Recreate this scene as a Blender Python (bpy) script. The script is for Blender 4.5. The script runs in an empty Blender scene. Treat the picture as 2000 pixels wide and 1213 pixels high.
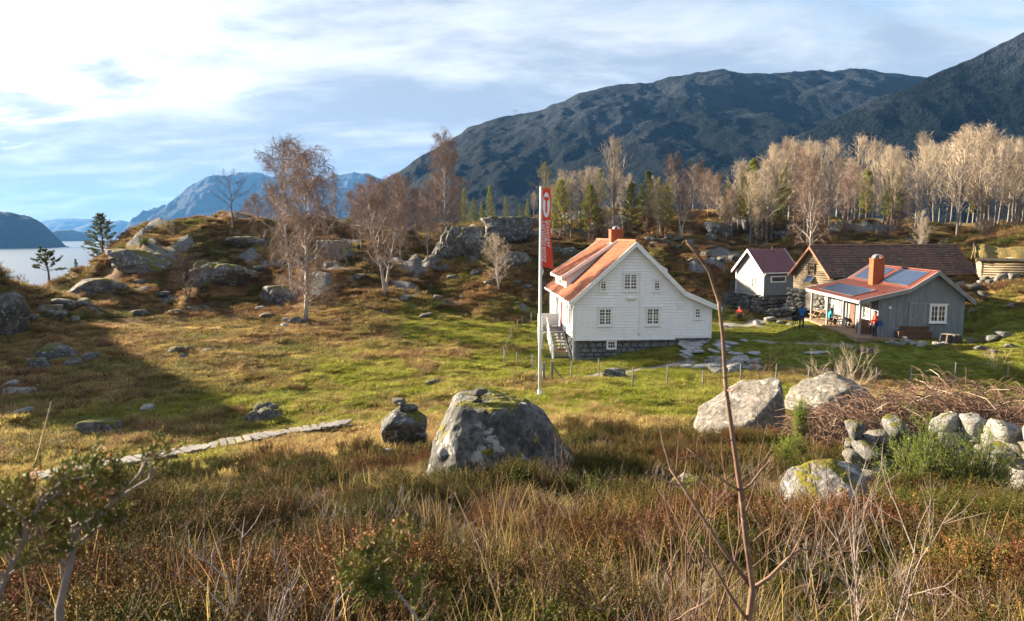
import bpy, bmesh, math, random
import numpy as np
from mathutils import Vector, Matrix, noise as mnoise
R = math.radians
scene = bpy.context.scene
COL = scene.collection

# ---------------------------------------------------------------- camera
W0, H0, FPX = 2000.0, 1213.0, 1333.0
PITCH = math.atan(151.5 / FPX)
cam_d = bpy.data.cameras.new('camera')
cam_d.sensor_width = 36.0
cam_d.lens = 36.0 * FPX / W0
cam_d.clip_start = 0.05
cam_d.clip_end = 60000
cam_d.dof.use_dof = True
cam_d.dof.focus_distance = 30
cam_d.dof.aperture_fstop = 6.3
cam = bpy.data.objects.new('camera', cam_d)
COL.objects.link(cam)
cam.rotation_euler = (R(90) - PITCH, 0, 0)
scene.camera = cam
# ---------------------------------------------------------------- light
SUN_AZ, SUN_EL = -60.0, 17.0          # degrees left of the view direction / above the horizon
sdir = Vector((math.sin(R(SUN_AZ)) * math.cos(R(SUN_EL)), math.cos(R(SUN_AZ)) * math.cos(R(SUN_EL)), math.sin(R(SUN_EL))))
sun_d = bpy.data.lights.new('sun', 'SUN')
sun_d.energy = 5.0
sun_d.angle = R(0.6)
sun_d.color = (1.0, 0.83, 0.60)
sun = bpy.data.objects.new('sun', sun_d)
COL.objects.link(sun)
sun.rotation_euler = sdir.to_track_quat('Z', 'Y').to_euler()
sun.location = (-60, 30, 60)
world = bpy.data.worlds.new('World')
scene.world = world
world.use_nodes = True
scene.view_settings.view_transform = 'Standard'
scene.view_settings.look = 'None'
scene.view_settings.gamma = 1
scene.view_settings.exposure = 2.5
scene.view_settings.use_curve_mapping = False
for _k, _v in (('max_bounces', 5), ('diffuse_bounces', 2), ('glossy_bounces', 2), ('transmission_bounces', 2), ('volume_bounces', 0), ('transparent_max_bounces', 4)):
    setattr(scene.cycles, _k, _v)


class NT:
    """small node-tree helper"""
    def __init__(s, tree):
        s.t = tree
        s.n = tree.nodes
        s.l = tree.links

    def add(s, kind, **kw):
        n = s.n.new(kind)
        for k, v in kw.items():
            setattr(n, k, v)
        return n

    def inp(s, node, key, v):
        if isinstance(v, bpy.types.NodeSocket):
            s.l.new(v, node.inputs[key])
        else:
            node.inputs[key].default_value = v

    def math(s, op, a, b=0.0, clamp=False):
        n = s.add('ShaderNodeMath', operation=op, use_clamp=clamp)
        s.inp(n, 0, a)
        s.inp(n, 1, b)
        return n.outputs[0]

    def mix(s, f, a, b, blend='MIX'):
        n = s.add('ShaderNodeMix', data_type='RGBA', blend_type=blend)
        s.inp(n, 0, f)
        for i, v in ((6, a), (7, b)):
            if not isinstance(v, bpy.types.NodeSocket):
                v = tuple(v) + ((1.0,) if len(v) == 3 else ())
            s.inp(n, i, v)
        return n.outputs[2]

    def noise(s, vec, scale, detail=5, rough=.55, dist=0.0, lac=2.0):
        n = s.add('ShaderNodeTexNoise')
        if vec is not None:
            s.l.new(vec, n.inputs['Vector'])
        s.inp(n, 'Scale', scale)
        s.inp(n, 'Detail', detail)
        s.inp(n, 'Roughness', rough)
        s.inp(n, 'Distortion', dist)
        return n.outputs['Fac']

    def ramp(s, f, lo, hi):
        n = s.add('ShaderNodeMapRange', interpolation_type='SMOOTHSTEP')
        s.inp(n, 0, f)
        s.inp(n, 1, lo)
        s.inp(n, 2, hi)
        return n.outputs[0]


def build_world():
    t = NT(world.node_tree)
    t.n.clear()
    out = t.add('ShaderNodeOutputWorld')
    bg = t.add('ShaderNodeBackground')
    sky = t.add('ShaderNodeTexSky', sky_type='NISHITA')
    sky.sun_disc = False
    sky.sun_elevation = R(SUN_EL)
    sky.sun_rotation = R(SUN_AZ)
    sky.altitude = 50
    sky.air_density = 1.0
    sky.dust_density = 2.2
    sky.ozone_density = 1.5
    tc = t.add('ShaderNodeTexCoord')
    sep = t.add('ShaderNodeSeparateXYZ')
    t.l.new(tc.outputs['Generated'], sep.inputs[0])
    zc = t.math('ADD', t.math('MAXIMUM', sep.outputs[2], 0.0), 0.20)
    px = t.math('DIVIDE', sep.outputs[0], zc)
    py = t.math('DIVIDE', sep.outputs[1], zc)
    cmb = t.add('ShaderNodeCombineXYZ')
    t.l.new(px, cmb.inputs[0])
    t.l.new(py, cmb.inputs[1])
    mp = t.add('ShaderNodeMapping')
    mp.inputs['Rotation'].default_value = (0, 0, R(24))
    mp.inputs['Scale'].default_value = (0.75, 1.25, 1)
    mp.inputs['Location'].default_value = CLOUD_POS
    t.l.new(cmb.outputs[0], mp.inputs[0])
    P = mp.outputs[0]
    big = t.noise(P, 0.36, 2, .5, .3)
    fine = t.noise(P, 2.2, 6, .62, .35)
    dens = t.math('ADD', t.math('MULTIPLY', big, 0.62), t.math('MULTIPLY', fine, 0.46))
    mask = t.ramp(dens, CLOUD_LO, CLOUD_HI)
    shade = t.noise(P, 1.7, 5, .62, .3)
    thick = t.ramp(t.math('ADD', t.math('MULTIPLY', shade, .5), t.math('MULTIPLY', dens, .5)), 0.42, 0.60)
    # the light of the cloud: bright veil lit by the low sun, greyer where it is thick
    gl = t.add('ShaderNodeVectorMath', operation='DOT_PRODUCT')
    t.l.new(tc.outputs['Generated'], gl.inputs[0])
    gl.inputs[1].default_value = tuple(sdir)
    g = t.math('POWER', t.math('MAXIMUM', gl.outputs['Value'], 0.0), 5.0)
    glow = t.math('ADD', t.math('MULTIPLY', g, CLOUD_GLOW), 1.0)
    ccol = t.mix(thick, CLOUD_A, CLOUD_B)
    cc = t.add('ShaderNodeVectorMath', operation='SCALE')
    t.l.new(ccol, cc.inputs[0])
    t.l.new(glow, cc.inputs['Scale'])
    sk = t.mix(mask, sky.outputs[0], cc.outputs[0])
    t.l.new(sk, bg.inputs[0])
    bg.inputs[1].default_value = SKY_STRENGTH
    t.l.new(bg.outputs[0], out.inputs[0])


SKY_STRENGTH = 0.05
CLOUD_LO, CLOUD_HI, CLOUD_GLOW = 0.37, 0.54, 0.5
CLOUD_A, CLOUD_B = (3.45, 3.6, 3.8), (1.7, 2.0, 2.45)
CLOUD_POS = (21.0, 3.3, 0)
build_world()

# ---------------------------------------------------------------- pixel helpers (photo pixel -> ray)
cp, sp = math.cos(PITCH), math.sin(PITCH)


def ray(u, v):
    xc = (u - 1000.0) / FPX
    yc = -(v - 606.5) / FPX
    return np.array((xc, cp + yc * sp, -sp + yc * cp))


def at(u, v, Y):
    d = ray(u, v)
    return d * (Y / d[1])


# ---------------------------------------------------------------- numpy noise
def _hash(ix, iy, seed):
    h = (ix.astype(np.int64) * 374761393 + iy.astype(np.int64) * 668265263 + seed * 974711) & 0x7fffffff
    h = ((h ^ (h >> 13)) * 1274126177) & 0x7fffffff
    return ((h ^ (h >> 16)) & 0xffff) / 65535.0


def vn(x, y, seed=0):
    ix, iy = np.floor(x), np.floor(y)
    fx, fy = x - ix, y - iy
    fx = fx * fx * fx * (fx * (fx * 6 - 15) + 10)
    fy = fy * fy * fy * (fy * (fy * 6 - 15) + 10)
    a, b = _hash(ix, iy, seed), _hash(ix + 1, iy, seed)
    c, d = _hash(ix, iy + 1, seed), _hash(ix + 1, iy + 1, seed)
    return (a * (1 - fx) + b * fx) * (1 - fy) + (c * (1 - fx) + d * fx) * fy


def fbm(x, y, scale, octv=4, seed=0, gain=.5):
    x = np.asarray(x, float) / scale
    y = np.asarray(y, float) / scale
    t, a, n = 0, 1.0, 0
    for o in range(octv):
        ca, sa = math.cos(o * 1.3), math.sin(o * 1.3)
        t = t + a * vn(x * ca - y * sa + 17 * o, x * sa + y * ca - 9 * o, seed + o)
        n += a
        a *= gain
        x, y = x * 2.03, y * 2.03
    return t / n


def sst(a, b, x):
    t = np.clip((x - a) / (b - a), 0, 1)
    return t * t * (3 - 2 * t)


# ---------------------------------------------------------------- terrain
ctrl_w = [(0, 0, -1.6), (-4, 0, -1.7), (4, 0, -1.6), (0, -6, -.6), (-15, -3, -1.8), (15, -3, -1.2), (-30, 0, -3.5), (30, 0, -1.5),
          (-3, 5, -2.9), (0, 5, -2.85), (3, 5, -2.8), (-8, 8, -4.1), (0, 9, -3.9), (8, 8, -3.5), (0, 14, -5.0),
          (38, 30, -6.5), (50, 45, -3), (60, 70, 0), (45, 15, -4), (30, 10, -3.5),
          (-30, 20, -8), (-35, 12, -6.5), (-50, 25, -6), (-60, 60, -8), (-50, 70, -9), (-60, 90, -16), (-40, 112, -14), (-75, 40, -7),
          (-60, 140, -28), (-20, 140, -8), (20, 140, -2), (60, 140, 0), (100, 100, 3), (100, 60, 3), (100, 20, 0), (-100, 20, -6), (-100, 80, -20)]
ctrl_p = [(1640, 1000, 10), (1900, 950, 12), (1850, 860, 18), (1455, 850, 24), (40, 945, 21), (685, 830, 28.3), (150, 1000, 14),
          (600, 930, 17), (600, 880, 22), (1000, 905, 16), (1150, 850, 23), (1250, 780, 31), (1054, 773, 33.5), (300, 760, 35), (100, 700, 43),
          (600, 700, 44.5), (850, 700, 44), (500, 650, 54), (900, 640, 57), (1122, 705, 46.5), (1397, 661, 47), (1240, 690, 46), (1480, 700, 43),
          (1680, 690, 42), (1860, 735, 36.5), (1990, 740, 36), (1700, 668, 44.5), (1870, 645, 46), (1564, 642, 57.5), (1440, 622, 63), (1520, 610, 62),
          (1330, 600, 66), (1600, 590, 66), (1030, 600, 70), (500, 620, 63), (300, 620, 62), (700, 600, 66), (700, 540, 76), (600, 475, 90),
          (520, 452, 97), (400, 455, 97), (300, 468, 94), (220, 500, 92), (165, 548, 86), (100, 578, 76), (20, 595, 68), (640, 445, 102), (720, 462, 100),
          (850, 445, 102), (950, 440, 105), (900, 500, 84), (850, 560, 74), (780, 560, 74), (1000, 480, 88), (1000, 560, 73), (1150, 480, 88),
          (1300, 475, 88), (1400, 470, 88), (1450, 437, 98), (1560, 470, 92), (1650, 452, 100), (1750, 465, 95), (1900, 458, 95), (2000, 462, 90),
          (1300, 540, 72), (1400, 540, 73), (1960, 550, 60), (1920, 578, 53), (1985, 600, 47), (1990, 660, 40), (1930, 662, 42)]
CP = np.array([list(c) for c in ctrl_w] + [list(at(*c)) for c in ctrl_p], float)


def _tps(d2):
    return 0.5 * d2 * np.log(d2 + 1e-9)


_n = len(CP)
_A = np.zeros((_n + 3, _n + 3))
_d2 = ((CP[:, None, :2] - CP[None, :, :2]) ** 2).sum(-1)
_A[:_n, :_n] = _tps(_d2) + np.eye(_n) * 3.0
_A[:_n, _n] = 1
_A[:_n, _n + 1:] = CP[:, :2]
_A[_n:, :_n] = _A[:_n, _n:].T
_w = np.linalg.solve(_A, np.concatenate([CP[:, 2], np.zeros(3)]))


def base_h(x, y):
    x = np.asarray(x, float).ravel()
    y = np.asarray(y, float).ravel()
    out = np.empty_like(x)
    for i in range(0, len(x), 20000):
        xs, ys = x[i:i + 20000], y[i:i + 20000]
        d2 = (xs[:, None] - CP[None, :, 0]) ** 2 + (ys[:, None] - CP[None, :, 1]) ** 2
        out[i:i + 20000] = _tps(d2) @ _w[:_n] + _w[_n] + xs * _w[_n + 1] + ys * _w[_n + 2]
    return out


FLAT = []      # (x, y, radius, z): building pads, levelled ground


def rough_zone(x, y):
    """0 on the meadow, 1 on the rocky knoll and wooded slopes"""
    k = sst(60, 72, y + 4 * (fbm(x, y, 9, 2, 5) - .5))
    k = np.maximum(k, sst(33, 38, x) * sst(36, 44, y))
    k = np.maximum(k, sst(-30, -38, x) * sst(40, 46, y) * .6)
    return k


def H(x, y):
    shp = np.shape(x)
    x = np.asarray(x, float).ravel()
    y = np.asarray(y, float).ravel()
    r = np.hypot(x, y)
    z = base_h(np.clip(x, -130, 130), np.clip(y, -20, 170))
    az = np.degrees(np.arctan2(x, y))
    far = -90 + 86 * sst(-15, -3, az) + 6 * (fbm(x, y, 120, 3, 3) - .5)
    k = sst(118, 250, r)
    z = z * (1 - k) + far * k
    # hill just outside the frame on the left: its shadow lies on the meadow
    s = .5 * (x + 51) + .866 * (y - 51)
    w = .866 * (x + 51) - .5 * (y - 51)
    z = z + 11.2 * np.exp(-(s / 9.0) ** 2 - (w / 7.5) ** 2) * (.72 + .55 * fbm(x, y, 7, 3, 77))
    rz = rough_zone(x, y)
    heath = sst(27, 19, y)
    z = z - .17 * heath * sst(1.5, 4, r)      # the heather stands on it
    fade = sst(300, 120, r)
    z = z + (fbm(x, y, 14, 3, 11) - .5) * (0.5 + 2.4 * rz) * fade * sst(2, 12, r)
    rid = 1 - np.abs(2 * fbm(x, y, 7, 3, 21) - 1)
    z = z + (sst(.72, .93, rid)) * 1.1 * rz * fade
    st = fbm(x, y, 3.2, 3, 31)
    z = z + (st - .5) * (0.42 + .65 * rz + .1 * heath) * fade * sst(1, 4, r)
    z = z + (fbm(x, y, 1.1, 2, 41) - .5) * (.30 + .05 * heath + .05 * rz) * fade * sst(1, 4, r)
    for (fx, fy, fr, fz) in FLAT:
        d = np.hypot(x - fx, y - fy)
        kk = sst(fr * 1.5, fr, d)
        z = z * (1 - kk) + fz * kk
    return z.reshape(shp)


def hz(x, y):
    return float(H(np.array([x]), np.array([y]))[0])


_ts = np.concatenate([np.linspace(1.2, 30, 400), np.linspace(30, 130, 900)[1:]])


def gp(u, v):
    """the point of the ground that photo pixel (u, v) shows"""
    d = ray(u, v)
    p = d[None, :] * (_ts / d[1])[:, None]
    hh = H(p[:, 0], p[:, 1])
    below = np.nonzero(p[:, 2] < hh)[0]
    i = below[0] if len(below) else len(_ts) - 1
    return np.array((p[i, 0], p[i, 1], hh[i]))


# ---------------------------------------------------------------- mesh helpers
class MB:
    def __init__(s):
        s.v, s.f, s.m = [], [], []

    def face(s, pts, m=0):
        b = len(s.v)
        s.v.extend([tuple(p) for p in pts])
        s.f.append(tuple(range(b, b + len(pts))))
        s.m.append(m)

    def hexa(s, p, m=0):
        """8 points: bottom ring 0-3 ccw from above, top ring 4-7"""
        b = len(s.v)
        s.v.extend([tuple(q) for q in p])
        for f in ((3, 2, 1, 0), (4, 5, 6, 7), (0, 1, 5, 4), (1, 2, 6, 5), (2, 3, 7, 6), (3, 0, 4, 7)):
            s.f.append(tuple(b + i for i in f))
            s.m.append(m)
        return s

    def box(s, x0, x1, y0, y1, z0, z1, m=0):
        return s.hexa([(x0, y0, z0), (x1, y0, z0), (x1, y1, z0), (x0, y1, z0), (x0, y0, z1), (x1, y0, z1), (x1, y1, z1), (x0, y1, z1)], m)

    def beam(s, a, b, w, h, m=0, up=(0, 0, 1)):
        a, b = Vector(a), Vector(b)
        d = (b - a).normalized()
        sd = d.cross(Vector(up))
        if sd.length < 1e-4:
            sd = Vector((1, 0, 0))
        sd.normalize()
        u = sd.cross(d)
        p = []
        for q in (a, b):
            p.append([q - sd * w / 2 - u * h / 2, q + sd * w / 2 - u * h / 2, q + sd * w / 2 + u * h / 2, q - sd * w / 2 + u * h / 2])
        return s.hexa([p[0][0], p[0][1], p[0][2], p[0][3], p[1][0], p[1][1], p[1][2], p[1][3]][:8], m)

    def tube(s, pts, rad, n=6, m=0, cap=True):
        pts = [Vector(p) for p in pts]
        b0 = len(s.v)
        ref = Vector((.31, .2, .93))
        for i, p in enumerate(pts):
            d = (pts[min(i + 1, len(pts) - 1)] - pts[max(i - 1, 0)])
            if d.length < 1e-6:
                d = Vector((0, 0, 1))
            d.normalize()
            a = d.cross(ref if abs(d.dot(ref)) < .95 else Vector((1, 0, 0))).normalized()
            c = d.cross(a)
            r = rad[i] if hasattr(rad, '__len__') else rad
            for k in range(n):
                t = 2 * math.pi * k / n
                s.v.append(tuple(p + a * (r * math.cos(t)) + c * (r * math.sin(t))))
        for i in range(len(pts) - 1):
            for k in range(n):
                k2 = (k + 1) % n
                s.f.append((b0 + i * n + k, b0 + i * n + k2, b0 + (i + 1) * n + k2, b0 + (i + 1) * n + k))
                s.m.append(m)
        if cap:
            e = b0 + (len(pts) - 1) * n
            s.f.append(tuple(b0 + k for k in reversed(range(n))))
            s.f.append(tuple(e + k for k in range(n)))
            s.m += [m, m]
        return s

    def cone(s, a, b, r, m=0):
        """three-sided twig from a to a point at b"""
        ax, ay, az = a
        dx, dy, dz = b[0] - ax, b[1] - ay, b[2] - az
        L = math.sqrt(dx * dx + dy * dy + dz * dz) + 1e-9
        dx, dy, dz = dx / L, dy / L, dz / L
        if abs(dz) < .9:
            px, py, pz = dy, -dx, 0.0
        else:
            px, py, pz = 0.0, dz, -dy
        l = math.sqrt(px * px + py * py + pz * pz)
        px, py, pz = px / l * r, py / l * r, pz / l * r
        qx, qy, qz = dy * pz - dz * py, dz * px - dx * pz, dx * py - dy * px
        k = len(s.v)
        s.v += [(ax + px, ay + py, az + pz), (ax - .5 * px + .87 * qx, ay - .5 * py + .87 * qy, az - .5 * pz + .87 * qz),
                (ax - .5 * px - .87 * qx, ay - .5 * py - .87 * qy, az - .5 * pz - .87 * qz), tuple(b)]
        s.f += [(k, k + 1, k + 3), (k + 1, k + 2, k + 3), (k + 2, k, k + 3)]
        s.m += [m, m, m]

    def mesh(s, name, mats, smooth=False):
        me = bpy.data.meshes.new(name)
        me.from_pydata(s.v, [], s.f)
        for m in (mats if isinstance(mats, (list, tuple)) else [mats]):
            me.materials.append(m)
        if len(set(s.m)) > 1:
            me.polygons.foreach_set('material_index', s.m)
        if smooth:
            me.polygons.foreach_set('use_smooth', [True] * len(s.f))
        me.update()
        return me

    def build(s, name, mats, parent=None, smooth=False, loc=None, rz=0):
        return link(name, s.mesh(name, mats, smooth), parent, loc, rz)


def link(name, me, parent=None, loc=None, rz=0):
    o = bpy.data.objects.new(name, me)
    COL.objects.link(o)
    if parent is not None:
        o.parent = parent
    if loc is not None:
        o.location = loc
    if rz:
        o.rotation_euler = (0, 0, rz)
    return o


def np_mesh(name, V, F, mat, smooth=True):
    """mesh from numpy quads/tris"""
    me = bpy.data.meshes.new(name)
    k = F.shape[1]
    me.vertices.add(len(V))
    me.vertices.foreach_set('co', np.ascontiguousarray(V, np.float32).ravel())
    me.loops.add(F.size)
    me.loops.foreach_set('vertex_index', np.ascontiguousarray(F, np.int32).ravel())
    me.polygons.add(len(F))
    me.polygons.foreach_set('loop_start', np.arange(0, F.size, k, dtype=np.int32))
    me.polygons.foreach_set('use_smooth', np.full(len(F), smooth))
    me.update(calc_edges=True)
    me.materials.append(mat)
    return me


def tag(o, label=None, cat=None, group=None, kind=None):
    if label:
        o['label'] = label
    if cat:
        o['category'] = cat
    if group:
        o['group'] = group
    if kind:
        o['kind'] = kind
    return o


def empty(name, loc, rz=0, label=None, cat=None, group=None):
    o = bpy.data.objects.new(name, None)
    COL.objects.link(o)
    o.empty_display_size = .2
    o.location = tuple(loc)
    o.rotation_euler = (0, 0, rz)
    return tag(o, label, cat, group)


# ---------------------------------------------------------------- materials
MATS = {}


def newmat(name):
    m = bpy.data.materials.new(name)
    m.use_nodes = True
    t = NT(m.node_tree)
    t.n.clear()
    out = t.add('ShaderNodeOutputMaterial')
    b = t.add('ShaderNodeBsdfPrincipled')
    t.l.new(b.outputs[0], out.inputs[0])
    MATS[name] = m
    return m, t, b


def pm(name, a, b=None, c=None, scale=3.0, rough=.8, bump=.3, bscale=25.0, spec=.3, metal=0.0, stretch=(1, 1, 1), coord='Object', rnd=0.0, dist=.02):
    """procedural material: two or three colours broken up by noise, with a fine bump"""
    m, t, bs = newmat(name)
    tc = t.add('ShaderNodeTexCoord')
    mp = t.add('ShaderNodeMapping')
    mp.inputs['Scale'].default_value = stretch
    t.l.new(tc.outputs[coord], mp.inputs[0])
    P = mp.outputs[0]
    b = b or tuple(x * .75 for x in a)
    f = t.ramp(t.noise(P, scale, 3, .6, .3), .35, .65)
    col = t.mix(f, a, b)
    if c:
        col = t.mix(t.ramp(t.noise(P, scale * 2.7, 3, .65), .52, .68), col, c)
    if rnd:
        oi = t.add('ShaderNodeObjectInfo')
        hv = t.add('ShaderNodeHueSaturation')
        t.l.new(col, hv.inputs['Color'])
        t.l.new(t.math('ADD', t.math('MULTIPLY', oi.outputs['Random'], rnd), 1 - rnd / 2), hv.inputs['Value'])
        col = hv.outputs[0]
    t.l.new(col, bs.inputs['Base Color'])
    bs.inputs['Roughness'].default_value = rough
    bs.inputs['Metallic'].default_value = metal
    bs.inputs['Specular IOR Level'].default_value = spec
    if bump:
        bn = t.add('ShaderNodeBump')
        bn.inputs['Strength'].default_value = bump
        bn.inputs['Distance'].default_value = dist
        t.l.new(t.noise(P, bscale, 3, .6), bn.inputs['Height'])
        t.l.new(bn.outputs[0], bs.inputs['Normal'])
    return m

# ---------------------------------------------------------------- building places (set first: they level the ground)
HOUSE_P = at(1122, 663, 46.0)            # lower left corner of the white gable's boards
HOUSE_RZ = R(4.6)
CAB_P = at(1713, 650, 45.0)              # lower left corner of the grey cabin's gable
CAB_RZ = R(-5.0)
BLD_P = at(1490, 577, 69.0)              # near corner of the small pale house with the metal roof
BLD_RZ = R(18.0)
BARN_P = at(1623.5, 533, 60.0)           # near eave corner of the log barn
BARN_RZ = R(15.0)
SOD_P = at(1916, 541, 58.0)
SOD_RZ = R(-30.0)


def loc2w(P, rz, x, y, z=0):
    c, s = math.cos(rz), math.sin(rz)
    return (P[0] + c * x - s * y, P[1] + s * x + c * y, P[2] + z)


_q = loc2w(CAB_P, CAB_RZ, 2.2, 4.7)
FLAT.append((_q[0], _q[1], 5.0, CAB_P[2] - .32))
_q = loc2w(BLD_P, BLD_RZ, .2, .6)
FLAT.append((_q[0], _q[1], 4.4, BLD_P[2] - 1.85))
_q = loc2w(BLD_P, BLD_RZ, -.5, -5.0)
FLAT.append((_q[0], _q[1], 3.4, BLD_P[2] - 1.95))

# ---------------------------------------------------------------- ground


def zones(x, y):
    """meadow green, heath, rock and path weights (what grows or lies where)"""
    rz = rough_zone(x, y)
    n1 = fbm(x, y, 6, 4, 61)
    n2 = fbm(x, y, 17, 3, 62)
    n3 = fbm(x, y, 2.2, 3, 63)
    heath = sst(24, 17, y + 6 * (n2 - .5) + np.where(x < 0, 1.5, -1.0))
    green = sst(.46, .66, n1 * .45 + n2 * .55 + .10 * sst(-26, -6, x) * sst(22, 6, x) + .05 * sst(26, 34, y)) * (1 - heath) * (1 - .75 * rz)
    green = green * (.25 + .75 * sst(-22, -5, x))
    # the fresh green strip that crosses the meadow, and the mown grass by the cabin
    strip = np.exp(-((y - (33 + .55 * (x + 14))) / 3.0) ** 2) * sst(-26, -16, x) * sst(6, -4, x)
    lawn = sst(9, 14, x) * sst(40, 24, x) * sst(38.5, 40.5, y + 2 * (n1 - .5)) * sst(62, 57, y)
    green = np.clip(np.maximum(green, np.maximum(strip * .95, lawn)), 0, 1)
    rock = sst(.66, .76, fbm(x, y, 5, 4, 71) * .6 + (1 - np.abs(2 * fbm(x, y, 7, 3, 21) - 1)) * .42 - .06) * rz
    path = np.zeros_like(x)
    for pl, w in PATHS:
        for (x0, y0), (x1, y1) in zip(pl[:-1], pl[1:]):
            dx, dy = x1 - x0, y1 - y0
            tt = np.clip(((x - x0) * dx + (y - y0) * dy) / (dx * dx + dy * dy), 0, 1)
            d = np.hypot(x - x0 - tt * dx, y - y0 - tt * dy) + .5 * (n3 - .5)
            path = np.maximum(path, sst(w, w * .6, d))
    return green, heath, rock, path


def _pxy(*uv):
    return [tuple(gp(u, v)[:2]) for u, v in uv]


PATHS = []
PATHS.append((_pxy((1420, 636), (1470, 632), (1520, 626), (1560, 620)), 1.1))
PATHS.append((_pxy((1150, 735), (1215, 727), (1300, 716), (1345, 708)), .55))
PATHS.append((_pxy((1405, 663), (1500, 668), (1590, 672), (1660, 676)), .35))


def ground_material():
    m, t, bs = newmat('ground')
    tc = t.add('ShaderNodeTexCoord')
    P = tc.outputs['Object']
    at_ = t.add('ShaderNodeAttribute', attribute_name='zone')
    sp_ = t.add('ShaderNodeSeparateColor')
    t.l.new(at_.outputs['Color'], sp_.inputs[0])
    G, Hh, Rk = sp_.outputs[0], sp_.outputs[1], sp_.outputs[2]
    Pa = at_.outputs['Alpha']
    n_a = t.noise(P, .9, 4, .65)
    n_b = t.noise(P, 5, 4, .7)
    n_c = t.noise(P, .25, 3, .5)
    straw = t.mix(t.ramp(n_b, .35, .65), (.29, .19, .075), (.14, .085, .036))
    straw = t.mix(t.ramp(n_c, .42, .62), straw, (.12, .062, .030))
    grn = t.mix(t.ramp(n_a, .35, .7), (.11, .14, .018), (.20, .19, .036))
    grn = t.mix(t.ramp(n_b, .55, .75), grn, (.04, .05, .012))
    col = t.mix(t.ramp(t.math('ADD', G, t.math('MULTIPLY', t.math('SUBTRACT', n_a, .5), .9)), .3, .62), straw, grn)
    hea = t.mix(t.ramp(n_b, .4, .65), (.055, .042, .018), (.028, .034, .012))
    col = t.mix(Hh, col, hea)
    # moss in the hollows of the rough ground
    moss = t.mix(n_b, (.035, .042, .010), (.10, .095, .018))
    col = t.mix(t.math('MULTIPLY', t.ramp(t.noise(P, .45, 3, .6), .5, .62), .75), col, moss)
    rck = t.mix(t.ramp(n_b, .38, .62), (.08, .08, .08), (.19, .187, .18))
    rck = t.mix(t.ramp(t.noise(P, 1.7, 4, .6), .55, .66), rck, (.07, .075, .035))
    col = t.mix(t.ramp(t.math('ADD', Rk, t.math('MULTIPLY', t.math('SUBTRACT', n_a, .5), .5)), .4, .55), col, rck)
    pth = t.mix(n_b, (.30, .285, .26), (.20, .18, .15))
    col = t.mix(Pa, col, pth)
    t.l.new(col, bs.inputs['Base Color'])
    bs.inputs['Roughness'].default_value = .95
    bs.inputs['Specular IOR Level'].default_value = .1
    bn = t.add('ShaderNodeBump')
    bn.inputs['Strength'].default_value = .9
    bn.inputs['Distance'].default_value = .18
    hgt = t.noise(P, 2.8, 6, .75)
    t.l.new(hgt, bn.inputs['Height'])
    t.l.new(bn.outputs[0], bs.inputs['Normal'])
    return m


def build_ground():
    NR, NA = 470, 640
    r = .5 * (2600 / .5) ** (np.linspace(0, 1, NR) ** .88)
    a = np.radians(np.linspace(-104, 76, NA))
    rr, aa = np.meshgrid(r, a, indexing='ij')
    x, y = (rr * np.sin(aa)).ravel(), (rr * np.cos(aa)).ravel()
    z = H(x, y)
    V = np.stack([x, y, z], 1)
    i = np.arange(NR * NA).reshape(NR, NA)
    F = np.stack([i[:-1, :-1], i[:-1, 1:], i[1:, 1:], i[1:, :-1]], -1).reshape(-1, 4)[:, ::-1]
    me = np_mesh('ground', V, F, ground_material())
    g, h, rk, pa = zones(x, y)
    far = sst(110, 150, np.hypot(x, y))
    col = np.stack([g * (1 - far), np.maximum(h, far), rk * (1 - far), pa], 1).astype(np.float32)
    ca = me.color_attributes.new('zone', 'FLOAT_COLOR', 'POINT')
    ca.data.foreach_set('color', col.ravel())
    o = link('ground', me)
    tag(o, 'rough grassy hillside and meadow under the farm', 'ground', kind='structure')
    # the strip behind the camera and to its right, so that the sheet closes round the viewer
    return o


build_ground()

# ---------------------------------------------------------------- water
WATER_Z = -60.0


def build_water():
    m, t, bs = newmat('fjord_water')
    bs.inputs['Base Color'].default_value = (.02, .035, .05, 1)
    bs.inputs['Roughness'].default_value = .32
    bs.inputs['IOR'].default_value = 1.33
    tc = t.add('ShaderNodeTexCoord')
    bn = t.add('ShaderNodeBump')
    bn.inputs['Strength'].default_value = .22
    bn.inputs['Distance'].default_value = 1.0
    t.l.new(t.noise(tc.outputs['Object'], .12, 6, .6), bn.inputs['Height'])
    t.l.new(bn.outputs[0], bs.inputs['Normal'])
    b = MB()
    for i in range(12):
        for j in range(12):
            X = [-12400 + 24800 * k / 12 for k in range(13)]
            Y = [-400 + 13600 * k / 12 for k in range(13)]
            b.face([(X[i], Y[j], WATER_Z), (X[i + 1], Y[j], WATER_Z), (X[i + 1], Y[j + 1], WATER_Z), (X[i], Y[j + 1], WATER_Z)])
    o = b.build('water', m)
    tag(o, 'pale calm fjord water reaching to the far hills', 'water', kind='structure')


build_water()

# ---------------------------------------------------------------- mountains


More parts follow.
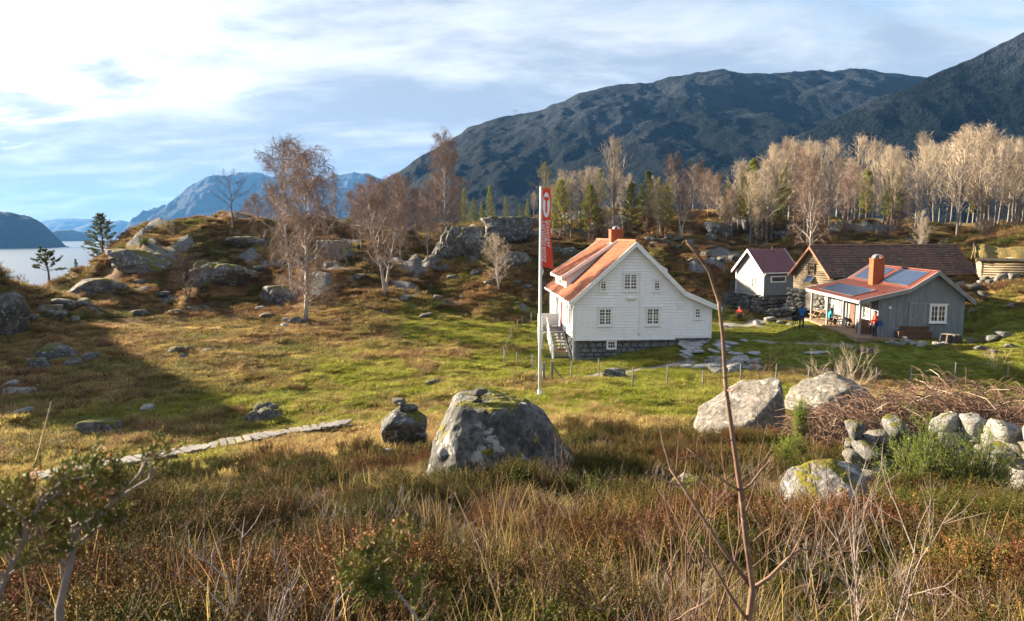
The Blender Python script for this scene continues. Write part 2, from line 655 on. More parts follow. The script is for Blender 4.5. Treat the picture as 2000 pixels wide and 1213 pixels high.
def mountain_mat(name, forest, rock, rocky, fs):
    m, t, bs = newmat(name)
    tc = t.add('ShaderNodeTexCoord')
    P = tc.outputs['Object']
    at_ = t.add('ShaderNodeAttribute', attribute_name='rise')
    hgt = at_.outputs['Fac']
    n1 = t.noise(P, fs, 5, .62, .4)
    n2 = t.noise(P, fs * 9, 4, .7)
    n3 = t.noise(P, fs * 40, 2, .6)
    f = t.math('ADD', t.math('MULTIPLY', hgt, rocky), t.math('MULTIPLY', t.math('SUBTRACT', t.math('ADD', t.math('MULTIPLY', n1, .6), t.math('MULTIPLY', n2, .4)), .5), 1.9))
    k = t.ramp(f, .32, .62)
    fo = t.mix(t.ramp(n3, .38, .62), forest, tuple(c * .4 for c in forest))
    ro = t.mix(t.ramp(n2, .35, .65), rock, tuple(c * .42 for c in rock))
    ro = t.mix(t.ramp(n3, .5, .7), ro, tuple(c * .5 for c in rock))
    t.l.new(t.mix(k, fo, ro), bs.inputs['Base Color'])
    bs.inputs['Roughness'].default_value = .95
    bs.inputs['Specular IOR Level'].default_value = .05
    bn = t.add('ShaderNodeBump')
    bn.inputs['Strength'].default_value = .9
    bn.inputs['Distance'].default_value = 10.0
    t.l.new(t.math('ADD', t.math('MULTIPLY', n2, .8), t.math('MULTIPLY', n3, .5)), bn.inputs['Height'])
    t.l.new(bn.outputs[0], bs.inputs['Normal'])
    return m


def mountain(name, label, prof, D, run, base, mat, amp, nu=360, ns=110, power=1.25, seed=0, nscale=None):
    """a ridge seen along a profile of photo pixels, at distance D, with a face that runs 'run' metres towards the viewer"""
    us = np.array([p[0] for p in prof], float)
    vs = np.array([p[1] for p in prof], float)
    u = np.linspace(us[0], us[-1], nu)
    v = np.interp(u, us, vs)
    P = np.array([at(a, b, D) for a, b in zip(u, v)])
    X, Z = P[:, 0], np.maximum(P[:, 2], base + 1)
    s = np.concatenate([np.linspace(-.35, 0, 14)[:-1], np.linspace(0, 1, ns)])
    SS, XX = np.meshgrid(s, X, indexing='ij')
    ZZ = np.broadcast_to(Z, SS.shape)
    lw = np.clip((np.maximum(Z - base, 0) / (Z - base).max()) ** .7, .06, 1)
    yy = D - SS * run * lw[None, :]
    prof_s = np.where(SS >= 0, (1 - np.abs(SS)) ** power, 1 - 1.2 * (SS / .35) ** 2)
    rel = ZZ - base
    ns_ = nscale or run * .28
    n = fbm(XX, yy, ns_, 7, seed, .55)
    rid = 1 - np.abs(2 * fbm(XX + 300, yy * .7, ns_ * .8, 6, seed + 50, .55) - 1)
    zz = base + rel * prof_s
    k = np.sin(np.clip(np.abs(SS) * 6, 0, 1) * math.pi / 2) * np.clip(rel / (rel.max() * .25), .1, 1)
    zz = zz + ((n - .5) * 1.3 + (rid - .6) * 1.0) * amp * k
    zz = zz + (fbm(XX, yy, ns_ * .12, 4, seed + 9) - .5) * amp * .22
    zz = np.where(SS >= .985, base - 20, zz)
    V = np.stack([XX.ravel(), yy.ravel(), zz.ravel()], 1)
    i = np.arange(V.shape[0]).reshape(SS.shape)
    F = np.stack([i[:-1, :-1], i[:-1, 1:], i[1:, 1:], i[1:, :-1]], -1).reshape(-1, 4)
    me = np_mesh(name, V, F, mat)
    ra = me.attributes.new('rise', 'FLOAT', 'POINT')
    ra.data.foreach_set('value', np.clip((zz - base) / (rel.max()), 0, 1).astype(np.float32).ravel())
    o = link(name, me)
    tag(o, label, 'mountain', kind='structure')
    return o


M_near = mountain_mat('mountain_forest', (.0045, .008, .009), (.030, .037, .047), .72, .0065)  # forest and rock darkened and blued so the colour carries the slopes' shade
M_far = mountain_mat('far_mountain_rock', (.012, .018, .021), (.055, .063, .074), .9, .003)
mountain('mountain', 'long dark wooded mountain with bare rock on its crest',
         [(640, 470), (700, 400), (752, 352), (775, 338), (800, 322), (850, 292), (880, 276), (915, 250), (950, 236), (1000, 226), (1058, 216), (1075, 206), (1105, 196), (1125, 184),
          (1150, 178), (1200, 168), (1235, 163), (1275, 160), (1310, 149), (1345, 145), (1385, 138), (1410, 137), (1440, 143), (1500, 144), (1560, 141), (1600, 137), (1625, 142),
          (1660, 134), (1700, 136), (1760, 147), (1812, 153), (1900, 160), (2050, 175), (2300, 190)], 1600, 930, -8, M_near, 46, seed=3, nu=520, ns=170)
mountain('mountain', 'steep dark mountainside rising at the right edge of the view',
         [(1100, 452), (1250, 405), (1400, 340), (1520, 288), (1600, 248), (1700, 200), (1770, 172), (1812, 153), (1850, 134), (1900, 115), (1950, 91), (2000, 62), (2080, 25), (2200, -20), (2500, -60)],
         950, 560, -6, M_near, 27, seed=14, nu=420, ns=150)
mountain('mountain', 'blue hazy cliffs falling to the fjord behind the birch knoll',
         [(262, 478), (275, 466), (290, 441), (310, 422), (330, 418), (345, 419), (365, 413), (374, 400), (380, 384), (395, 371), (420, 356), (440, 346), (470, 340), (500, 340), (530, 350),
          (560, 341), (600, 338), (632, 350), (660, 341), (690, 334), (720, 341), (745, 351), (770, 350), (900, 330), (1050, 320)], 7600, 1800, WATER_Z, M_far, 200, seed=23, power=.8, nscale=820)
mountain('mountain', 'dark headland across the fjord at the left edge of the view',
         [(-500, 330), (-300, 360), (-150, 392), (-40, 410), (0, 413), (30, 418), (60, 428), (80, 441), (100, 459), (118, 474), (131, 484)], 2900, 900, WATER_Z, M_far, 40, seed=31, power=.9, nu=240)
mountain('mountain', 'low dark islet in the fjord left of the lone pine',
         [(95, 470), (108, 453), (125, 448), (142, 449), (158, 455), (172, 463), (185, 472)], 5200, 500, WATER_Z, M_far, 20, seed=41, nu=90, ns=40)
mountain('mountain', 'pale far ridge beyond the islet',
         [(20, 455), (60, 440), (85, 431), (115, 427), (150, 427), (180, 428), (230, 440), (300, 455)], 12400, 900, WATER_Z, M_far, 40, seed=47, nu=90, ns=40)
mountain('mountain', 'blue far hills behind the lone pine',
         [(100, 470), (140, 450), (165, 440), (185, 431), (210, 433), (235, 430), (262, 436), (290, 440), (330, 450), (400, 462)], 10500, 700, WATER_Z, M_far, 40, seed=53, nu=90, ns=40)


def build_haze():
    m = bpy.data.materials.new('haze')
    m.use_nodes = True
    t = NT(m.node_tree)
    t.n.clear()
    out = t.add('ShaderNodeOutputMaterial')
    v = t.add('ShaderNodeVolumePrincipled')
    v.inputs['Color'].default_value = (.15, .44, 1.0, 1)
    v.inputs['Density'].default_value = HAZE
    v.inputs['Anisotropy'].default_value = 0.0
    t.l.new(v.outputs[0], out.inputs['Volume'])
    m.cycles.homogeneous_volume = True
    b = MB().box(-12600, 12600, -600, 13400, -112, 760)
    o = b.build('haze', m)
    tag(o, 'thin blue air over the fjord and mountains', 'haze', kind='stuff')
    return o


HAZE = 4.6e-5
build_haze()

# ---------------------------------------------------------------- building materials
def glass_mat():
    m, t, bs = newmat('window_glass')
    tcg = t.add('ShaderNodeTexCoord')
    t.l.new(t.mix(t.ramp(t.noise(tcg.outputs['Object'], 1.7, 2), .42, .62), (.03, .03, .033), (.16, .105, .06)), bs.inputs['Base Color'])
    bs.inputs['Roughness'].default_value = .04
    bs.inputs['Specular IOR Level'].default_value = .5
    tc = t.add('ShaderNodeTexCoord')
    bn = t.add('ShaderNodeBump')
    bn.inputs['Strength'].default_value = .06
    t.l.new(t.noise(tc.outputs['Object'], 2.2, 2), bn.inputs['Height'])
    t.l.new(bn.outputs[0], bs.inputs['Normal'])
    return m


GLASS = glass_mat()
WHITE = pm('white_paint', (.86, .86, .85), (.81, .81, .80), scale=2.5, rough=.55, bump=.12, bscale=40, spec=.4)
WHITE2 = pm('white_trim_paint', (.82, .82, .80), (.75, .75, .74), scale=4, rough=.5, bump=.08, spec=.4)
TILE = pm('orange_roof_tile', (.26, .078, .026), (.18, .05, .02), (.27, .11, .05), scale=1.1, rough=.7, bump=.25, bscale=18)
ORANGE = pm('orange_metal', (.36, .085, .024), (.30, .065, .02), scale=2, rough=.5, bump=.05)
STEEL = pm('bright_steel', (.62, .62, .62), (.5, .5, .5), rough=.25, metal=.9, bump=.03)
GREYP = pm('grey_blue_paint', (.205, .225, .235), (.165, .185, .195), (.24, .26, .27), scale=1.2, rough=.7, bump=.35, bscale=14, stretch=(6, 6, .6), rnd=.16)  # cabin paint; also stands in for shade on the small house's long wall
GREYT = pm('grey_trim_paint', (.30, .30, .295), (.25, .25, .25), scale=3, rough=.65, bump=.15)
PALEW = pm('weathered_pale_board', (.33, .32, .30), (.25, .245, .23), (.38, .37, .35), scale=1.4, rough=.75, bump=.3, stretch=(.6, .6, 5))
REDMET = pm('red_metal_sheet', (.19, .062, .045), (.15, .048, .036), scale=1.2, rough=.42, bump=.05, spec=.5)
MAROON = pm('maroon_metal_sheet', (.17, .055, .060), (.14, .045, .05), scale=1.2, rough=.45, bump=.05, spec=.5)
LOGS = pm('weathered_logs', (.40, .315, .215), (.29, .215, .14), (.46, .38, .28), scale=1.5, rough=.85, bump=.5, bscale=10, stretch=(.5, .5, 5), rnd=.2)
DARKW = pm('dark_boards', (.10, .085, .075), (.065, .055, .05), scale=2, rough=.85, bump=.5, bscale=12, stretch=(6, 6, .5), rnd=.3)
BROWNW = pm('brown_wood', (.16, .085, .05), (.10, .055, .035), scale=2.4, rough=.75, bump=.35, stretch=(1, 6, 6), rnd=.2)
DECKW = pm('deck_planks', (.27, .18, .115), (.19, .125, .08), (.33, .24, .16), scale=1.7, rough=.8, bump=.35, stretch=(1, 5, 5), rnd=.3)
GREYW = pm('silvered_wood', (.22, .205, .19), (.14, .13, .12), (.28, .265, .25), scale=2.0, rough=.85, bump=.5, bscale=12, stretch=(1, 5, 5), rnd=.3)
SLATE = pm('old_clay_tile', (.155, .082, .066), (.10, .062, .052), (.17, .155, .085), scale=.9, rough=.9, bump=.5, bscale=9, dist=.04)
FOUND = pm('foundation_stone', (.19, .19, .185), (.12, .12, .118), (.25, .245, .235), scale=1.8, rough=.9, bump=.7, bscale=10, dist=.04)
PANELM = pm('solar_cell', (.018, .035, .085), (.012, .024, .06), scale=5, rough=.18, bump=0, spec=.35)
REDDOOR = pm('red_door_paint', (.22, .035, .025), (.17, .03, .02), rough=.5, bump=.1)
SOD = pm('sod', (.15, .12, .028), (.22, .15, .05), (.09, .085, .02), scale=1.6, rough=1, bump=.9, bscale=7, dist=.15)


def rock_mat(name, dark, light, lich, moss_amt, moss_c=(.115, .105, .014), moss_d=(.045, .05, .008), s=1.0):
    """stone with lichen blotches; moss grows where the face looks up"""
    m, t, bs = newmat(name)
    tc = t.add('ShaderNodeTexCoord')
    oi = t.add('ShaderNodeObjectInfo')
    ad = t.add('ShaderNodeVectorMath', operation='ADD')
    t.l.new(tc.outputs['Object'], ad.inputs[0])
    cmb = t.add('ShaderNodeCombineXYZ')
    rr = t.math('MULTIPLY', oi.outputs['Random'], 37.0)
    for i in range(3):
        t.l.new(rr, cmb.inputs[i])
    t.l.new(cmb.outputs[0], ad.inputs[1])
    P = ad.outputs[0]
    n1 = t.noise(P, 1.6 * s, 5, .68, .3)
    n2 = t.noise(P, 7 * s, 4, .72)
    col = t.mix(t.ramp(n1, .36, .64), dark, light)
    col = t.mix(t.ramp(n2, .40, .72), col, tuple(c * .45 for c in dark))
    col = t.mix(t.math('MULTIPLY', t.ramp(t.noise(P, 2.6 * s, 4, .72, .6), .56, .63), .85), col, lich)
    geo = t.add('ShaderNodeNewGeometry')
    sp_ = t.add('ShaderNodeSeparateXYZ')
    t.l.new(geo.outputs['Normal'], sp_.inputs[0])
    mk = t.math('ADD', t.math('MULTIPLY', sp_.outputs[2], .55), t.math('MULTIPLY', t.math('SUBTRACT', t.noise(P, 1.3 * s, 4, .62, .4), .5), 2.2))
    mk = t.ramp(mk, .62 - moss_amt, .78 - moss_amt)
    col = t.mix(mk, col, t.mix(t.ramp(n2, .35, .65), moss_d, moss_c))
    t.l.new(col, bs.inputs['Base Color'])
    bs.inputs['Roughness'].default_value = .92
    bs.inputs['Specular IOR Level'].default_value = .2
    bn = t.add('ShaderNodeBump')
    bn.inputs['Strength'].default_value = .8
    bn.inputs['Distance'].default_value = .06 / s
    t.l.new(t.math('ADD', t.math('MULTIPLY', n2, .7), t.math('ADD', n1, t.math('MULTIPLY', mk, .5))), bn.inputs['Height'])
    t.l.new(bn.outputs[0], bs.inputs['Normal'])
    return m


ROCK = rock_mat('lichen_rock', (.075, .074, .072), (.165, .162, .155), (.34, .34, .335), .10)
ROCKM = rock_mat('mossy_rock', (.085, .084, .082), (.19, .187, .18), (.34, .34, .335), .24, (.16, .138, .018), (.06, .06, .010))
ROCKG = rock_mat('large_boulder_rock', (.060, .060, .059), (.145, .142, .137), (.33, .33, .325), .27, (.17, .145, .018), (.06, .06, .010))
ROCKL = rock_mat('pale_rock', (.20, .193, .18), (.32, .31, .29), (.42, .41, .395), -.08)
ROCKB = rock_mat('sunlit_grey_boulder', (.13, .12, .105), (.23, .21, .185), (.33, .315, .29), -.02)
ROCKD = rock_mat('dark_mossy_rock', (.07, .07, .068), (.15, .148, .145), (.33, .33, .33), .22)
SLAB = rock_mat('blue_grey_slab', (.30, .30, .30), (.42, .42, .42), (.5, .5, .5), -.2)


# ---------------------------------------------------------------- rocks
def rock_mesh(name, seed, mat, sub=3, planes=None, soft=16.0, rough=.13, nplanes=13):
    """a boulder cut by planes (unit size), rounded edges, rough skin"""
    rnd = random.Random(seed)
    bm = bmesh.new()
    bmesh.ops.create_icosphere(bm, subdivisions=sub, radius=1)
    if planes is None:
        planes = []
        for _ in range(nplanes):
            n = Vector((rnd.gauss(0, 1), rnd.gauss(0, 1), rnd.gauss(0, .8))).normalized()
            planes.append((n, rnd.uniform(.62, 1.0)))
        planes += [(Vector((0, 0, 1)), rnd.uniform(.6, .9)), (Vector((0, 0, -1)), .7)]
    N = np.array([list(Vector(p[0]).normalized()) for p in planes])
    Dd = np.array([p[1] for p in planes])
    off = Vector((rnd.uniform(0, 90), rnd.uniform(0, 90), rnd.uniform(0, 90)))
    for v in bm.verts:
        d = np.array(v.co)
        q = np.maximum(N @ d, 0) / Dd
        r = 1.0 / ((q ** soft).sum() ** (1.0 / soft) + 1e-6)
        r = min(r, 1.9)
        p = Vector(d * r)
        n1 = mnoise.fractal(p * 1.6 + off, .8, 2.1, 5)
        n2 = mnoise.noise(p * 4.5 + off)
        v.co = p * (1 + rough * n1 + rough * .3 * n2)
    me = bpy.data.meshes.new(name)
    bm.to_mesh(me)
    bm.free()
    me.polygons.foreach_set('use_smooth', [True] * len(me.polygons))
    me.materials.append(mat)
    return me


ROCKMESH = {}


def rocks_of(mat, n=5, sub=3):
    if mat.name not in ROCKMESH:
        ROCKMESH[mat.name] = [rock_mesh('rock', 100 + 7 * i + hash_name(mat.name), mat, sub) for i in range(n)]
    return ROCKMESH[mat.name]


def hash_name(s):
    return sum(ord(c) for c in s) % 97


def place_rock(name, mesh, loc, size, rz=0, tilt=(0, 0), parent=None):
    o = link(name, mesh, parent, loc)
    o.scale = size
    o.rotation_euler = (tilt[0], tilt[1], rz)
    return o


# ---------------------------------------------------------------- building helpers
def tile_sheet(mb, o, a, b, L, S, course=.33, wave=.30, wh=.028, step=.03, m=0, seg=4, jit=0, seed=1):
    """a tiled slope: o lower corner, a unit vector along the eave, b unit vector up the slope"""
    rnd = random.Random(seed)
    o, a, b = Vector(o), Vector(a).normalized(), Vector(b).normalized()
    n = a.cross(b).normalized()
    if n.z < 0:
        n = -n
    na = max(2, int(L / wave * seg))
    nc = max(1, int(round(S / course)))
    rows = []
    for j in range(nc):
        j0, j1 = S * j / nc, S * (j + 1) / nc
        sh = [rnd.uniform(-jit, jit) for _ in range(na + 1)]
        for (t, h) in ((j0, step), (j1 + (.02 if j == nc - 1 else 0), 0.002)):
            rows.append([o + a * (L * i / na) + b * t + n * (h + sh[i // seg if seg > 1 else i] + wh * abs(math.sin(math.pi * i / seg))) for i in range(na + 1)])
    base = len(mb.v)
    for r in rows:
        mb.v.extend([tuple(p) for p in r])
    w = na + 1
    up = a.cross(b).z > 0
    for j in range(len(rows) - 1):
        for i in range(na):
            q = (base + j * w + i, base + j * w + i + 1, base + (j + 1) * w + i + 1, base + (j + 1) * w + i)
            mb.f.append(q if up else q[::-1])
            mb.m.append(m)
    # slab under the tiles
    u = -n * .1
    p = [o, o + a * L, o + a * L + b * S, o + b * S]
    p = p if up else [p[3], p[2], p[1], p[0]]
    e = n * -.004
    mb.hexa([q + u for q in p] + [q + e for q in p], m)


def seam_sheet(mb, o, a, b, L, S, pitch=.4, m=0):
    """sheet metal slope with raised seams"""
    o, a, b = Vector(o), Vector(a).normalized(), Vector(b).normalized()
    n = a.cross(b).normalized()
    flip = n.z < 0
    if flip:
        n = -n
    p = [o, o + a * L, o + a * L + b * S, o + b * S]
    if flip:
        p = p[::-1]
    mb.hexa([q - n * .09 for q in p] + list(p), m)
    k = int(L / pitch)
    for i in range(k + 1):
        c = o + a * (.02 + (L - .04) * i / k) + n * .012
        mb.beam(c, c + b * S, .035, .04, m, up=n)


def clap(mb, xl, xr, z0, z1, y, course=.155, m=0, axis='x', sgn=-1):
    """overlapping boards on a wall; xl/xr give the outline at height z; the wall faces sgn along the other axis"""
    n = max(1, int(round((z1 - z0) / course)))
    for i in range(n):
        a, b = z0 + (z1 - z0) * i / n, z0 + (z1 - z0) * (i + 1) / n - .009
        A, B, C, D = xl(a), xr(a), xr(b), xl(b)
        if B - A < .02:
            continue
        yo, yi, yb = y + sgn * .055, y + sgn * .004, y - sgn * .06
        pts = [(A, yo, a), (B, yo, a), (B, yb, a), (A, yb, a), (D, yi, b), (max(C, D + .01), yi, b), (max(C, D + .01), yb, b), (D, yb, b)]
        if axis == 'y':
            pts = [(p[1], p[0], p[2]) for p in pts]
            if sgn < 0:
                pts = [pts[i] for i in (3, 2, 1, 0, 7, 6, 5, 4)]
        elif sgn > 0:
            pts = [pts[i] for i in (3, 2, 1, 0, 7, 6, 5, 4)]
        mb.hexa(pts, m)


CURT = pm('curtain_cloth', (.5, .47, .42), (.4, .37, .33), scale=3, rough=.9, bump=.2)


def window(parent, loc, rz, w, h, casements=2, cols=2, rows=4, frame=WHITE2, head=True, name='window', curtain=False):
    """a casement window that faces local -y; loc is the middle of its sill line"""
    f = MB()
    t = .075
    f.box(-w / 2 - t, -w / 2, -.07, .02, -t, h + t)
    f.box(w / 2, w / 2 + t, -.07, .02, -t, h + t)
    f.box(-w / 2 - .001, w / 2 + .001, -.068, .02, h, h + t - .001)
    f.box(-w / 2 - .001, w / 2 + .001, -.068, .02, -t + .001, 0)
    o = f.build(name, frame, parent, loc=loc, rz=rz)
    g = MB().box(-w / 2, w / 2, -.014, .0, 0, h)
    g.build('pane', GLASS, o)
    b = MB()
    cw = w / casements
    for c in range(casements):
        x0 = -w / 2 + c * cw
        s = .05
        b.box(x0, x0 + s, -.052, -.012, 0, h)
        b.box(x0 + cw - s, x0 + cw, -.053, -.012, 0, h)
        b.box(x0 + s, x0 + cw - s, -.051, -.012, h - s, h)
        b.box(x0 + s, x0 + cw - s, -.051, -.012, 0, s)
        for k in range(1, cols):
            xm = x0 + cw * k / cols
            b.box(xm - .014, xm + .014, -.038, -.012, s, h - s)
        for k in range(1, rows):
            zm = h * k / rows
            b.box(x0 + s, x0 + cw - s, -.035, -.012, zm - .014, zm + .014)
    b.build('muntin', frame, o)
    if head:
        MB().box(-w / 2 - t - .07, w / 2 + t + .07, -.11, .02, h + t + .002, h + t + .055).build('head_trim', frame, o)
        MB().box(-w / 2 - t - .05, w / 2 + t + .05, -.12, .02, -t - .05, -t - .002).build('sill', frame, o)
    return o


def stone_face(mb, x0, x1, z0, z1, y, rnd, sgn=-1, axis='x', ch=.32, m=0):
    """rough coursed blocks with open joints"""
    z = z0
    while z < z1 - .05:
        h = min(ch * rnd.uniform(.75, 1.25), z1 - z)
        x = x0
        while x < x1 - .03:
            w = min(rnd.uniform(.35, .85), x1 - x)
            if x1 - x - w < .2:
                w = x1 - x
            d = rnd.uniform(.01, .07)
            a, b, c, e = x + .012, x + w - .012, z + .012, z + h - .012
            j = lambda: rnd.uniform(-.015, .015)
            yo, yb = y + sgn * d, y - sgn * .2
            k = .03
            pts = [(a + k + j(), yo, c + k), (b - k + j(), yo, c + k), (b, yb, c), (a, yb, c), (a + k, yo, e - k + j()), (b - k, yo, e - k + j()), (b, yb, e), (a, yb, e)]
            if axis == 'y':
                pts = [(p[1], p[0], p[2]) for p in pts]
                if sgn < 0:
                    pts = [pts[i] for i in (3, 2, 1, 0, 7, 6, 5, 4)]
            elif sgn > 0:
                pts = [pts[i] for i in (3, 2, 1, 0, 7, 6, 5, 4)]
            mb.hexa(pts, m)
            x += w
        z += h


# ---------------------------------------------------------------- white farmhouse
def white_house():
    rnd = random.Random(5)
    h = empty('farmhouse', HOUSE_P, HOUSE_RZ, 'white clapboard farmhouse with orange tiled roof and grey stone basement', 'house')
    LEN = 12.2
    AX, AZ = 4.07, 6.62

    def zr(x):
        if x <= AX:
            return AZ - (AX - x) * .905
        if x <= 7.45:
            return AZ - (x - AX) * .985
        return AZ - 3.38 * .985 - (x - 7.45) * .43

    def xl(z):
        return max(0.0, AX - (AZ - .14 - z) / .905)

    def xr(z):
        zk = zr(7.45) - .14
        if z >= zk:
            return AX + (AZ - .14 - z) / .985
        return min(9.49, 7.45 + (zk - z) / .43)
    w = MB()
    clap(w, xl, xr, 0, 6.45, 0, .2)
    w.box(.05, 9.44, .061, .1, -.02, 2.0)
    w.build('wall', WHITE, h)
    w = MB()
    clap(w, lambda z: 0.0, lambda z: LEN, 0, 2.78, 0, .2, axis='y')
    w.build('wall', WHITE, h)
    w = MB()
    clap(w, xl, xr, 0, 6.45, LEN, sgn=1)
    w.build('wall', WHITE, h)
    w = MB()
    clap(w, lambda z: 0.0, lambda z: LEN, 0, 2.2, 9.49, axis='y', sgn=1)
    w.build('wall', WHITE, h)
    # corner boards, water table
    for (x, y) in ((0, 0), (9.49, 0), (0, LEN)):
        MB().box(x - .07 if x < 1 else x - .06, x + .06 if x < 1 else x + .07, y - .065, y + .08, -.02, 2.7 if x < 1 else 2.25).build('corner_board', WHITE2, h)
    MB().box(-.06, 7.0, -.085, -.031, -.09, -.003).build('water_table', WHITE2, h)
    MB().box(7.0, 9.55, -.075, -.031, .06, .12).build('water_table', WHITE2, h)
    # foundation
    f = MB()
    stone_face(f, 0.05, 9.4, -2.2, -.02, .10, rnd)
    stone_face(f, .05, LEN, -2.2, -.02, .10, rnd, axis='y')
    f.box(.2, 9.3, .22, LEN, -2.3, -.05)
    f.build('foundation', FOUND, h)
    # roof
    sl = Vector((1, 0, .905)).normalized()
    y0, y1 = -.42, LEN + .42
    xe = -.38
    S = (AX - xe) * math.sqrt(1 + .905 ** 2)
    mb = MB()
    tile_sheet(mb, (xe, y0, zr(xe)), (0, 1, 0), sl, y1 - y0, S, seed=4, jit=.004)
    mb.build('roof', TILE, h)
    mb = MB()
    sr = Vector((-1, 0, .985)).normalized()
    tile_sheet(mb, (7.45, y0, zr(7.45)), (0, 1, 0), sr, y1 - y0, 3.38 * math.sqrt(1 + .985 ** 2), seed=5, jit=.004)
    se = Vector((-1, 0, .43)).normalized()
    tile_sheet(mb, (10.08, y0, zr(10.08)), (0, 1, 0), se, y1 - y0, 2.63 * math.sqrt(1 + .43 ** 2), seed=6, jit=.004)
    mb.build('roof', TILE, h)
    MB().tube([(AX, y0, AZ + .05), (AX, y1, AZ + .05)], .11, 8).build('ridge_cap', TILE, h)
    # barge boards on both gables
    for y in (y0 - .02, y1 + .02):
        for (dz, th, wd) in ((-.15, .05, .34), (-.03, .09, .12)):
            for (xa, xb) in ((xe - .02, AX), (AX, 7.45), (7.45, 10.1)):
                mb = MB()
                za, zb = zr(xa) + dz, zr(xb) + dz
                if xb == 7.45:
                    xb += .06
                    zb = zr(7.45) + dz - .02
                c = -1 if y < 3 else 1
                ya, yb_ = y - th / 2, y + th / 2
                mb.hexa([(xa, ya, za - wd / 2), (xb, ya, zb - wd / 2), (xb, yb_, zb - wd / 2), (xa, yb_, za - wd / 2),
                         (xa, ya, za + wd / 2), (xb, ya, zb + wd / 2), (xb, yb_, zb + wd / 2), (xa, yb_, za + wd / 2)])
                mb.build('barge_board', WHITE2, h)
    # soffit of the gable overhang
    mb = MB()
    for (xa, xb) in ((xe, AX), (AX, 7.45), (7.45, 10.05)):
        mb.hexa([(xa, y0, zr(xa) - .19), (xb, y0, zr(xb) - .19), (xb, 0.0, zr(xb) - .19), (xa, 0.0, zr(xa) - .19),
                 (xa, y0, zr(xa) - .15), (xb, y0, zr(xb) - .15), (xb, 0.0, zr(xb) - .15), (xa, 0.0, zr(xa) - .15)])
    mb.build('soffit', WHITE2, h)
    for (xx, zz) in ((1.9, zr(1.9) - .3), (6.2, zr(6.2) - .3)):
        MB().beam((xx, -.38, zz), (xx, .02, zz), .1, .12).build('purlin_end', WHITE2, h)
    # gutter and downpipe
    MB().tube([(xe - .05, y0, zr(xe) - .07), (xe - .05, y1, zr(xe) - .07)], .07, 8).build('gutter', WHITE2, h)
    MB().tube([(xe - .05, -.05, zr(xe) - .1), (-.10, -.05, zr(xe) - .45), (-.10, -.05, -1.5)], .045, 8).build('downpipe', WHITE2, h)
    # dormers
    for side in (0, 1):
        d0, d1 = (5.0, 10.2)
        sx = (lambda x: x) if side == 0 else (lambda x: 2 * AX - x)
        mb = MB()
        xf = .2 if side == 0 else .75
        zb, zt = zr(xf) - .05, zr(xf) + .98
        slope = (AZ - .06 - zt) / (AX - xf)
        ys = (d0, d1)
        clap(mb, lambda z: d0, lambda z: d1, zb, zt, sx(xf), axis='y', sgn=-1 if side == 0 else 1)
        for yy, sg in ((d0, -1), (d1, 1)):
            # triangular cheek
            n = 8
            for i in range(n):
                xa, xb = xf + (AX - .25 - xf) * i / n, xf + (AX - .25 - xf) * (i + 1) / n
                fl = lambda x: (zr(x) - .05, zt + slope * (x - xf))
                q = [(sx(xa), fl(xa)), (sx(xb), fl(xb))]
                if side == 1:
                    q = q[::-1]
                mb.hexa([(q[0][0], yy - .03, q[0][1][0]), (q[1][0], yy - .03, q[1][1][0]), (q[1][0], yy + .03, q[1][1][0]), (q[0][0], yy + .03, q[0][1][0]),
                         (q[0][0], yy - .03, q[0][1][1]), (q[1][0], yy - .03, q[1][1][1]), (q[1][0], yy + .03, q[1][1][1]), (q[0][0], yy + .03, q[0][1][1])])
        dm = mb.build('dormer', WHITE, h)
        mb = MB()
        xo = xf - .38
        bb = Vector((1 if side == 0 else -1, 0, slope)).normalized()
        tile_sheet(mb, (sx(xo), d0 - .3, zt - .38 * slope + .1), (0, 1, 0), bb, d1 - d0 + .6, (AX - .05 - xo) * math.sqrt(1 + slope ** 2), seed=8)
        mb.build('roof', TILE, dm)
        for yy in (d0 - .34, d1 + .34):
            mb = MB()
            xa, xb = sx(xo - .05), sx(AX - .1)
            za, zb2 = zt - .43 * slope + .02, AZ - .06
            pts = [(xa, yy - .035, za - .13), (xb, yy - .035, zb2 - .13), (xb, yy + .035, zb2 - .13), (xa, yy + .035, za - .13),
                   (xa, yy - .035, za + .15), (xb, yy - .035, zb2 + .15), (xb, yy + .035, zb2 + .15), (xa, yy + .035, za + .15)]
            if side == 1:
                pts = [pts[i] for i in (1, 0, 3, 2, 5, 4, 7, 6)]
            mb.hexa(pts)
            mb.build('barge_board', WHITE2, dm)
        if side == 0:
            MB().box(xo - .07, xo - .01, d0 - .3, d1 + .3, zt - .38 * slope - .1, zt - .38 * slope + .1).build('fascia', WHITE2, dm)
            for yy in (5.9, 7.6, 9.3):
                window(dm, (xf - .03, yy, zb + .22), R(-90), .62, .62, 1, 2, 2, head=False)
    # chimney
    c = MB()
    cy = 5.6
    c.box(AX - .47, AX + .47, cy - .42, cy + .42, AZ - .6, AZ + .82)
    ch = c.build('chimney', ORANGE, h)
    MB().box(AX - .5, AX + .5, cy - .45, cy + .45, AZ + .82, AZ + .87).build('chimney_crown', ORANGE, ch)
    a = MB()
    n = 10
    for i in range(n):
        t0, t1 = math.pi * i / n, math.pi * (i + 1) / n
        p = lambda t, r: (AX - r * math.cos(t), AZ + .87 + r * math.sin(t))
        (xa, za), (xb, zb_), (xc, zc), (xd, zd) = p(t0, .24), p(t1, .24), p(t1, .21), p(t0, .21)
        a.hexa([(xd, cy - .34, zd), (xc, cy - .34, zc), (xc, cy + .34, zc), (xd, cy + .34, zd), (xa, cy - .34, za), (xb, cy - .34, zb_), (xb, cy + .34, zb_), (xa, cy + .34, za)])
    a.build('chimney_cap', STEEL, ch)
    MB().box(AX - .62, AX + .62, cy - .55, cy + .55, AZ - .42, AZ - .12).build('flashing', STEEL, ch)

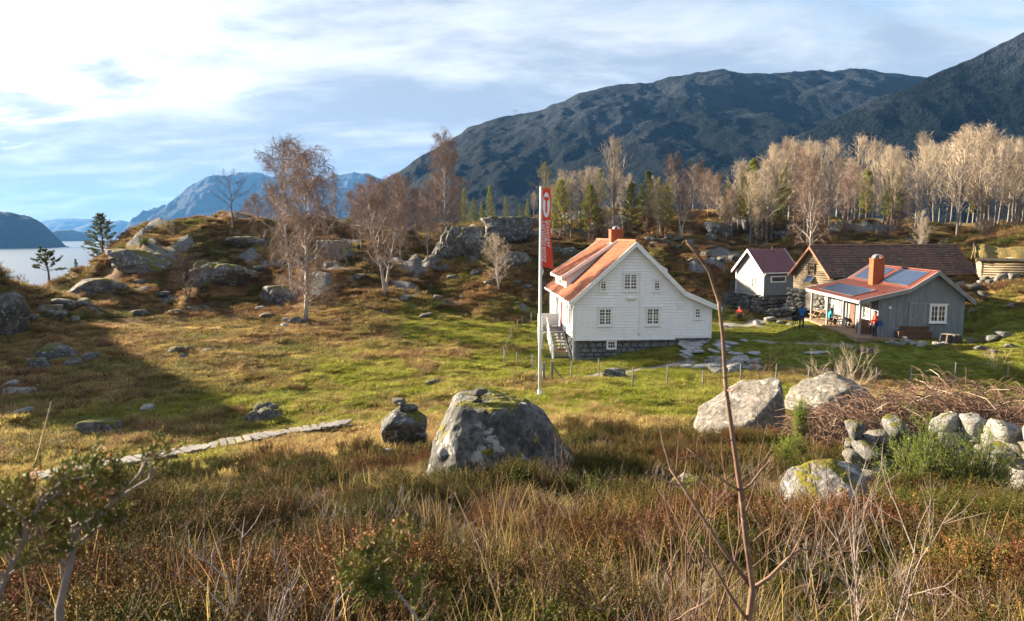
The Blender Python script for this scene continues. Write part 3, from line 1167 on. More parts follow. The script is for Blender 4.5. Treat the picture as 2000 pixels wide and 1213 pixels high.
    # windows of the gable: middle x, sill z, width, height
    def px(u):
        return (u - 1122) / 28.98

    def pz(v):
        return (663 - v) / 28.98
    for (u0, u1, va, vb, cs, co, ro) in ((1169, 1196, 600, 635, 2, 2, 4), (1265, 1292, 600, 635, 2, 2, 4), (1218, 1246, 533, 566, 2, 2, 4), (1171, 1185, 546, 567, 1, 2, 4),
                                          (1278.5, 1292.5, 546, 567, 1, 2, 4), (1363, 1376, 602, 623, 1, 2, 3)):
        window(h, (px((u0 + u1) / 2), -.03, pz(vb)), 0, px(u1) - px(u0) - .1, pz(va) - pz(vb) - .06, cs, co, ro)
    window(h, (px(1196.5), .03, pz(682)), 0, .55, .50, 1, 3, 2, head=False)
    for yy in (1.5, 3.2):
        window(h, (-.03, yy, .85), R(-90), .8, 1.15, 2, 2, 4)
    for yy in (7.9, 10.2):
        window(h, (-.03, yy, .85), R(-90), .8, 1.15, 2, 2, 4)
    # small hood, meter box, cable
    hd = MB()
    hd.hexa([(3.62, -.14, 2.66), (4.12, -.14, 2.66), (4.12, -.03, 2.66), (3.62, -.03, 2.66), (3.55, -.22, 2.8), (4.19, -.22, 2.8), (4.19, -.03, 2.84), (3.55, -.03, 2.84)])
    hd.build('lamp_hood', WHITE2, h)
    MB().box(7.14, 7.3, -.12, -.03, 2.1, 2.42).build('meter_box', WHITE2, h)
    MB().tube([(4.45, -.05, 4.6), (4.46, -.05, 3.0), (4.44, -.05, .35)], .022, 6).build('cable_pipe', WHITE2, h)
    MB().box(4.40, 4.48, -.08, -.03, .25, .36).build('tap_box', STEEL, h)
    # door, landing, stair
    dr = MB().box(-.07, -.01, 4.85, 5.75, .05, 2.05).build('door', REDDOOR, h)
    MB().box(-.09, -.06, 4.95, 5.02, .9, 1.1).build('door_handle', STEEL, dr)
    for (ya, yb_, za, zb_) in ((4.74, 4.85, .05, 2.16), (5.75, 5.86, .05, 2.16), (4.85, 5.75, 2.05, 2.16)):
        MB().box(-.075, -.005, ya, yb_, za, zb_).build('door_frame', WHITE2, h)
    st = empty('stair', (0, 0, 0))
    st.parent = h
    L0, L1 = 4.3, 6.6
    for i in range(9):
        x = -1.75 + i * .19
        MB().box(x, x + .17, L0, L1, -.04, .01).build('landing_board', GREYW, st)
    MB().box(-1.75, -.05, L0, L0 + .08, -.18, -.045).build('landing_beam', WHITE2, st)
    MB().box(-1.75, -1.67, L0 + .09, L1, -.18, -.045).build('landing_beam', WHITE2, st)
    for (x, y) in ((-1.68, L0 + .06), (-1.68, L1 - .06), (-.35, L0 + .06)):
        MB().box(x - .055, x + .055, y - .055, y + .055, -1.95, 1.02 if x < -1 else -.05).build('post', WHITE2, st)
    for (a_, b_) in (((-1.68, L0 + .12), (-1.68, L1 - .12)), ((-1.68, L1 - .04), (-.1, L1 - .04))):
        MB().beam((a_[0], a_[1], 1.0), (b_[0], b_[1], 1.0), .09, .06).build('rail', WHITE2, st)
        MB().beam((a_[0], a_[1], .12), (b_[0], b_[1], .12), .05, .07).build('rail', WHITE2, st)
        n = 14
        for i in range(n):
            t = (i + .5) / n
            x, y = a_[0] + (b_[0] - a_[0]) * t, a_[1] + (b_[1] - a_[1]) * t
            MB().box(x - .05, x + .05, y - .05, y + .05, .157, .967).build('baluster', WHITE2, st)
    # stair flight down towards the platform
    zb0, yb0 = -1.62, .75
    n = 9
    for i in range(n):
        t = (i + .5) / n
        y, z = L0 - (L0 - yb0) * t, -.02 - (1.6) * t
        MB().box(-1.28, -.14, y - .17, y + .15, z - .045, z).build('step', GREYW, st)
    for x in (-1.32, -.10):
        MB().beam((x, L0, -.15), (x, yb0 - .2, -1.78), .05, .26).build('stringer', WHITE2, st)
    MB().beam((-1.34, L0, .98), (-1.34, yb0, -.68), .06, .10).build('handrail', WHITE2, st)
    MB().beam((-1.34, L0 - .02, .5), (-1.34, yb0, -1.15), .035, .22).build('rail_board', WHITE2, st)
    MB().box(-1.39, -1.29, yb0 - .05, yb0 + .05, -1.9, -.62).build('post', WHITE2, st)
    pl = empty('platform', (0, 0, 0))
    pl.parent = h
    for i in range(7):
        y = -1.05 + i * .24
        MB().box(-2.0, .15, y, y + .225, -1.75, -1.70).build('plank', GREYW, pl)
    MB().box(-1.95, -1.85, -1.0, .55, -2.05, -1.752).build('plank', GREYW, pl)
    return h


white_house()


def banner_pole():
    base = gp(1054, 773)
    o = empty('flagpole', base, 0, 'tall white flagpole on the grass in front of the farmhouse', 'flagpole')
    hgt = at(1056, 366, base[1])[2] - base[2]
    MB().tube([(0, 0, -.2), (0, 0, 3), (0, 0, hgt)], [.075, .07, .045], 12).build('pole', WHITE2, o, True)
    MB().tube([(0, 0, -.2), (0, 0, .28)], [.13, .11], 10).build('foot', WHITE2, o, True)
    MB().tube([(0, 0, hgt), (0, 0, hgt + .06)], [.06, .02], 10).build('cap', WHITE2, o)
    hal = MB().tube([(.09, 0, 1.3), (.085, .0, 3.5), (.08, 0, hgt - .1)], .008, 5)
    hal.build('halyard', WHITE2, o)
    MB().tube([(.05, 0, 6.4), (.16, -.02, 6.15), (.09, 0, 5.95), (.13, 0, 6.3)], .02, 5).build('rope_coil', WHITE2, o)
    # banner
    BL, BW = 3.72, .42
    RED = pm('red_banner_cloth', (.72, .075, .035), (.64, .06, .03), scale=1.5, rough=.7, bump=.1)
    WCL = pm('white_print', (.8, .8, .78), (.76, .76, .75), scale=4, rough=.7, bump=0)
    bl = empty('banner', (base[0] + .07, base[1], base[2] + hgt - .05), 0, 'long red banner with white emblem and lettering hanging on the flagpole', 'banner')

    def surf(x, z, off=0.0):
        """x 0..1 across, z metres down"""
        k = z / BL
        wx = (BW + .17 * max(0, k - .55) / .45) * x
        y = .05 * math.sin(z * 1.9 + x * 2) * x + .07 * k * x * math.sin(3 * x + 1)
        return (wx, y - off, -z - .14 * x * k ** 3)
    mb = MB()
    nx, nz = 8, 48
    for sd in (0.0, -.008):
        for i in range(nx):
            for j in range(nz):
                q = [surf(i / nx, BL * j / nz, sd), surf(i / nx, BL * (j + 1) / nz, sd), surf((i + 1) / nx, BL * (j + 1) / nz, sd), surf((i + 1) / nx, BL * j / nz, sd)]
                mb.face(q if sd == 0 else q[::-1])
    mb.build('cloth', RED, bl, True)
    e = MB()
    cx, cz, rx, rzz = .5, .78, .40, .60
    N = 36
    rings = [[(cx + rx * math.cos(2 * math.pi * k / N) * q, cz + rzz * math.sin(2 * math.pi * k / N) * q) for k in range(N)] for q in (.001, .34, .67, 1)]
    for a, b in zip(rings[:-1], rings[1:]):
        for k in range(N):
            k2 = (k + 1) % N
            e.face([surf(*a[k], .012), surf(*b[k], .012), surf(*b[k2], .012), surf(*a[k2], .012)][::-1])
    e.build('emblem_disc', WCL, bl)
    tt = MB()
    for (x0, x1, z0, z1) in ((.24, .76, .40, .57), (.40, .60, .57, 1.16)):
        for i in range(4):
            for j in range(6):
                xa, xb = x0 + (x1 - x0) * i / 4, x0 + (x1 - x0) * (i + 1) / 4
                za, zb = z0 + (z1 - z0) * j / 6, z0 + (z1 - z0) * (j + 1) / 6
                tt.face([surf(xa, za, .02), surf(xa, zb, .02), surf(xb, zb, .02), surf(xb, za, .02)])
    tt.build('emblem_letter', RED, bl)
    for (txt, size, xc, zs, zlen) in (('Stavanger', .30, .74, 1.50, 1.28), ('Turistforening', .30, .30, 1.50, 1.98)):
        cu = bpy.data.curves.new('lettering', 'FONT')
        cu.body = txt
        cu.size = size
        cu.space_character = 1.08
        cu.resolution_u = 3
        tmp = bpy.data.objects.new('lettering', cu)
        COL.objects.link(tmp)
        me = bpy.data.meshes.new_from_object(tmp.evaluated_get(bpy.context.evaluated_depsgraph_get()))
        bpy.data.objects.remove(tmp)
        co = np.empty(len(me.vertices) * 3)
        me.vertices.foreach_get('co', co)
        co = co.reshape(-1, 3)
        k = zlen / (co[:, 0].max() - co[:, 0].min())
        new = []
        for c in co:
            x = xc + (c[1] - .1) / BW * 1.0
            new.append(surf(x, zs + (c[0] - co[:, 0].min()) * k, .013))
        me.vertices.foreach_set('co', np.array(new).ravel())
        me.materials.clear()
        me.materials.append(WCL)
        me.update()
        link('lettering', me, bl)


banner_pole()

# ---------------------------------------------------------------- grey cabin with verandah
def arch_cap(mb, x, y, z, r, half, th=.025, n=10):
    for i in range(n):
        t0, t1 = math.pi * i / n, math.pi * (i + 1) / n
        p = lambda t, q: (x - q * math.cos(t), z + q * math.sin(t))
        (xa, za), (xb, zb), (xc, zc), (xd, zd) = p(t0, r), p(t1, r), p(t1, r - th), p(t0, r - th)
        mb.hexa([(xd, y - half, zd), (xc, y - half, zc), (xc, y + half, zc), (xd, y + half, zd), (xa, y - half, za), (xb, y - half, zb), (xb, y + half, zb), (xa, y + half, za)])


def roof_frame(pa, pb, y):
    a, b = Vector((pa[0], 0, pa[1])), Vector((pb[0], 0, pb[1]))
    return a, (b - a).normalized(), (b - a).length


def rake(parent, pts, y, wd, th, mat, name='barge_board', dz=-.1):
    for (xa, za), (xb, zb) in zip(pts[:-1], pts[1:]):
        MB().hexa([(xa, y - th / 2, za + dz - wd / 2), (xb, y - th / 2, zb + dz - wd / 2), (xb, y + th / 2, zb + dz - wd / 2), (xa, y + th / 2, za + dz - wd / 2),
                   (xa, y - th / 2, za + dz + wd / 2), (xb, y - th / 2, zb + dz + wd / 2), (xb, y + th / 2, zb + dz + wd / 2), (xa, y + th / 2, za + dz + wd / 2)]).build(name, mat, parent)


def vboards(parent, x0, x1, y, ztop, z0, mat, w=.235, axis='x', sgn=-1, joined=None, skip=()):
    """upright boards, every second one set proud"""
    n = int(round((x1 - x0) / w))
    for i in range(n):
        a, b = x0 + (x1 - x0) * i / n, x0 + (x1 - x0) * (i + 1) / n
        d = .034 if i % 2 else .012
        a, b = (a - .03, b + .03) if i % 2 else (a, b)
        za, zb = ztop(max(a, x0)), ztop(min(b, x1))
        mid = None
        yo, yb = y + sgn * d, y - sgn * (.03 if i % 2 else .031)
        pts = [(a, yo, z0), (b, yo, z0), (b, yb, z0), (a, yb, z0), (a, yo, za), (b, yo, zb), (b, yb, zb), (a, yb, za)]
        if axis == 'y':
            pts = [(p[1], p[0], p[2]) for p in pts]
            if sgn < 0:
                pts = [pts[k] for k in (3, 2, 1, 0, 7, 6, 5, 4)]
        elif sgn > 0:
            pts = [pts[k] for k in (3, 2, 1, 0, 7, 6, 5, 4)]
        if joined is None:
            MB().hexa(pts).build('board', mat, parent)
        else:
            joined.hexa(pts)


def solar(parent, o, a, b, n, nx, nz, pw, ph, gap=.03):
    """a grid of panels lying on a roof slope; o lower corner, a along the eave, b up the slope"""
    o, a, b = Vector(o), Vector(a).normalized(), Vector(b).normalized()
    for i in range(nx):
        for j in range(nz):
            q = o + a * (i * (pw + gap)) + b * (j * (ph + gap)) + n * .07
            p = [q, q + a * pw, q + a * pw + b * ph, q + b * ph]
            if a.cross(b).dot(n) < 0:
                p = [p[1], p[0], p[3], p[2]]
            fr = MB().hexa([c - n * .035 for c in p] + p).build('solar_panel', STEEL, parent)
            g = MB()
            k = .028
            c0, ca, cb = q + a * k + b * k, a * (pw - 2 * k), b * (ph - 2 * k)
            pp = [c0, c0 + ca, c0 + ca + cb, c0 + cb]
            if a.cross(b).dot(n) < 0:
                pp = [pp[1], pp[0], pp[3], pp[2]]
            g.hexa([c + n * .001 for c in pp] + [c + n * .006 for c in pp])
            g.build('cell', PANELM, fr)
            gl = MB()
            for s in range(1, 6):
                c1 = c0 + ca * (s / 6) + n * .007
                gl.beam(c1, c1 + cb, .008, .003, 0, up=n)
            for s in range(1, 8):
                c1 = c0 + cb * (s / 8) + n * .0075
                gl.beam(c1, c1 + ca, .008, .003, 0, up=n)
            gl.build('grid_line', GRIDM, fr)


GRIDM = pm('cell_grid', (.07, .10, .16), (.05, .075, .12), rough=.4, bump=0)


def cabin():
    c = empty('cabin', CAB_P, CAB_RZ, 'grey boarded cabin with solar panels on its red roof and a verandah', 'cabin')
    LEN, W = 9.5, 5.37
    AP, KN, PE, RE = (3.46, 4.12), (1.75, 2.96), (-1.42, 2.18), (5.86, 2.14)

    def zr(x):
        pts = [PE, KN, AP, RE]
        for (xa, za), (xb, zb) in zip(pts[:-1], pts[1:]):
            if xa <= x <= xb:
                return za + (zb - za) * (x - xa) / (xb - xa)
        return pts[-1][1]
    # gable boards run up to the roof; split where the roof bends
    for (xa, xb) in ((0, AP[0]), (AP[0], W)):
        vboards(c, xa, xb, 0, lambda x: zr(x) - .12, -.35, GREYP)
    back = MB()
    back.box(.05, W - .05, .035, .06, -.35, 2.2)
    vboards(c, 0, W, LEN, lambda x: min(zr(x) - .12, 9), -.35, GREYP, sgn=1, joined=back)
    back.build('wall', GREYP, c)
    sd = MB()
    vboards(c, .04, LEN, 0, lambda y: zr(0) - .12, -.35, GREYP, axis='y', sgn=-1, joined=sd)
    sd.build('wall', GREYP, c)
    sd = MB()
    vboards(c, .04, LEN, W, lambda y: zr(W) - .12, -.35, GREYP, axis='y', sgn=1, joined=sd)
    sd.build('wall', GREYP, c)
    y0, y1 = -.4, LEN + .35
    for i, (pa, pb) in enumerate(((PE, KN), (KN, AP), (RE, AP))):
        a, b, S = roof_frame(pa, pb, 0)
        mb = MB()
        seam_sheet(mb, (pa[0], y0, pa[1]), (0, 1, 0), b, y1 - y0, S, .42)
        mb.build('roof', REDMET, c)
    MB().beam((AP[0], y0, AP[1] + .03), (AP[0], y1, AP[1] + .03), .26, .05).build('ridge_cap', REDMET, c)
    for y in (y0 - .03, y1 + .03):
        rake(c, [PE, KN, AP, RE], y, .26, .05, GREYT)
        rake(c, [PE, KN, AP, RE], y * 1.0 + (-.045 if y < 0 else .045), .1, .05, GREYT, 'barge_trim', dz=.0)
    MB().box(PE[0] - .04, PE[0], y0, y1, PE[1] - .22, PE[1] - .02).build('fascia', GREYT, c)
    # underside of the verandah roof
    mb = MB()
    n = 14
    for i in range(n):
        xa, xb = PE[0] + (0 - PE[0]) * i / n, PE[0] + (0 - PE[0]) * (i + 1) / n
        mb.hexa([(xa + .005, y0 + .03, zr(xa) - .125), (xb - .005, y0 + .03, zr(xb) - .125), (xb - .005, y1 - .03, zr(xb) - .125), (xa + .005, y1 - .03, zr(xa) - .125),
                 (xa + .005, y0 + .03, zr(xa) - .1), (xb - .005, y0 + .03, zr(xb) - .1), (xb - .005, y1 - .03, zr(xb) - .1), (xa + .005, y1 - .03, zr(xa) - .1)])
    mb.build('ceiling', GREYT, c)
    MB().beam((-1.22, y0 + .1, zr(-1.22) - .2), (-1.22, y1 - .1, zr(-1.22) - .2), .12, .14).build('beam', GREYT, c)
    for y in (-.15, 2.6, 5.6, 9.0):
        MB().box(-1.29, -1.15, y - .07, y + .07, -.45, zr(-1.22) - .27).build('post', GREYT, c)
    # deck
    for i in range(8):
        x = -1.62 + i * .2
        MB().box(x, x + .185, -1.0 if i < 8 else 0, LEN, -.25, -.2).build('deck_board', DECKW, c)
    for i in range(5):
        y = -1.02 + i * .2
        MB().box(.02, 1.45, y, y + .185, -.33, -.28).build('deck_board', DECKW, c)
    MB().box(-1.66, -1.622, -1.0, LEN, -.48, -.21).build('deck_skirt', DECKW, c)
    MB().box(-1.62, .0, -1.06, -1.005, -.5, -.21).build('deck_skirt', DECKW, c)
    MB().box(-1.0, 1.5, -1.5, -1.1, -.52, -.47).build('deck_step', DECKW, c)
    # front: door, window, small box
    dr = MB().box(2.0, 2.88, -.075, -.04, -.05, 1.93).build('door', GREYP, c)
    for x in (2.2, 2.42, 2.64):
        MB().box(x, x + .012, -.079, -.074, 0, 1.9).build('door_groove', DARKW, dr)
    MB().box(2.08, 2.12, -.11, -.074, .85, 1.0).build('door_handle', STEEL, dr)
    MB().box(1.9, 3.1, -.10, -.03, 1.95, 2.03).build('door_head', GREYT, c)
    for x in (1.92, 2.885):
        MB().box(x, x + .075, -.085, -.036, -.05, 1.948).build('door_frame', GREYT, c)
    window(c, (3.75, -.035, .80), 0, .92, 1.06, 2, 2, 3)
    MB().box(.62, .78, -.12, -.035, 1.62, 1.78).build('outlet_box', WHITE2, c)
    for y in (1.6, 6.6):
        window(c, (-.035, y, .75), R(-90), .95, 1.05, 2, 2, 3)
    dr = MB().box(-.075, -.036, 3.6, 4.5, -.2, 1.85).build('door', BROWNW, c)
    MB().box(-.1, -.074, 3.7, 3.75, .8, .95).build('door_handle', STEEL, dr)
    # chimney
    ch = MB().box(1.35, 2.13, 4.35, 5.05, 2.4, 4.72).build('chimney', ORANGE, c)
    MB().box(1.32, 2.16, 4.32, 5.08, 4.72, 4.78).build('chimney_crown', ORANGE, ch)
    a = MB()
    arch_cap(a, 1.74, 4.7, 4.78, .3, .3)
    a.build('chimney_cap', STEEL, ch)
    # panels
    a_, b_, S = roof_frame(KN, AP, 0)
    nn = Vector((0, 1, 0)).cross(b_)
    nn = nn if nn.z > 0 else -nn
    solar(c, Vector((KN[0], .35, KN[1])) + b_ * .22, (0, 1, 0), b_, nn, 4, 1, .98, 1.6)
    solar(c, Vector((KN[0], 5.2, KN[1])) + b_ * .22, (0, 1, 0), b_, nn, 4, 1, .98, 1.6)
    a_, b_, S = roof_frame(PE, KN, 0)
    nn = Vector((0, 1, 0)).cross(b_)
    nn = nn if nn.z > 0 else -nn
    solar(c, Vector((PE[0], 1.6, PE[1])) + b_ * .35, (0, 1, 0), b_, nn, 6, 1, 1.05, 1.7)
    # bench chest against the gable
    w = loc2w(CAB_P, CAB_RZ, 1.1, -.62, -.33)
    be = empty('storage_bench', w, CAB_RZ, 'dark brown wooden bench box against the grey cabin gable', 'bench')
    MB().box(0, 2.1, 0, .5, 0, .46).build('chest', BROWNW, be)
    MB().box(-.04, 2.14, -.04, .52, .462, .51).build('seat', BROWNW, be)
    for i in range(3):
        MB().box(.3, 2.14, .5, .545, .53 + i * .1, .61 + i * .1).build('back_board', BROWNW, be)
    # picnic table with benches on the verandah
    for k, (lx, ly, lab) in enumerate(((-.78, 5.2, 'picnic table in the middle of the cabin verandah'), (-.78, 8.0, 'picnic table at the far end of the cabin verandah'))):
        w = loc2w(CAB_P, CAB_RZ, lx, ly, -.2)
        t = empty('picnic_table', w, CAB_RZ, 'pale wooden ' + lab, 'table', 'tables on the verandah')
        for i in range(4):
            MB().box(-.34 + i * .175, -.18 + i * .175, -.9, .9, .70, .74).build('table_plank', DECKW, t)
        for x in (-.72, .56):
            MB().box(x, x + .2, -.9, .9, .40, .44).build('bench_plank', DECKW, t)
        for y in (-.6, .6):
            MB().beam((-.25, y, .7), (-.58, y, 0), .07, .06).build('leg', DECKW, t)
            MB().beam((.25, y, .7), (.58, y, 0), .07, .06).build('leg', DECKW, t)
            MB().box(-.7, .74, y - .1, y - .04, .34, .398).build('cross_beam', DECKW, t)
    # planter-like wooden crate by the post
    w = loc2w(CAB_P, CAB_RZ, -.55, 1.0, -.2)
    cr = empty('wooden_crate', w, CAB_RZ, 'tall red brown wooden crate on the verandah near the front post', 'crate')
    for (x0, x1, ya, yb) in ((-.3, .3, -.3, -.26), (-.3, .3, .26, .3), (-.3, -.26, -.26, .26), (.26, .3, -.26, .26)):
        for i in range(4):
            MB().box(x0, x1, ya, yb, .03 + i * .24, .25 + i * .24).build('slat', BROWNW, cr)
    MB().box(-.26, .26, -.26, .26, 0, .05).build('bottom', BROWNW, cr)


cabin()


# ---------------------------------------------------------------- dry stone facings: every stone is a part
def drystone(parent, rnd, p0, p1, z0, z1, depth, mats, size=.42, nameit='stone'):
    """rough stones stacked between two corners (local x,y), each its own child"""
    p0, p1 = Vector((p0[0], p0[1], 0)), Vector((p1[0], p1[1], 0))
    d = (p1 - p0)
    L = d.length
    d.normalize()
    z = z0
    while z < z1 - .1:
        h = min(size * rnd.uniform(.7, 1.1), max(.15, z1 - z))
        s = rnd.uniform(-.1, .05)
        while s < L:
            w = size * rnd.uniform(.8, 1.7)
            me = rnd.choice(rocks_of(rnd.choice(mats)))
            q = p0 + d * (s + w / 2)
            o = place_rock(nameit, me, (q.x + rnd.uniform(-.04, .04), q.y + rnd.uniform(-.05, .05), z + h / 2), (w * .60, depth * .62, h * .68), math.atan2(d.y, d.x) + rnd.choice((0, math.pi)), (rnd.uniform(-.15, .15), rnd.uniform(-.12, .12)), parent)
            s += w * .96
        z += h * .92


def metal_house():
    rnd = random.Random(9)
    b = empty('small_house', BLD_P, BLD_RZ, 'small pale boarded house with maroon metal roof on a stone base', 'house')
    G, L, HT = 4.39, 3.8, 2.47
    AZ = 4.5

    def zt(y):
        return HT + (AZ - HT) * (1 - abs(y - G / 2) / (G / 2))
    w = MB()
    # gable boards face local -x; long wall faces local -y
    clap(w, lambda z: 0 if z < HT else (z - HT) / (AZ - HT) * G / 2, lambda z: G if z < HT else G - (z - HT) / (AZ - HT) * G / 2, 0, AZ - .1, 0, .14, axis='y', sgn=-1)
    w.build('wall', PALEW, b)
    w = MB()
    clap(w, lambda z: 0.0, lambda z: L, 0, HT, 0, .14)
    w.build('wall', GREYP, b)  # this side's shade is put into the board colour; other walls are pale
    w = MB()
    clap(w, lambda z: 0.0, lambda z: L, 0, HT, G, .14, sgn=1)
    clap(w, lambda z: 0 if z < HT else (z - HT) / (AZ - HT) * G / 2, lambda z: G if z < HT else G - (z - HT) / (AZ - HT) * G / 2, 0, AZ - .1, L, .14, axis='y', sgn=1)
    w.build('wall', PALEW, b)
    MB().box(-.07, .06, -.07, .06, -.02, HT).build('corner_board', WHITE2, b)
    MB().box(-.07, .06, G - .06, G + .07, -.02, HT).build('corner_board', WHITE2, b)
    ov = .32
    sl = (AZ - HT) / (G / 2)
    S = (G / 2 + ov) * math.sqrt(1 + sl * sl)
    mb = MB()
    seam_sheet(mb, (-.4, -ov, HT - ov * sl + .14), (1, 0, 0), (0, 1, sl), L + .8, S, .33)
    mb.build('roof', MAROON, b)
    mb = MB()
    seam_sheet(mb, (-.4, G + ov, HT - ov * sl + .14), (1, 0, 0), (0, -1, sl), L + .8, S, .33)
    mb.build('roof', MAROON, b)
    for x in (-.43, L + .43):
        for (ya, yb) in ((-ov - .02, G / 2), (G / 2, G + ov + .02)):
            za, zb = zt(max(0, min(G, ya))) + (0 if 0 <= ya <= G else -ov * sl) + .04, zt(max(0, min(G, yb))) + (0 if 0 <= yb <= G else -ov * sl) + .04
            MB().hexa([(x - .03, ya, za - .13), (x + .03, ya, za - .13), (x + .03, yb, zb - .13), (x - .03, yb, zb - .13),
                       (x - .03, ya, za + .13), (x + .03, ya, za + .13), (x + .03, yb, zb + .13), (x - .03, yb, zb + .13)]).build('barge_board', WHITE2, b)
    MB().tube([(-.4, -ov - .05, HT - ov * sl + .08), (L + .4, -ov - .05, HT - ov * sl + .08)], .055, 8).build('gutter', WHITE2, b)
    MB().tube([(-.02, -ov - .05, HT - ov * sl + .03), (-.02, -.1, HT - .55), (-.02, -.1, -.4)], .04, 6).build('downpipe', WHITE2, b)
    window(b, (-.03, 1.55, .72), R(-90), .42, .95, 1, 1, 2, head=False)
    window(b, (1.75, -.03, 1.35), 0, 1.75, .52, 1, 1, 1, head=False)
    MB().box(.9, 1.0, -.07, -.04, 1.33, 1.88).build('window_post', WHITE2, b)
    MB().tube([(2.4, G / 2 - .35, AZ - .1), (2.4, G / 2 - .35, AZ + .42)], .07, 8).build('vent_pipe', DARKW, b)
    # stone base with a plank door in the gable side
    f = empty('stone_base', (0, 0, 0))
    f.parent = b
    drystone(f, rnd, (0, .0), (0, 1.1), -1.9, -.02, .5, [ROCKL, ROCKB], .40)
    drystone(f, rnd, (0, 2.0), (0, G), -1.9, -.02, .5, [ROCKL, ROCKB], .40)
    drystone(f, rnd, (0, 1.1), (0, 2.0), -.32, -.02, .5, [ROCKL], .30)
    drystone(f, rnd, (.1, 0), (L, 0), -1.9, -.25, .5, [ROCK, ROCKB], .40)
    MB().box(.15, L, .15, G - .1, -2.2, -.03).build('core', FOUND, b)
    MB().box(.02, .1, 1.1, 2.0, -1.95, -.32).build('plank_door', BROWNW, b)
    # stone stair and retaining wall to the right of the base
    w = loc2w(BLD_P, BLD_RZ, 0, -2.6, -1.45)
    s = empty('stone_stair', w, BLD_RZ, 'rough stone steps beside the small house with the maroon roof', 'steps')
    for i in range(6):
        for k in range(3):
            me = rnd.choice(rocks_of(SLAB))
            place_rock('stone', me, (1.6 + i * .28 + rnd.uniform(-.04, .04), .3 + k * .62 + rnd.uniform(-.05, .05), .1 + i * .2), (.34, .38, .17), rnd.uniform(-.3, .3), (0, 0), s)
    w = loc2w(BLD_P, BLD_RZ, -.9, -2.3, 0)
    rw = empty('retaining_wall', (w[0], w[1], hz(w[0], w[1])), BLD_RZ, 'low dry stone retaining wall in front of the small house', 'stone wall')
    drystone(rw, rnd, (0, 0), (2.4, .2), -.25, .85, .55, [ROCKL, ROCKB], .42)
    drystone(rw, rnd, (0, 0), (.3, 1.5), -.2, .6, .5, [ROCKL, ROCK], .42)


metal_house()


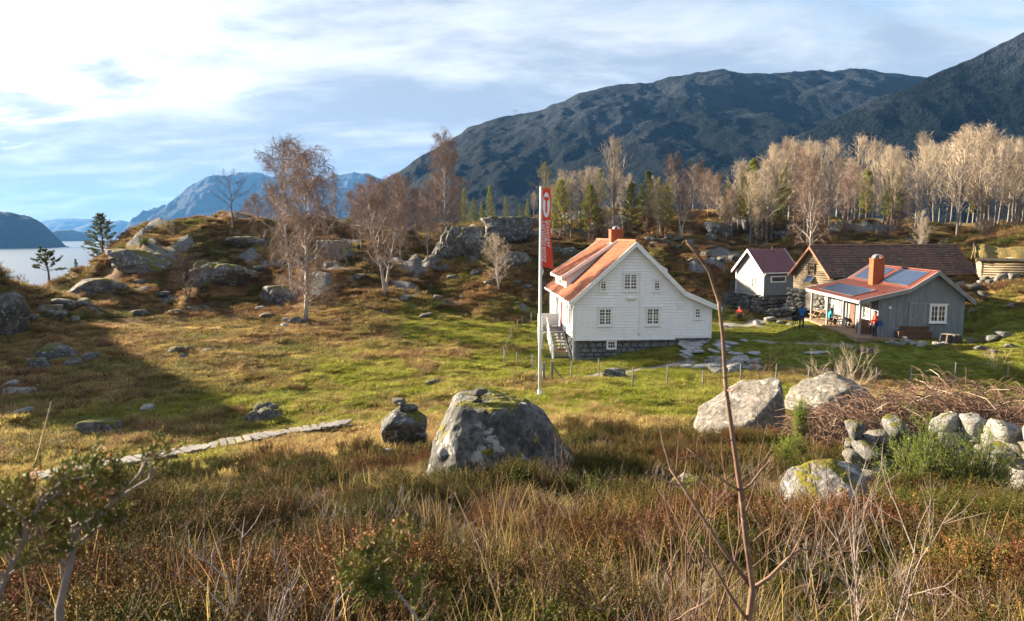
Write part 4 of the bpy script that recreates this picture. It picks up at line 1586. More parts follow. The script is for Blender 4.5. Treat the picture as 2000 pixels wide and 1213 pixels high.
def log_barn():
    rnd = random.Random(19)
    b = empty('log_barn', BARN_P, BARN_RZ, 'long old log barn with mossy brown tiled roof and stone corners', 'barn')
    G, L = 4.69, 15.6
    EZ, AZ = -.12, 2.12          # local zero is the eave corner
    # logs of the lit gable (faces local -x)
    z = -1.75
    i = 0
    while z < AZ - .12:
        yl, yr = (0, G) if z < EZ else ((z - EZ) / (AZ - EZ) * G / 2, G - (z - EZ) / (AZ - EZ) * G / 2)
        ex = .22 if z < EZ - .05 else 0
        segs = [(yl - ex, yr + ex)]
        if .05 < z + .1 < .72 - .15:
            segs = [(yl - ex, 2.0), (2.75, yr + ex)]
        for (ya, yb) in segs:
            if yb - ya > .1:
                MB().tube([(.02, ya, z + .1), (.02, yb, z + .1)], .115, 8).build('log', LOGS, b, True)
        z += .2
    # board walls along the side and behind
    w = MB()
    vboards(b, .2, L, 0, lambda x: EZ - .02, -2.6, DARKW, w=.2, joined=w)
    w.build('wall', DARKW, b)
    w = MB()
    vboards(b, .1, L, G, lambda x: EZ - .02, -2.6, DARKW, w=.2, sgn=1, joined=w)
    vboards(b, .05, G - .05, L, lambda y: EZ + (AZ - EZ) * (1 - abs(y - G / 2) / (G / 2)) - .05, -2.6, DARKW, w=.2, axis='y', sgn=1, joined=w)
    w.build('wall', DARKW, b)
    window(b, (-.10, 2.36, .12), R(-90), .62, .42, 1, 2, 1, frame=LOGS, head=False)
    MB().box(-.2, -.09, 1.95, 2.03, -.25, .75).build('hatch_frame', BROWNW, b)
    MB().box(-.2, -.09, 2.70, 2.78, -.25, .75).build('hatch_frame', BROWNW, b)
    sp = MB().hexa([(-.55, 1.95, -.95), (-.55, 2.9, -.95), (-.14, 2.9, -.45), (-.14, 1.95, -.45), (-.58, 1.95, -.92), (-.58, 2.9, -.92), (-.17, 2.9, -.42), (-.17, 1.95, -.42)]).build('solar_panel', STEEL, b)
    MB().hexa([(-.585, 1.99, -.915), (-.585, 2.86, -.915), (-.175, 2.86, -.425), (-.175, 1.99, -.425), (-.59, 1.99, -.91), (-.59, 2.86, -.91), (-.18, 2.86, -.42), (-.18, 1.99, -.42)]).build('cell', PANELM, sp)
    ov, sl = .45, (AZ - EZ) / (G / 2)
    S = (G / 2 + ov) * math.sqrt(1 + sl * sl)
    mb = MB()
    tile_sheet(mb, (-.5, -ov, EZ - ov * sl + .16), (1, 0, 0), (0, 1, sl), L + 1.0, S, course=.30, wave=.24, wh=.03, step=.05, jit=.016, seed=3)
    mb.build('roof', SLATE, b)
    mb = MB()
    tile_sheet(mb, (-.5, G + ov, EZ - ov * sl + .16), (1, 0, 0), (0, -1, sl), L + 1.0, S, course=.30, wave=.24, wh=.03, step=.05, jit=.016, seed=4)
    mb.build('roof', SLATE, b)
    MB().tube([(-.5, G / 2, AZ + .2), (L + .5, G / 2, AZ + .2)], .12, 8).build('ridge_cap', SLATE, b)
    for x in (-.53, L + .53):
        for (ya, yb) in ((-ov - .03, G / 2), (G / 2, G + ov + .03)):
            f = lambda y: EZ + (AZ - EZ) - abs(y - G / 2) * sl + .06
            za, zb = f(ya), f(yb)
            MB().hexa([(x - .03, ya, za - .12), (x + .03, ya, za - .12), (x + .03, yb, zb - .12), (x - .03, yb, zb - .12),
                       (x - .03, ya, za + .12), (x + .03, ya, za + .12), (x + .03, yb, zb + .12), (x - .03, yb, zb + .12)]).build('barge_board', REDW, b)
    f = empty('stone_base', (0, 0, 0))
    f.parent = b
    drystone(f, rnd, (-.1, 3.3), (-.1, G + .5), -3.5, -1.72, .6, [ROCKL, ROCKB], .40)
    drystone(f, rnd, (-.1, -.2), (-.1, 1.3), -3.5, -1.72, .6, [ROCKL, ROCKB], .42)
    for i in range(9):
        MB().box(-.06, -.02, 1.35 + i * .215, 1.55 + i * .215, -3.4, -1.78).build('base_board', GREYW, b)
    MB().box(.1, L, .1, G, -3.6, -2.5).build('core', FOUND, b)


REDW = pm('faded_red_board', (.36, .165, .10), (.28, .12, .075), scale=2, rough=.8, bump=.3)
log_barn()


def sod_house():
    b = empty('sod_roof_hut', SOD_P, SOD_RZ, 'low log hut with a grassy sod roof at the right edge', 'hut')
    rnd = random.Random(4)
    for i in range(8):
        MB().tube([(-.2 - .1 * (i % 2), 0, .12 + i * .21), (7, 0, .12 + i * .21)], .125, 8).build('log', LOGS, b, True)
        MB().tube([(0, -.25, .22 + i * .19), (0, 4.6, .22 + i * .19)], .12, 8).build('log', LOGS, b, True)
    MB().box(.05, 7, .1, 4.4, -.2, 1.7).build('core', DARKW, b)
    # sod: uneven thick slab, sloping up to a ridge
    nx, ny = 40, 24
    V = []
    for j in range(ny + 1):
        for i in range(nx + 1):
            x, y = -.5 + 8.2 * i / nx, -.6 + 5.4 * j / ny
            zz = 1.72 + .52 * (1 - abs(y - 2.1) / 2.7) * 2.0 + .22 * math.sin(math.pi * min(1, i / 5)) ** .5 - .22 + mnoise.fractal(Vector((x * .9, y * .9, 3)), .8, 2, 4) * .14
            V.append((x, y, zz))
    V = np.array(V)
    low = V.copy()
    low[:, 2] = np.minimum(V[:, 2] - .28, 1.72 + .52 * (1 - np.abs(V[:, 1] - 2.1) / 2.7) * 2.0 - .36)
    w = nx + 1
    F = []
    for j in range(ny):
        for i in range(nx):
            q = j * w + i
            F.append((q, q + 1, q + w + 1, q + w))
            k = q + len(V)
            F.append((k, k + w, k + w + 1, k + 1))
    edge = [(i, i + 1) for i in range(nx)] + [(j * w + nx, (j + 1) * w + nx) for j in range(ny)] + [(ny * w + i + 1, ny * w + i) for i in range(nx)] + [((j + 1) * w, j * w) for j in range(ny)]
    for a, c in edge:
        F.append((a + len(V), c + len(V), c, a))
    me = np_mesh('sod_roof', np.concatenate([V, low]), np.array(F), SOD)
    link('sod_roof', me, b)
    MB().box(-.5, 7.6, -.7, -.6, 1.42, 1.62).build('edge_log', LOGS, b)
    MB().beam((-.55, -.65, 1.6), (-.55, 2.1, 2.75), .08, .2).build('barge_board', DARKW, b)
    drystone(b, rnd, (-.1, -.05), (7, -.05), -1.0, .02, .5, [ROCKL, ROCK], .4)


sod_house()

# ---------------------------------------------------------------- boardwalk
def boardwalk():
    pts = [gp(u, v) for u, v in ((60, 941), (150, 925), (240, 908), (330, 893), (420, 877), (500, 861), (560, 850), (620, 841), (683, 831))]
    o = empty('boardwalk', pts[4], 0, 'narrow boardwalk of short grey planks crossing the wet meadow', 'boardwalk')
    P = np.array(pts)
    P[:, 2] += .16
    seg = np.concatenate([[0], np.cumsum(np.linalg.norm(np.diff(P[:, :2], axis=0), axis=1))])
    rnd = random.Random(7)
    me = MB().box(-.105, .105, -.42, .42, -.03, .02).mesh('plank', GREYW)
    s = 0
    while s < seg[-1]:
        p = np.array([np.interp(s, seg, P[:, k]) for k in range(3)])
        q = np.array([np.interp(min(s + .3, seg[-1]), seg, P[:, k]) for k in range(3)])
        p0 = np.array([np.interp(max(s - .3, 0), seg, P[:, k]) for k in range(3)])
        d = q - p0
        z = max(p[2], hz(p[0], p[1]) + .10) - pts[4][2]
        k = link('plank', me, o, (p[0] - pts[4][0], p[1] - pts[4][1] + rnd.uniform(-.03, .03), z))
        k.rotation_euler = (rnd.uniform(-.06, .06), rnd.uniform(-.05, .05), math.atan2(d[1], d[0]) + rnd.uniform(-.06, .06))
        s += .285
    for sd in (-.28, .28):
        bm = MB()
        d = (P[-1] - P[0])
        nrm = np.array((-d[1], d[0], 0)) / np.hypot(d[0], d[1]) * sd
        bm.tube([tuple(Vector(p + nrm - pts[4]) - Vector((0, 0, .07))) for p in P], .04, 5)
        bm.build('bearer', GREYW, o)


boardwalk()


# ---------------------------------------------------------------- fences
WIRE = pm('fence_wire', (.22, .21, .20), (.16, .15, .14), rough=.5, metal=.6, bump=0)


def fence(px, label, hgt=1.0, wires=3, dark=False, rad=.035):
    pts = [gp(u, v) for u, v in px]
    o = empty('fence', pts[0], 0, label, 'fence')
    rnd = random.Random(len(px))
    tops = []
    for p in pts:
        q = Vector(p - pts[0])
        z = hz(p[0], p[1]) - pts[0][2]
        q.z = z
        hh = hgt * rnd.uniform(.9, 1.12)
        tp = q + Vector((rnd.uniform(-.07, .07), rnd.uniform(-.06, .06), hh))
        MB().tube([q - Vector((0, 0, .3)), tp], [rad * 1.1, rad * .9], 7).build('post', GREYW, o, True)
        tops.append((q, tp))
    for k in range(wires):
        t = (k + 1) / (wires + .3)
        MB().tube([a.lerp(b, t) for a, b in tops], .005, 4, cap=False).build('wire', WIRE, o)
    return o


fence([(985, 713), (1010, 716), (1040, 722), (1060, 747), (1115, 741), (1170, 738), (1235, 757), (1302, 752), (1373, 757), (1447, 752), (1515, 748), (1578, 757), (1640, 757), (1710, 752), (1780, 752), (1865, 744), (1967, 742), (2060, 745)],
      'wire fence on thin wooden posts crossing the grass below the farmhouse', 1.0)
fence([(985, 705), (988, 690), (994, 675), (1000, 662), (1010, 648), (1020, 640), (1038, 632)], 'short row of pale fence posts left of the farmhouse stair', 1.0, 2)
for k, (u, v, lab) in enumerate(((1062, 748, 'weathered strutted gate post left of the gap in the wire fence'), (1078, 745, 'weathered strutted gate post right of the gap in the wire fence'))):
    p = gp(u, v)
    o = empty('gate_post', p, 0, lab, 'post', 'gate posts')
    MB().box(-.06, .06, -.06, .06, -.3, 1.15).build('post', GREYW, o)
    sg = -1 if k == 0 else 1
    MB().beam((sg * .06, 0, .85), (sg * .75, -.1, -.05), .06, .06).build('strut', GREYW, o)

# ---------------------------------------------------------------- named boulders
def boulder(name, label, u, v, wpx, hpx, mat, seed, depth=.8, rz=0, planes=None, sub=5, sink=.12, soft=10, rough=.09, cat='boulder', group=None, Y=None):
    """a boulder whose foot shows at photo pixel (u, v) and that is wpx by hpx pixels large"""
    p = gp(u, v) if Y is None else at(u, v, Y)
    k = p[1] / FPX
    w, h = wpx * k / 2, hpx * k
    me = rock_mesh(name, seed, mat, sub, planes, soft, rough)
    co = np.empty(len(me.vertices) * 3, np.float32)
    me.vertices.foreach_get('co', co)
    co = co.reshape(-1, 3)
    mn, mx = co.min(0), co.max(0)
    co = (co - (mn + mx) / 2) / ((mx - mn) / 2)
    co[:, 2] = (co[:, 2] + 1) / 2
    co *= np.array((w, w * depth, h * (1 + sink)))
    co[:, 2] -= h * sink
    me.vertices.foreach_set('co', co.ravel())
    me.update()
    o = link(name, me, None, tuple(p + np.array((0, w * depth * .55, 0))), rz)
    o.location.z = p[2]
    return tag(o, label, cat, group)


V3 = Vector
big = boulder('boulder', 'large grey boulder with yellow moss on its top in the middle of the foreground', 987, 940, 342, 158, ROCKG, 11, .75, 0,
              [(V3((-.90, -.1, .36)), .80), (V3((.76, -.15, .58)), .84), (V3((.05, 0, 1)), .62), (V3((-.1, -.93, .30)), .80), (V3((.62, -.7, .3)), .86), (V3((0, 1, .2)), .9), (V3((-.6, -.72, .25)), .9),
               (V3((-.35, -.3, .9)), .86), (V3((0, 0, -1)), .6), (V3((.55, .6, .5)), .9), (V3((-.6, .6, .4)), .95), (V3((.25, -.6, .75)), .92)], sub=6, soft=15, rough=.10, sink=.2)


def top_of(o, x, y):
    """height of a boulder's skin above a point, in world space"""
    me = o.data
    co = np.empty(len(me.vertices) * 3, np.float32)
    me.vertices.foreach_get('co', co)
    co = co.reshape(-1, 3)
    c, s = math.cos(o.rotation_euler.z), math.sin(o.rotation_euler.z)
    wx = co[:, 0] * c - co[:, 1] * s + o.location.x
    wy = co[:, 0] * s + co[:, 1] * c + o.location.y
    d = (wx - x) ** 2 + (wy - y) ** 2
    idx = np.argsort(d)[:14]
    return float(co[idx, 2].max() + o.location.z)


def cairn(on, du, sizes, labs, seed, dy=0.0):
    x = on.location.x + du
    y = on.location.y + dy
    z = top_of(on, x, y) - .03
    rnd = random.Random(seed)
    for (w, d, h, ox), lab in zip(sizes, labs):
        me = rock_mesh('cairn_stone', seed, ROCK, 4)
        seed += 3
        o = place_rock('cairn_stone', me, (x + ox, y, z + h * .45), (w / 2, d / 2, h * .56), rnd.uniform(0, 3), (rnd.uniform(-.1, .1), rnd.uniform(-.15, .15)))
        tag(o, lab, 'stone')
        z += h * .88


cairn(big, (931 - 985) * big.location.y / FPX, [(.22, .2, .17, 0), (.27, .22, .16, .0)], ['lower of the two cairn stones on the large mossy boulder', 'upper of the two cairn stones on the large mossy boulder'], 60, -.15)
b2 = boulder('boulder', 'round dark lichen boulder left of the large mossy boulder', 786, 872, 96, 72, ROCKD, 21, .8, .3, sub=5, soft=12)
cairn(b2, .02, [(.62, .5, .26, .12), (.46, .4, .22, -.12)], ['lower flat stone lying on the round dark boulder', 'upper dark stone topping the round dark boulder'], 80)
boulder('boulder', 'slanting sunlit grey boulder with a sharp shaded right edge', 1460, 866, 190, 124, ROCKB, 31, .7, 0,
        [(V3((-.50, -.30, .81)), .42), (V3((.97, -.12, .12)), .80), (V3((-.55, -.80, .25)), .75), (V3((.35, -.92, .15)), .72), (V3((0, 1, .1)), .8), (V3((-.95, .1, .2)), 1.25), (V3((0, 0, -1)), .6), (V3((.3, .5, .8)), .95)], sub=6, soft=26, rough=.055)
boulder('boulder', 'pale pointed boulder with yellow moss half hidden by the bramble thicket', 1648, 812, 170, 78, ROCKB, 41, .8, .1,
        [(V3((-.65, -.3, .68)), .72), (V3((.6, -.3, .7)), .8), (V3((0, -.9, .3)), .8), (V3((0, 1, .3)), .9), (V3((-.95, 0, .1)), 1.0), (V3((.95, 0, .1)), 1.0), (V3((0, 0, -1)), .7)], sub=5, soft=16, Y=25)
boulder('boulder', 'long low mossy boulder in the heather at the right', 1640, 1050, 206, 132, ROCKM, 52, .9, -.15,
        [(V3((-.35, -.3, .88)), .62), (V3((.5, -.35, .75)), .72), (V3((.9, -.2, .2)), .86), (V3((-.9, -.2, .2)), 1.05), (V3((0, -.9, .3)), .82), (V3((0, 1, .3)), .9), (V3((0, 0, -1)), .7), (V3((.1, -.2, 1)), .66)], sub=6, soft=12, rough=.06, sink=.3)
boulder('boulder', 'small grey boulder sunk in straw grass below the slanting boulder', 1345, 985, 84, 48, ROCK, 57, .8, .4, sub=4, sink=.4)
boulder('boulder', 'small weathered stone in the heather by the tall sapling', 1420, 1045, 46, 56, ROCKB, 58, .8, .4, sub=4, sink=.3)
boulder('boulder', 'tall grey rock at the left edge beyond the meadow', 2, 655, 78, 84, ROCK, 61, .9, .2, sub=5, soft=14, sink=.3)
boulder('boulder', 'flat grey rock beside the gravel path below the farmhouse', 1200, 738, 52, 18, ROCK, 63, .7, 0, sub=4, sink=.5)
boulder('rock_outcrop', 'craggy dark rock outcrop above the meadow among the birches', 905, 520, 118, 78, ROCKM, 65, .8, .4, sub=6, soft=22, rough=.18, cat='rock')
boulder('rock_outcrop', 'dark broken crag at the wood edge right of the tall weeping birch', 992, 474, 105, 52, ROCKD, 66, .7, .2, sub=5, soft=14, rough=.14, cat='rock')
boulder('rock_outcrop', 'pale rounded rock below the dark crag', 1005, 525, 60, 32, ROCK, 67, .7, .2, sub=5, cat='rock')
boulder('rock_outcrop', 'long pale slab of rock on the left slope of the knoll', 262, 530, 170, 44, ROCKM, 68, .5, -.25, sub=6, soft=18, rough=.16, cat='rock')
boulder('rock_outcrop', 'broad dark rock face in the middle of the knoll', 432, 560, 130, 50, ROCKM, 69, .6, .2, sub=6, soft=18, rough=.18, cat='rock')
boulder('rock_outcrop', 'rounded bare rock on the crest of the knoll', 480, 482, 90, 20, ROCKM, 70, .6, .1, sub=5, cat='rock')
boulder('rock_outcrop', 'long low rock ledge near the gnarled pine', 178, 574, 118, 30, ROCKM, 71, .5, .05, sub=5, sink=.4, cat='rock')
boulder('rock_outcrop', 'mossy hump of rock at the foot of the tall leaning birch', 545, 592, 84, 34, ROCKM, 72, .7, .1, sub=5, sink=.4, cat='rock')
boulder('rock_outcrop', 'mossy grey rock shelf on the knoll between the birches', 650, 500, 80, 30, ROCKM, 73, .6, .1, sub=5, sink=.4, cat='rock')
boulder('rock_outcrop', 'dark mossy rock lying in the shaded meadow', 192, 846, 88, 26, ROCKD, 74, .6, .1, sub=5, sink=.5, cat='rock')

# ---------------------------------------------------------------- smaller rocks, each a thing
def rocks(lst, label, group, mats, name='rock', flat=.55):
    rnd = random.Random(len(label) + len(lst))
    for k, (u, v, w) in enumerate(lst):
        p = gp(u, v)
        s = w * p[1] / FPX / 2
        me = rnd.choice(rocks_of(rnd.choice(mats)))
        o = place_rock(name, me, (p[0], p[1] + s * .5, p[2] + s * flat * .35), (s, s * rnd.uniform(.7, 1), s * flat * rnd.uniform(.85, 1.2)), rnd.uniform(0, 6.3), (rnd.uniform(-.2, .2), rnd.uniform(-.2, .2)))
        tag(o, label if isinstance(label, str) else label[k], 'rock', group)


rocks([(15, 774, 34), (42, 772, 30), (20, 757, 24), (60, 766, 16)], 'pale whitish stone in the small heap at the left edge of the meadow', 'white stones at the left', [ROCKL], flat=.8)
rocks([(38, 810, 42), (286, 803, 36)], ['flat pale stone in the shaded grass at the far left', 'flat pale stone in the shaded meadow above the boardwalk'], None, [ROCKL], flat=.4)
rocks([(108, 704, 62), (72, 722, 44), (142, 716, 34), (172, 706, 36), (165, 722, 20)], 'grey rock in the cluster on the dark slope at the left', 'rock cluster on the left slope', [ROCK], flat=.75)
rocks([(492, 826, 42), (518, 822, 40), (535, 818, 32), (505, 808, 30), (527, 804, 24)], 'dark mossy rock in the heap above the boardwalk', 'dark rocks above the boardwalk', [ROCKD], flat=.85)
rocks([(757, 889, 28)], 'single small pale stone in the straw before the round dark boulder', None, [ROCKL])
rocks([(845, 751, 26)], 'single small stone on a grass hump in the sunlit meadow', None, [ROCKL])
rocks([(85, 612, 52), (118, 605, 60), (155, 600, 42), (60, 625, 26), (105, 622, 40), (140, 628, 30)], 'grey lichen rock in the group at the foot of the gnarled pine slope', 'rocks below the gnarled pine', [ROCK, ROCKM])
rocks([(270, 557, 34), (318, 580, 24), (270, 618, 38), (345, 612, 24), (372, 610, 34), (392, 604, 26), (410, 612, 20), (340, 690, 34), (368, 686, 28), (355, 700, 22), (400, 690, 24)], 'lichen rock scattered on the brown grass below the left knoll', 'rocks below the left knoll', [ROCK, ROCKM])
rocks([(520, 622, 34), (578, 634, 42), (558, 630, 26), (506, 530, 28), (555, 640, 20), (645, 630, 16), (648, 620, 22), (505, 605, 22)], 'pale grey rock near the foot of the tall leaning birch', 'rocks by the leaning birch', [ROCK, ROCKL])
rocks([(790, 587, 30), (828, 621, 26), (905, 585, 22), (852, 585, 22), (875, 592, 18), (935, 605, 14), (752, 612, 18), (770, 590, 20)], 'small rock on the slope under the twin stemmed birch', 'rocks under the twin stemmed birch', [ROCK, ROCKL])
rocks([(955, 556, 24), (930, 538, 32), (885, 546, 26), (870, 525, 26), (850, 530, 30), (968, 545, 18), (1010, 555, 26), (1030, 565, 22), (700, 550, 34), (680, 552, 22), (640, 520, 30), (560, 520, 26)], 'lichen rock on the dark slope below the craggy outcrop', 'rocks below the craggy outcrop', [ROCK])
rocks([(1405, 462, 56), (1432, 458, 46), (1465, 452, 62), (1500, 460, 44), (1530, 468, 34), (1390, 470, 30), (1545, 455, 40), (1485, 440, 40), (1450, 440, 36)], 'big pale rock in the boulder heap at the wood edge', 'boulder heap at the wood edge', [ROCK], flat=.8)
rocks([(1110, 500, 46), (1085, 492, 30), (1280, 482, 26), (1300, 478, 30), (1325, 486, 22), (1350, 480, 26), (1270, 470, 24), (1380, 500, 24), (1437, 508, 30), (1410, 508, 20), (1395, 485, 22), (1425, 480, 20), (1350, 510, 16), (1365, 530, 14), (1330, 470, 24), (1310, 465, 20)], 'grey rock strewn over the slope behind the farmhouse', 'rocks behind the farmhouse', [ROCK])
rocks([(1908, 568, 34), (1962, 552, 36), (1985, 548, 30), (1940, 556, 22), (1885, 590, 26), (1925, 588, 24), (1980, 600, 20), (1900, 610, 18)], 'grey boulder on the bank below the sod roofed hut', 'boulders below the sod roofed hut', [ROCK, ROCKB], flat=.7)
rocks([(1940, 668, 30), (1965, 660, 34), (1900, 668, 22), (1975, 680, 26), (1915, 684, 20), (1945, 690, 18)], 'mossy rock on the shaded bank right of the cabin', 'rocks right of the cabin', [ROCK, ROCKM], flat=.6)
rocks([(1742, 672, 18), (1756, 676, 22), (1772, 672, 26), (1785, 674, 22), (1802, 676, 22), (1833, 676, 22), (1850, 674, 18), (1768, 664, 16)], 'pale stone in the low row along the cabin gable', 'stone row along the cabin gable', [ROCKL], flat=.6)
rocks([(1505, 627, 20), (1480, 634, 18), (1525, 632, 16), (1545, 636, 14), (1420, 640, 12), (1575, 640, 12)], 'small grey stone along the gravel path by the small house', 'stones along the gravel path', [ROCKL])
rnd = random.Random(77)
slabs = [(1340 + rnd.random() * 145 - .25 * (v - 668), v, rnd.uniform(18, 40)) for v in np.linspace(668, 722, 34)]
rocks(slabs, 'flat blue grey slab in the bare rock patch right of the farmhouse', 'flat slabs right of the farmhouse', [SLAB], 'stone_slab', .28)
pile = [(1388 + rnd.random() * 95, 712 + rnd.random() * 20, rnd.uniform(22, 42)) for _ in range(20)]
rocks(pile, 'bright white stone in the heap beside the rock patch', 'white stone heap', [ROCKL], flat=.6)


def stump():
    p = gp(1856, 672)
    o = empty('tree_stump', p, 0, 'broad cut tree stump beside the cabin', 'stump')
    n = 18
    b = MB()
    rr = [.52 + .12 * math.sin(3 * k) + .05 * math.cos(7 * k) for k in range(n)]
    rg = [(1.35, -.2), (1.0, .15), (.9, .5), (.88, .62)]
    ring = [[(rr[k] * q * math.cos(2 * math.pi * k / n), rr[k] * q * math.sin(2 * math.pi * k / n), z) for k in range(n)] for q, z in rg]
    for a, c in zip(ring[:-1], ring[1:]):
        for k in range(n):
            b.face([a[k], a[(k + 1) % n], c[(k + 1) % n], c[k]])
    b.build('bark', DARKW, o, True)
    t = MB()
    t.face([(x, y, z + .002) for x, y, z in ring[-1]])
    t.build('cut_face', LOGS, o)
    p = gp(1692, 688)
    o = place_rock('stone_slab', rocks_of(ROCKB)[1], (p[0], p[1], p[2] + .1), (.75, .35, .22), .1)
    tag(o, 'reddish flat block lying in the grass before the cabin deck', 'rock')
    p = gp(1590, 690)
    o = place_rock('stone_slab', rocks_of(SLAB)[0], (p[0], p[1], p[2] + .02), (.55, .3, .1), .1)
    tag(o, 'thin pale slab lying alone in the shaded lawn', 'rock')


stump()


# ---------------------------------------------------------------- dry stone wall on the right
def stone_wall():
    rnd = random.Random(15)
    pts = [(1662, 940, 12.4), (1720, 915, 12.8), (1790, 915, 12.6), (1880, 915, 12.2), (1960, 925, 11.4), (2060, 950, 10.6)]
    P = []
    for (u, v, Y) in pts:
        q = at(u, v, Y)
        P.append((q[0], q[1], hz(q[0], q[1])))
    o = empty('stone_wall', P[2], 0, 'tumbled dry stone wall with moss at the right edge of the foreground', 'stone wall')
    B = Vector(P[2])
    ms = [ROCKL, ROCKB, ROCKM]
    for (a, b), hh in zip(zip(P[:-1], P[1:]), (1.3, 1.15, 1.1, 1.2, 1.35)):
        a, b = Vector(a), Vector(b)
        L = (b - a).length
        z = 0
        c = 0
        while z < hh:
            h = rnd.uniform(.22, .44)
            s = rnd.uniform(-.1, .1)
            while s < L:
                w = rnd.uniform(.24, .62)
                t = min(1, (s + w / 2) / L)
                q = a.lerp(b, t)
                if z + h * .5 < hh * rnd.uniform(.6, 1.15):
                    me = rnd.choice(rocks_of(rnd.choice(ms if z + h > hh * .55 else ms[:2]), sub=4))
                    place_rock('stone', me, (q.x - B.x + rnd.uniform(-.05, .05), q.y - B.y + rnd.uniform(-.14, .1), q.z - B.z + z + h * .4), (w * .56, rnd.uniform(.22, .3), h * .62), rnd.uniform(-.5, .5), (rnd.uniform(-.25, .25), rnd.uniform(-.3, .3)), o)
                s += w * .82
            z += h * .78
            c += 1
    for (u, v, w, lab) in ((1668, 832, 40, 'mossy fallen stone left of the dry stone wall top'), (1690, 838, 34, 'small stone behind the end of the dry stone wall'), (1985, 975, 60, 'large pale stone fallen at the foot of the dry stone wall'), (1940, 985, 40, 'shaded stone in front of the dry stone wall')):
        p = at(u, v, 14.5 if v < 900 else 10.4)
        s = w * p[1] / FPX / 2
        z = hz(p[0], p[1])
        k = place_rock('rock', rocks_of(ROCKM if v < 840 else ROCKL)[rnd.randrange(5)], (p[0], p[1], max(z + s * .3, p[2] if v > 900 else z + .7)), (s, s * .8, s * .75), rnd.uniform(0, 6))
        tag(k, lab, 'rock')


stone_wall()


# ---------------------------------------------------------------- trees
BARKW = pm('birch_bark', (.40, .37, .34), (.26, .23, .21), (.10, .085, .075), scale=2.2, rough=.85, bump=.4, bscale=9, stretch=(1, 1, .45))
BARKG = pm('grey_bark', (.24, .205, .175), (.14, .115, .10), (.07, .06, .05), scale=1.6, rough=.9, bump=.4, bscale=9, stretch=(1, 1, .4), rnd=.5)  # darker than the birch bark, to stand in for shade on the wood's trunks
BARKD = pm('dark_bark', (.13, .10, .08), (.075, .06, .05), (.19, .16, .13), scale=3, rough=.9, bump=.6, bscale=9)
BARKP = pm('pine_bark', (.23, .125, .075), (.14, .085, .06), scale=2, rough=.9, bump=.6, bscale=8)
TWIGB = pm('birch_twigs', (.27, .185, .14), (.19, .13, .10), scale=.8, rough=.8, bump=0, rnd=.35)
TWIGP = pm('pale_twigs', (.47, .39, .285), (.36, .29, .21), scale=.8, rough=.8, bump=0, rnd=.35)
TWIGD = pm('dark_twigs', (.10, .075, .06), (.07, .052, .043), scale=.8, rough=.85, bump=0, rnd=.3)
TWIGO = pm('olive_twigs', (.32, .28, .11), (.22, .19, .08), scale=.6, rough=.85, bump=0, rnd=.3)


def leafmat(name, a, b, c, sc=1.2):
    m, t, bs = newmat(name)
    tc = t.add('ShaderNodeTexCoord')
    oi = t.add('ShaderNodeObjectInfo')
    col = t.mix(t.ramp(t.noise(tc.outputs['Object'], sc, 4), .35, .65), a, b)
    col = t.mix(t.math('MULTIPLY', t.ramp(t.noise(tc.outputs['Object'], sc * 5, 3), .5, .7), .7), col, c)
    hv = t.add('ShaderNodeHueSaturation')
    t.l.new(col, hv.inputs['Color'])
    t.l.new(t.math('ADD', t.math('MULTIPLY', oi.outputs['Random'], .4), .8), hv.inputs['Value'])
    t.l.new(hv.outputs[0], bs.inputs['Base Color'])
    bs.inputs['Roughness'].default_value = .7
    bs.inputs['Specular IOR Level'].default_value = .25
    tr = t.add('ShaderNodeBsdfTranslucent')
    t.l.new(hv.outputs[0], tr.inputs[0])
    mx = t.add('ShaderNodeMixShader')
    mx.inputs[0].default_value = .35
    out = [n for n in t.n if n.type == 'OUTPUT_MATERIAL'][0]
    t.l.new(bs.outputs[0], mx.inputs[1])
    t.l.new(tr.outputs[0], mx.inputs[2])
    t.l.new(mx.outputs[0], out.inputs[0])
    return m


NEEDLE = leafmat('pine_needles', (.060, .085, .022), (.10, .115, .030), (.035, .05, .016))
NEEDLEY = leafmat('sunny_pine_needles', (.15, .175, .03), (.21, .21, .045), (.08, .10, .025))  # yellower and lighter than the other pine needles
JUNIPER = leafmat('juniper_needles', (.21, .28, .04), (.29, .32, .06), (.10, .15, .03))


def rdir(rnd, z0=-1, z1=1):
    a = rnd.uniform(0, 2 * math.pi)
    z = rnd.uniform(z0, z1)
    r = math.sqrt(max(0, 1 - z * z))
    return Vector((r * math.cos(a), r * math.sin(a), z))


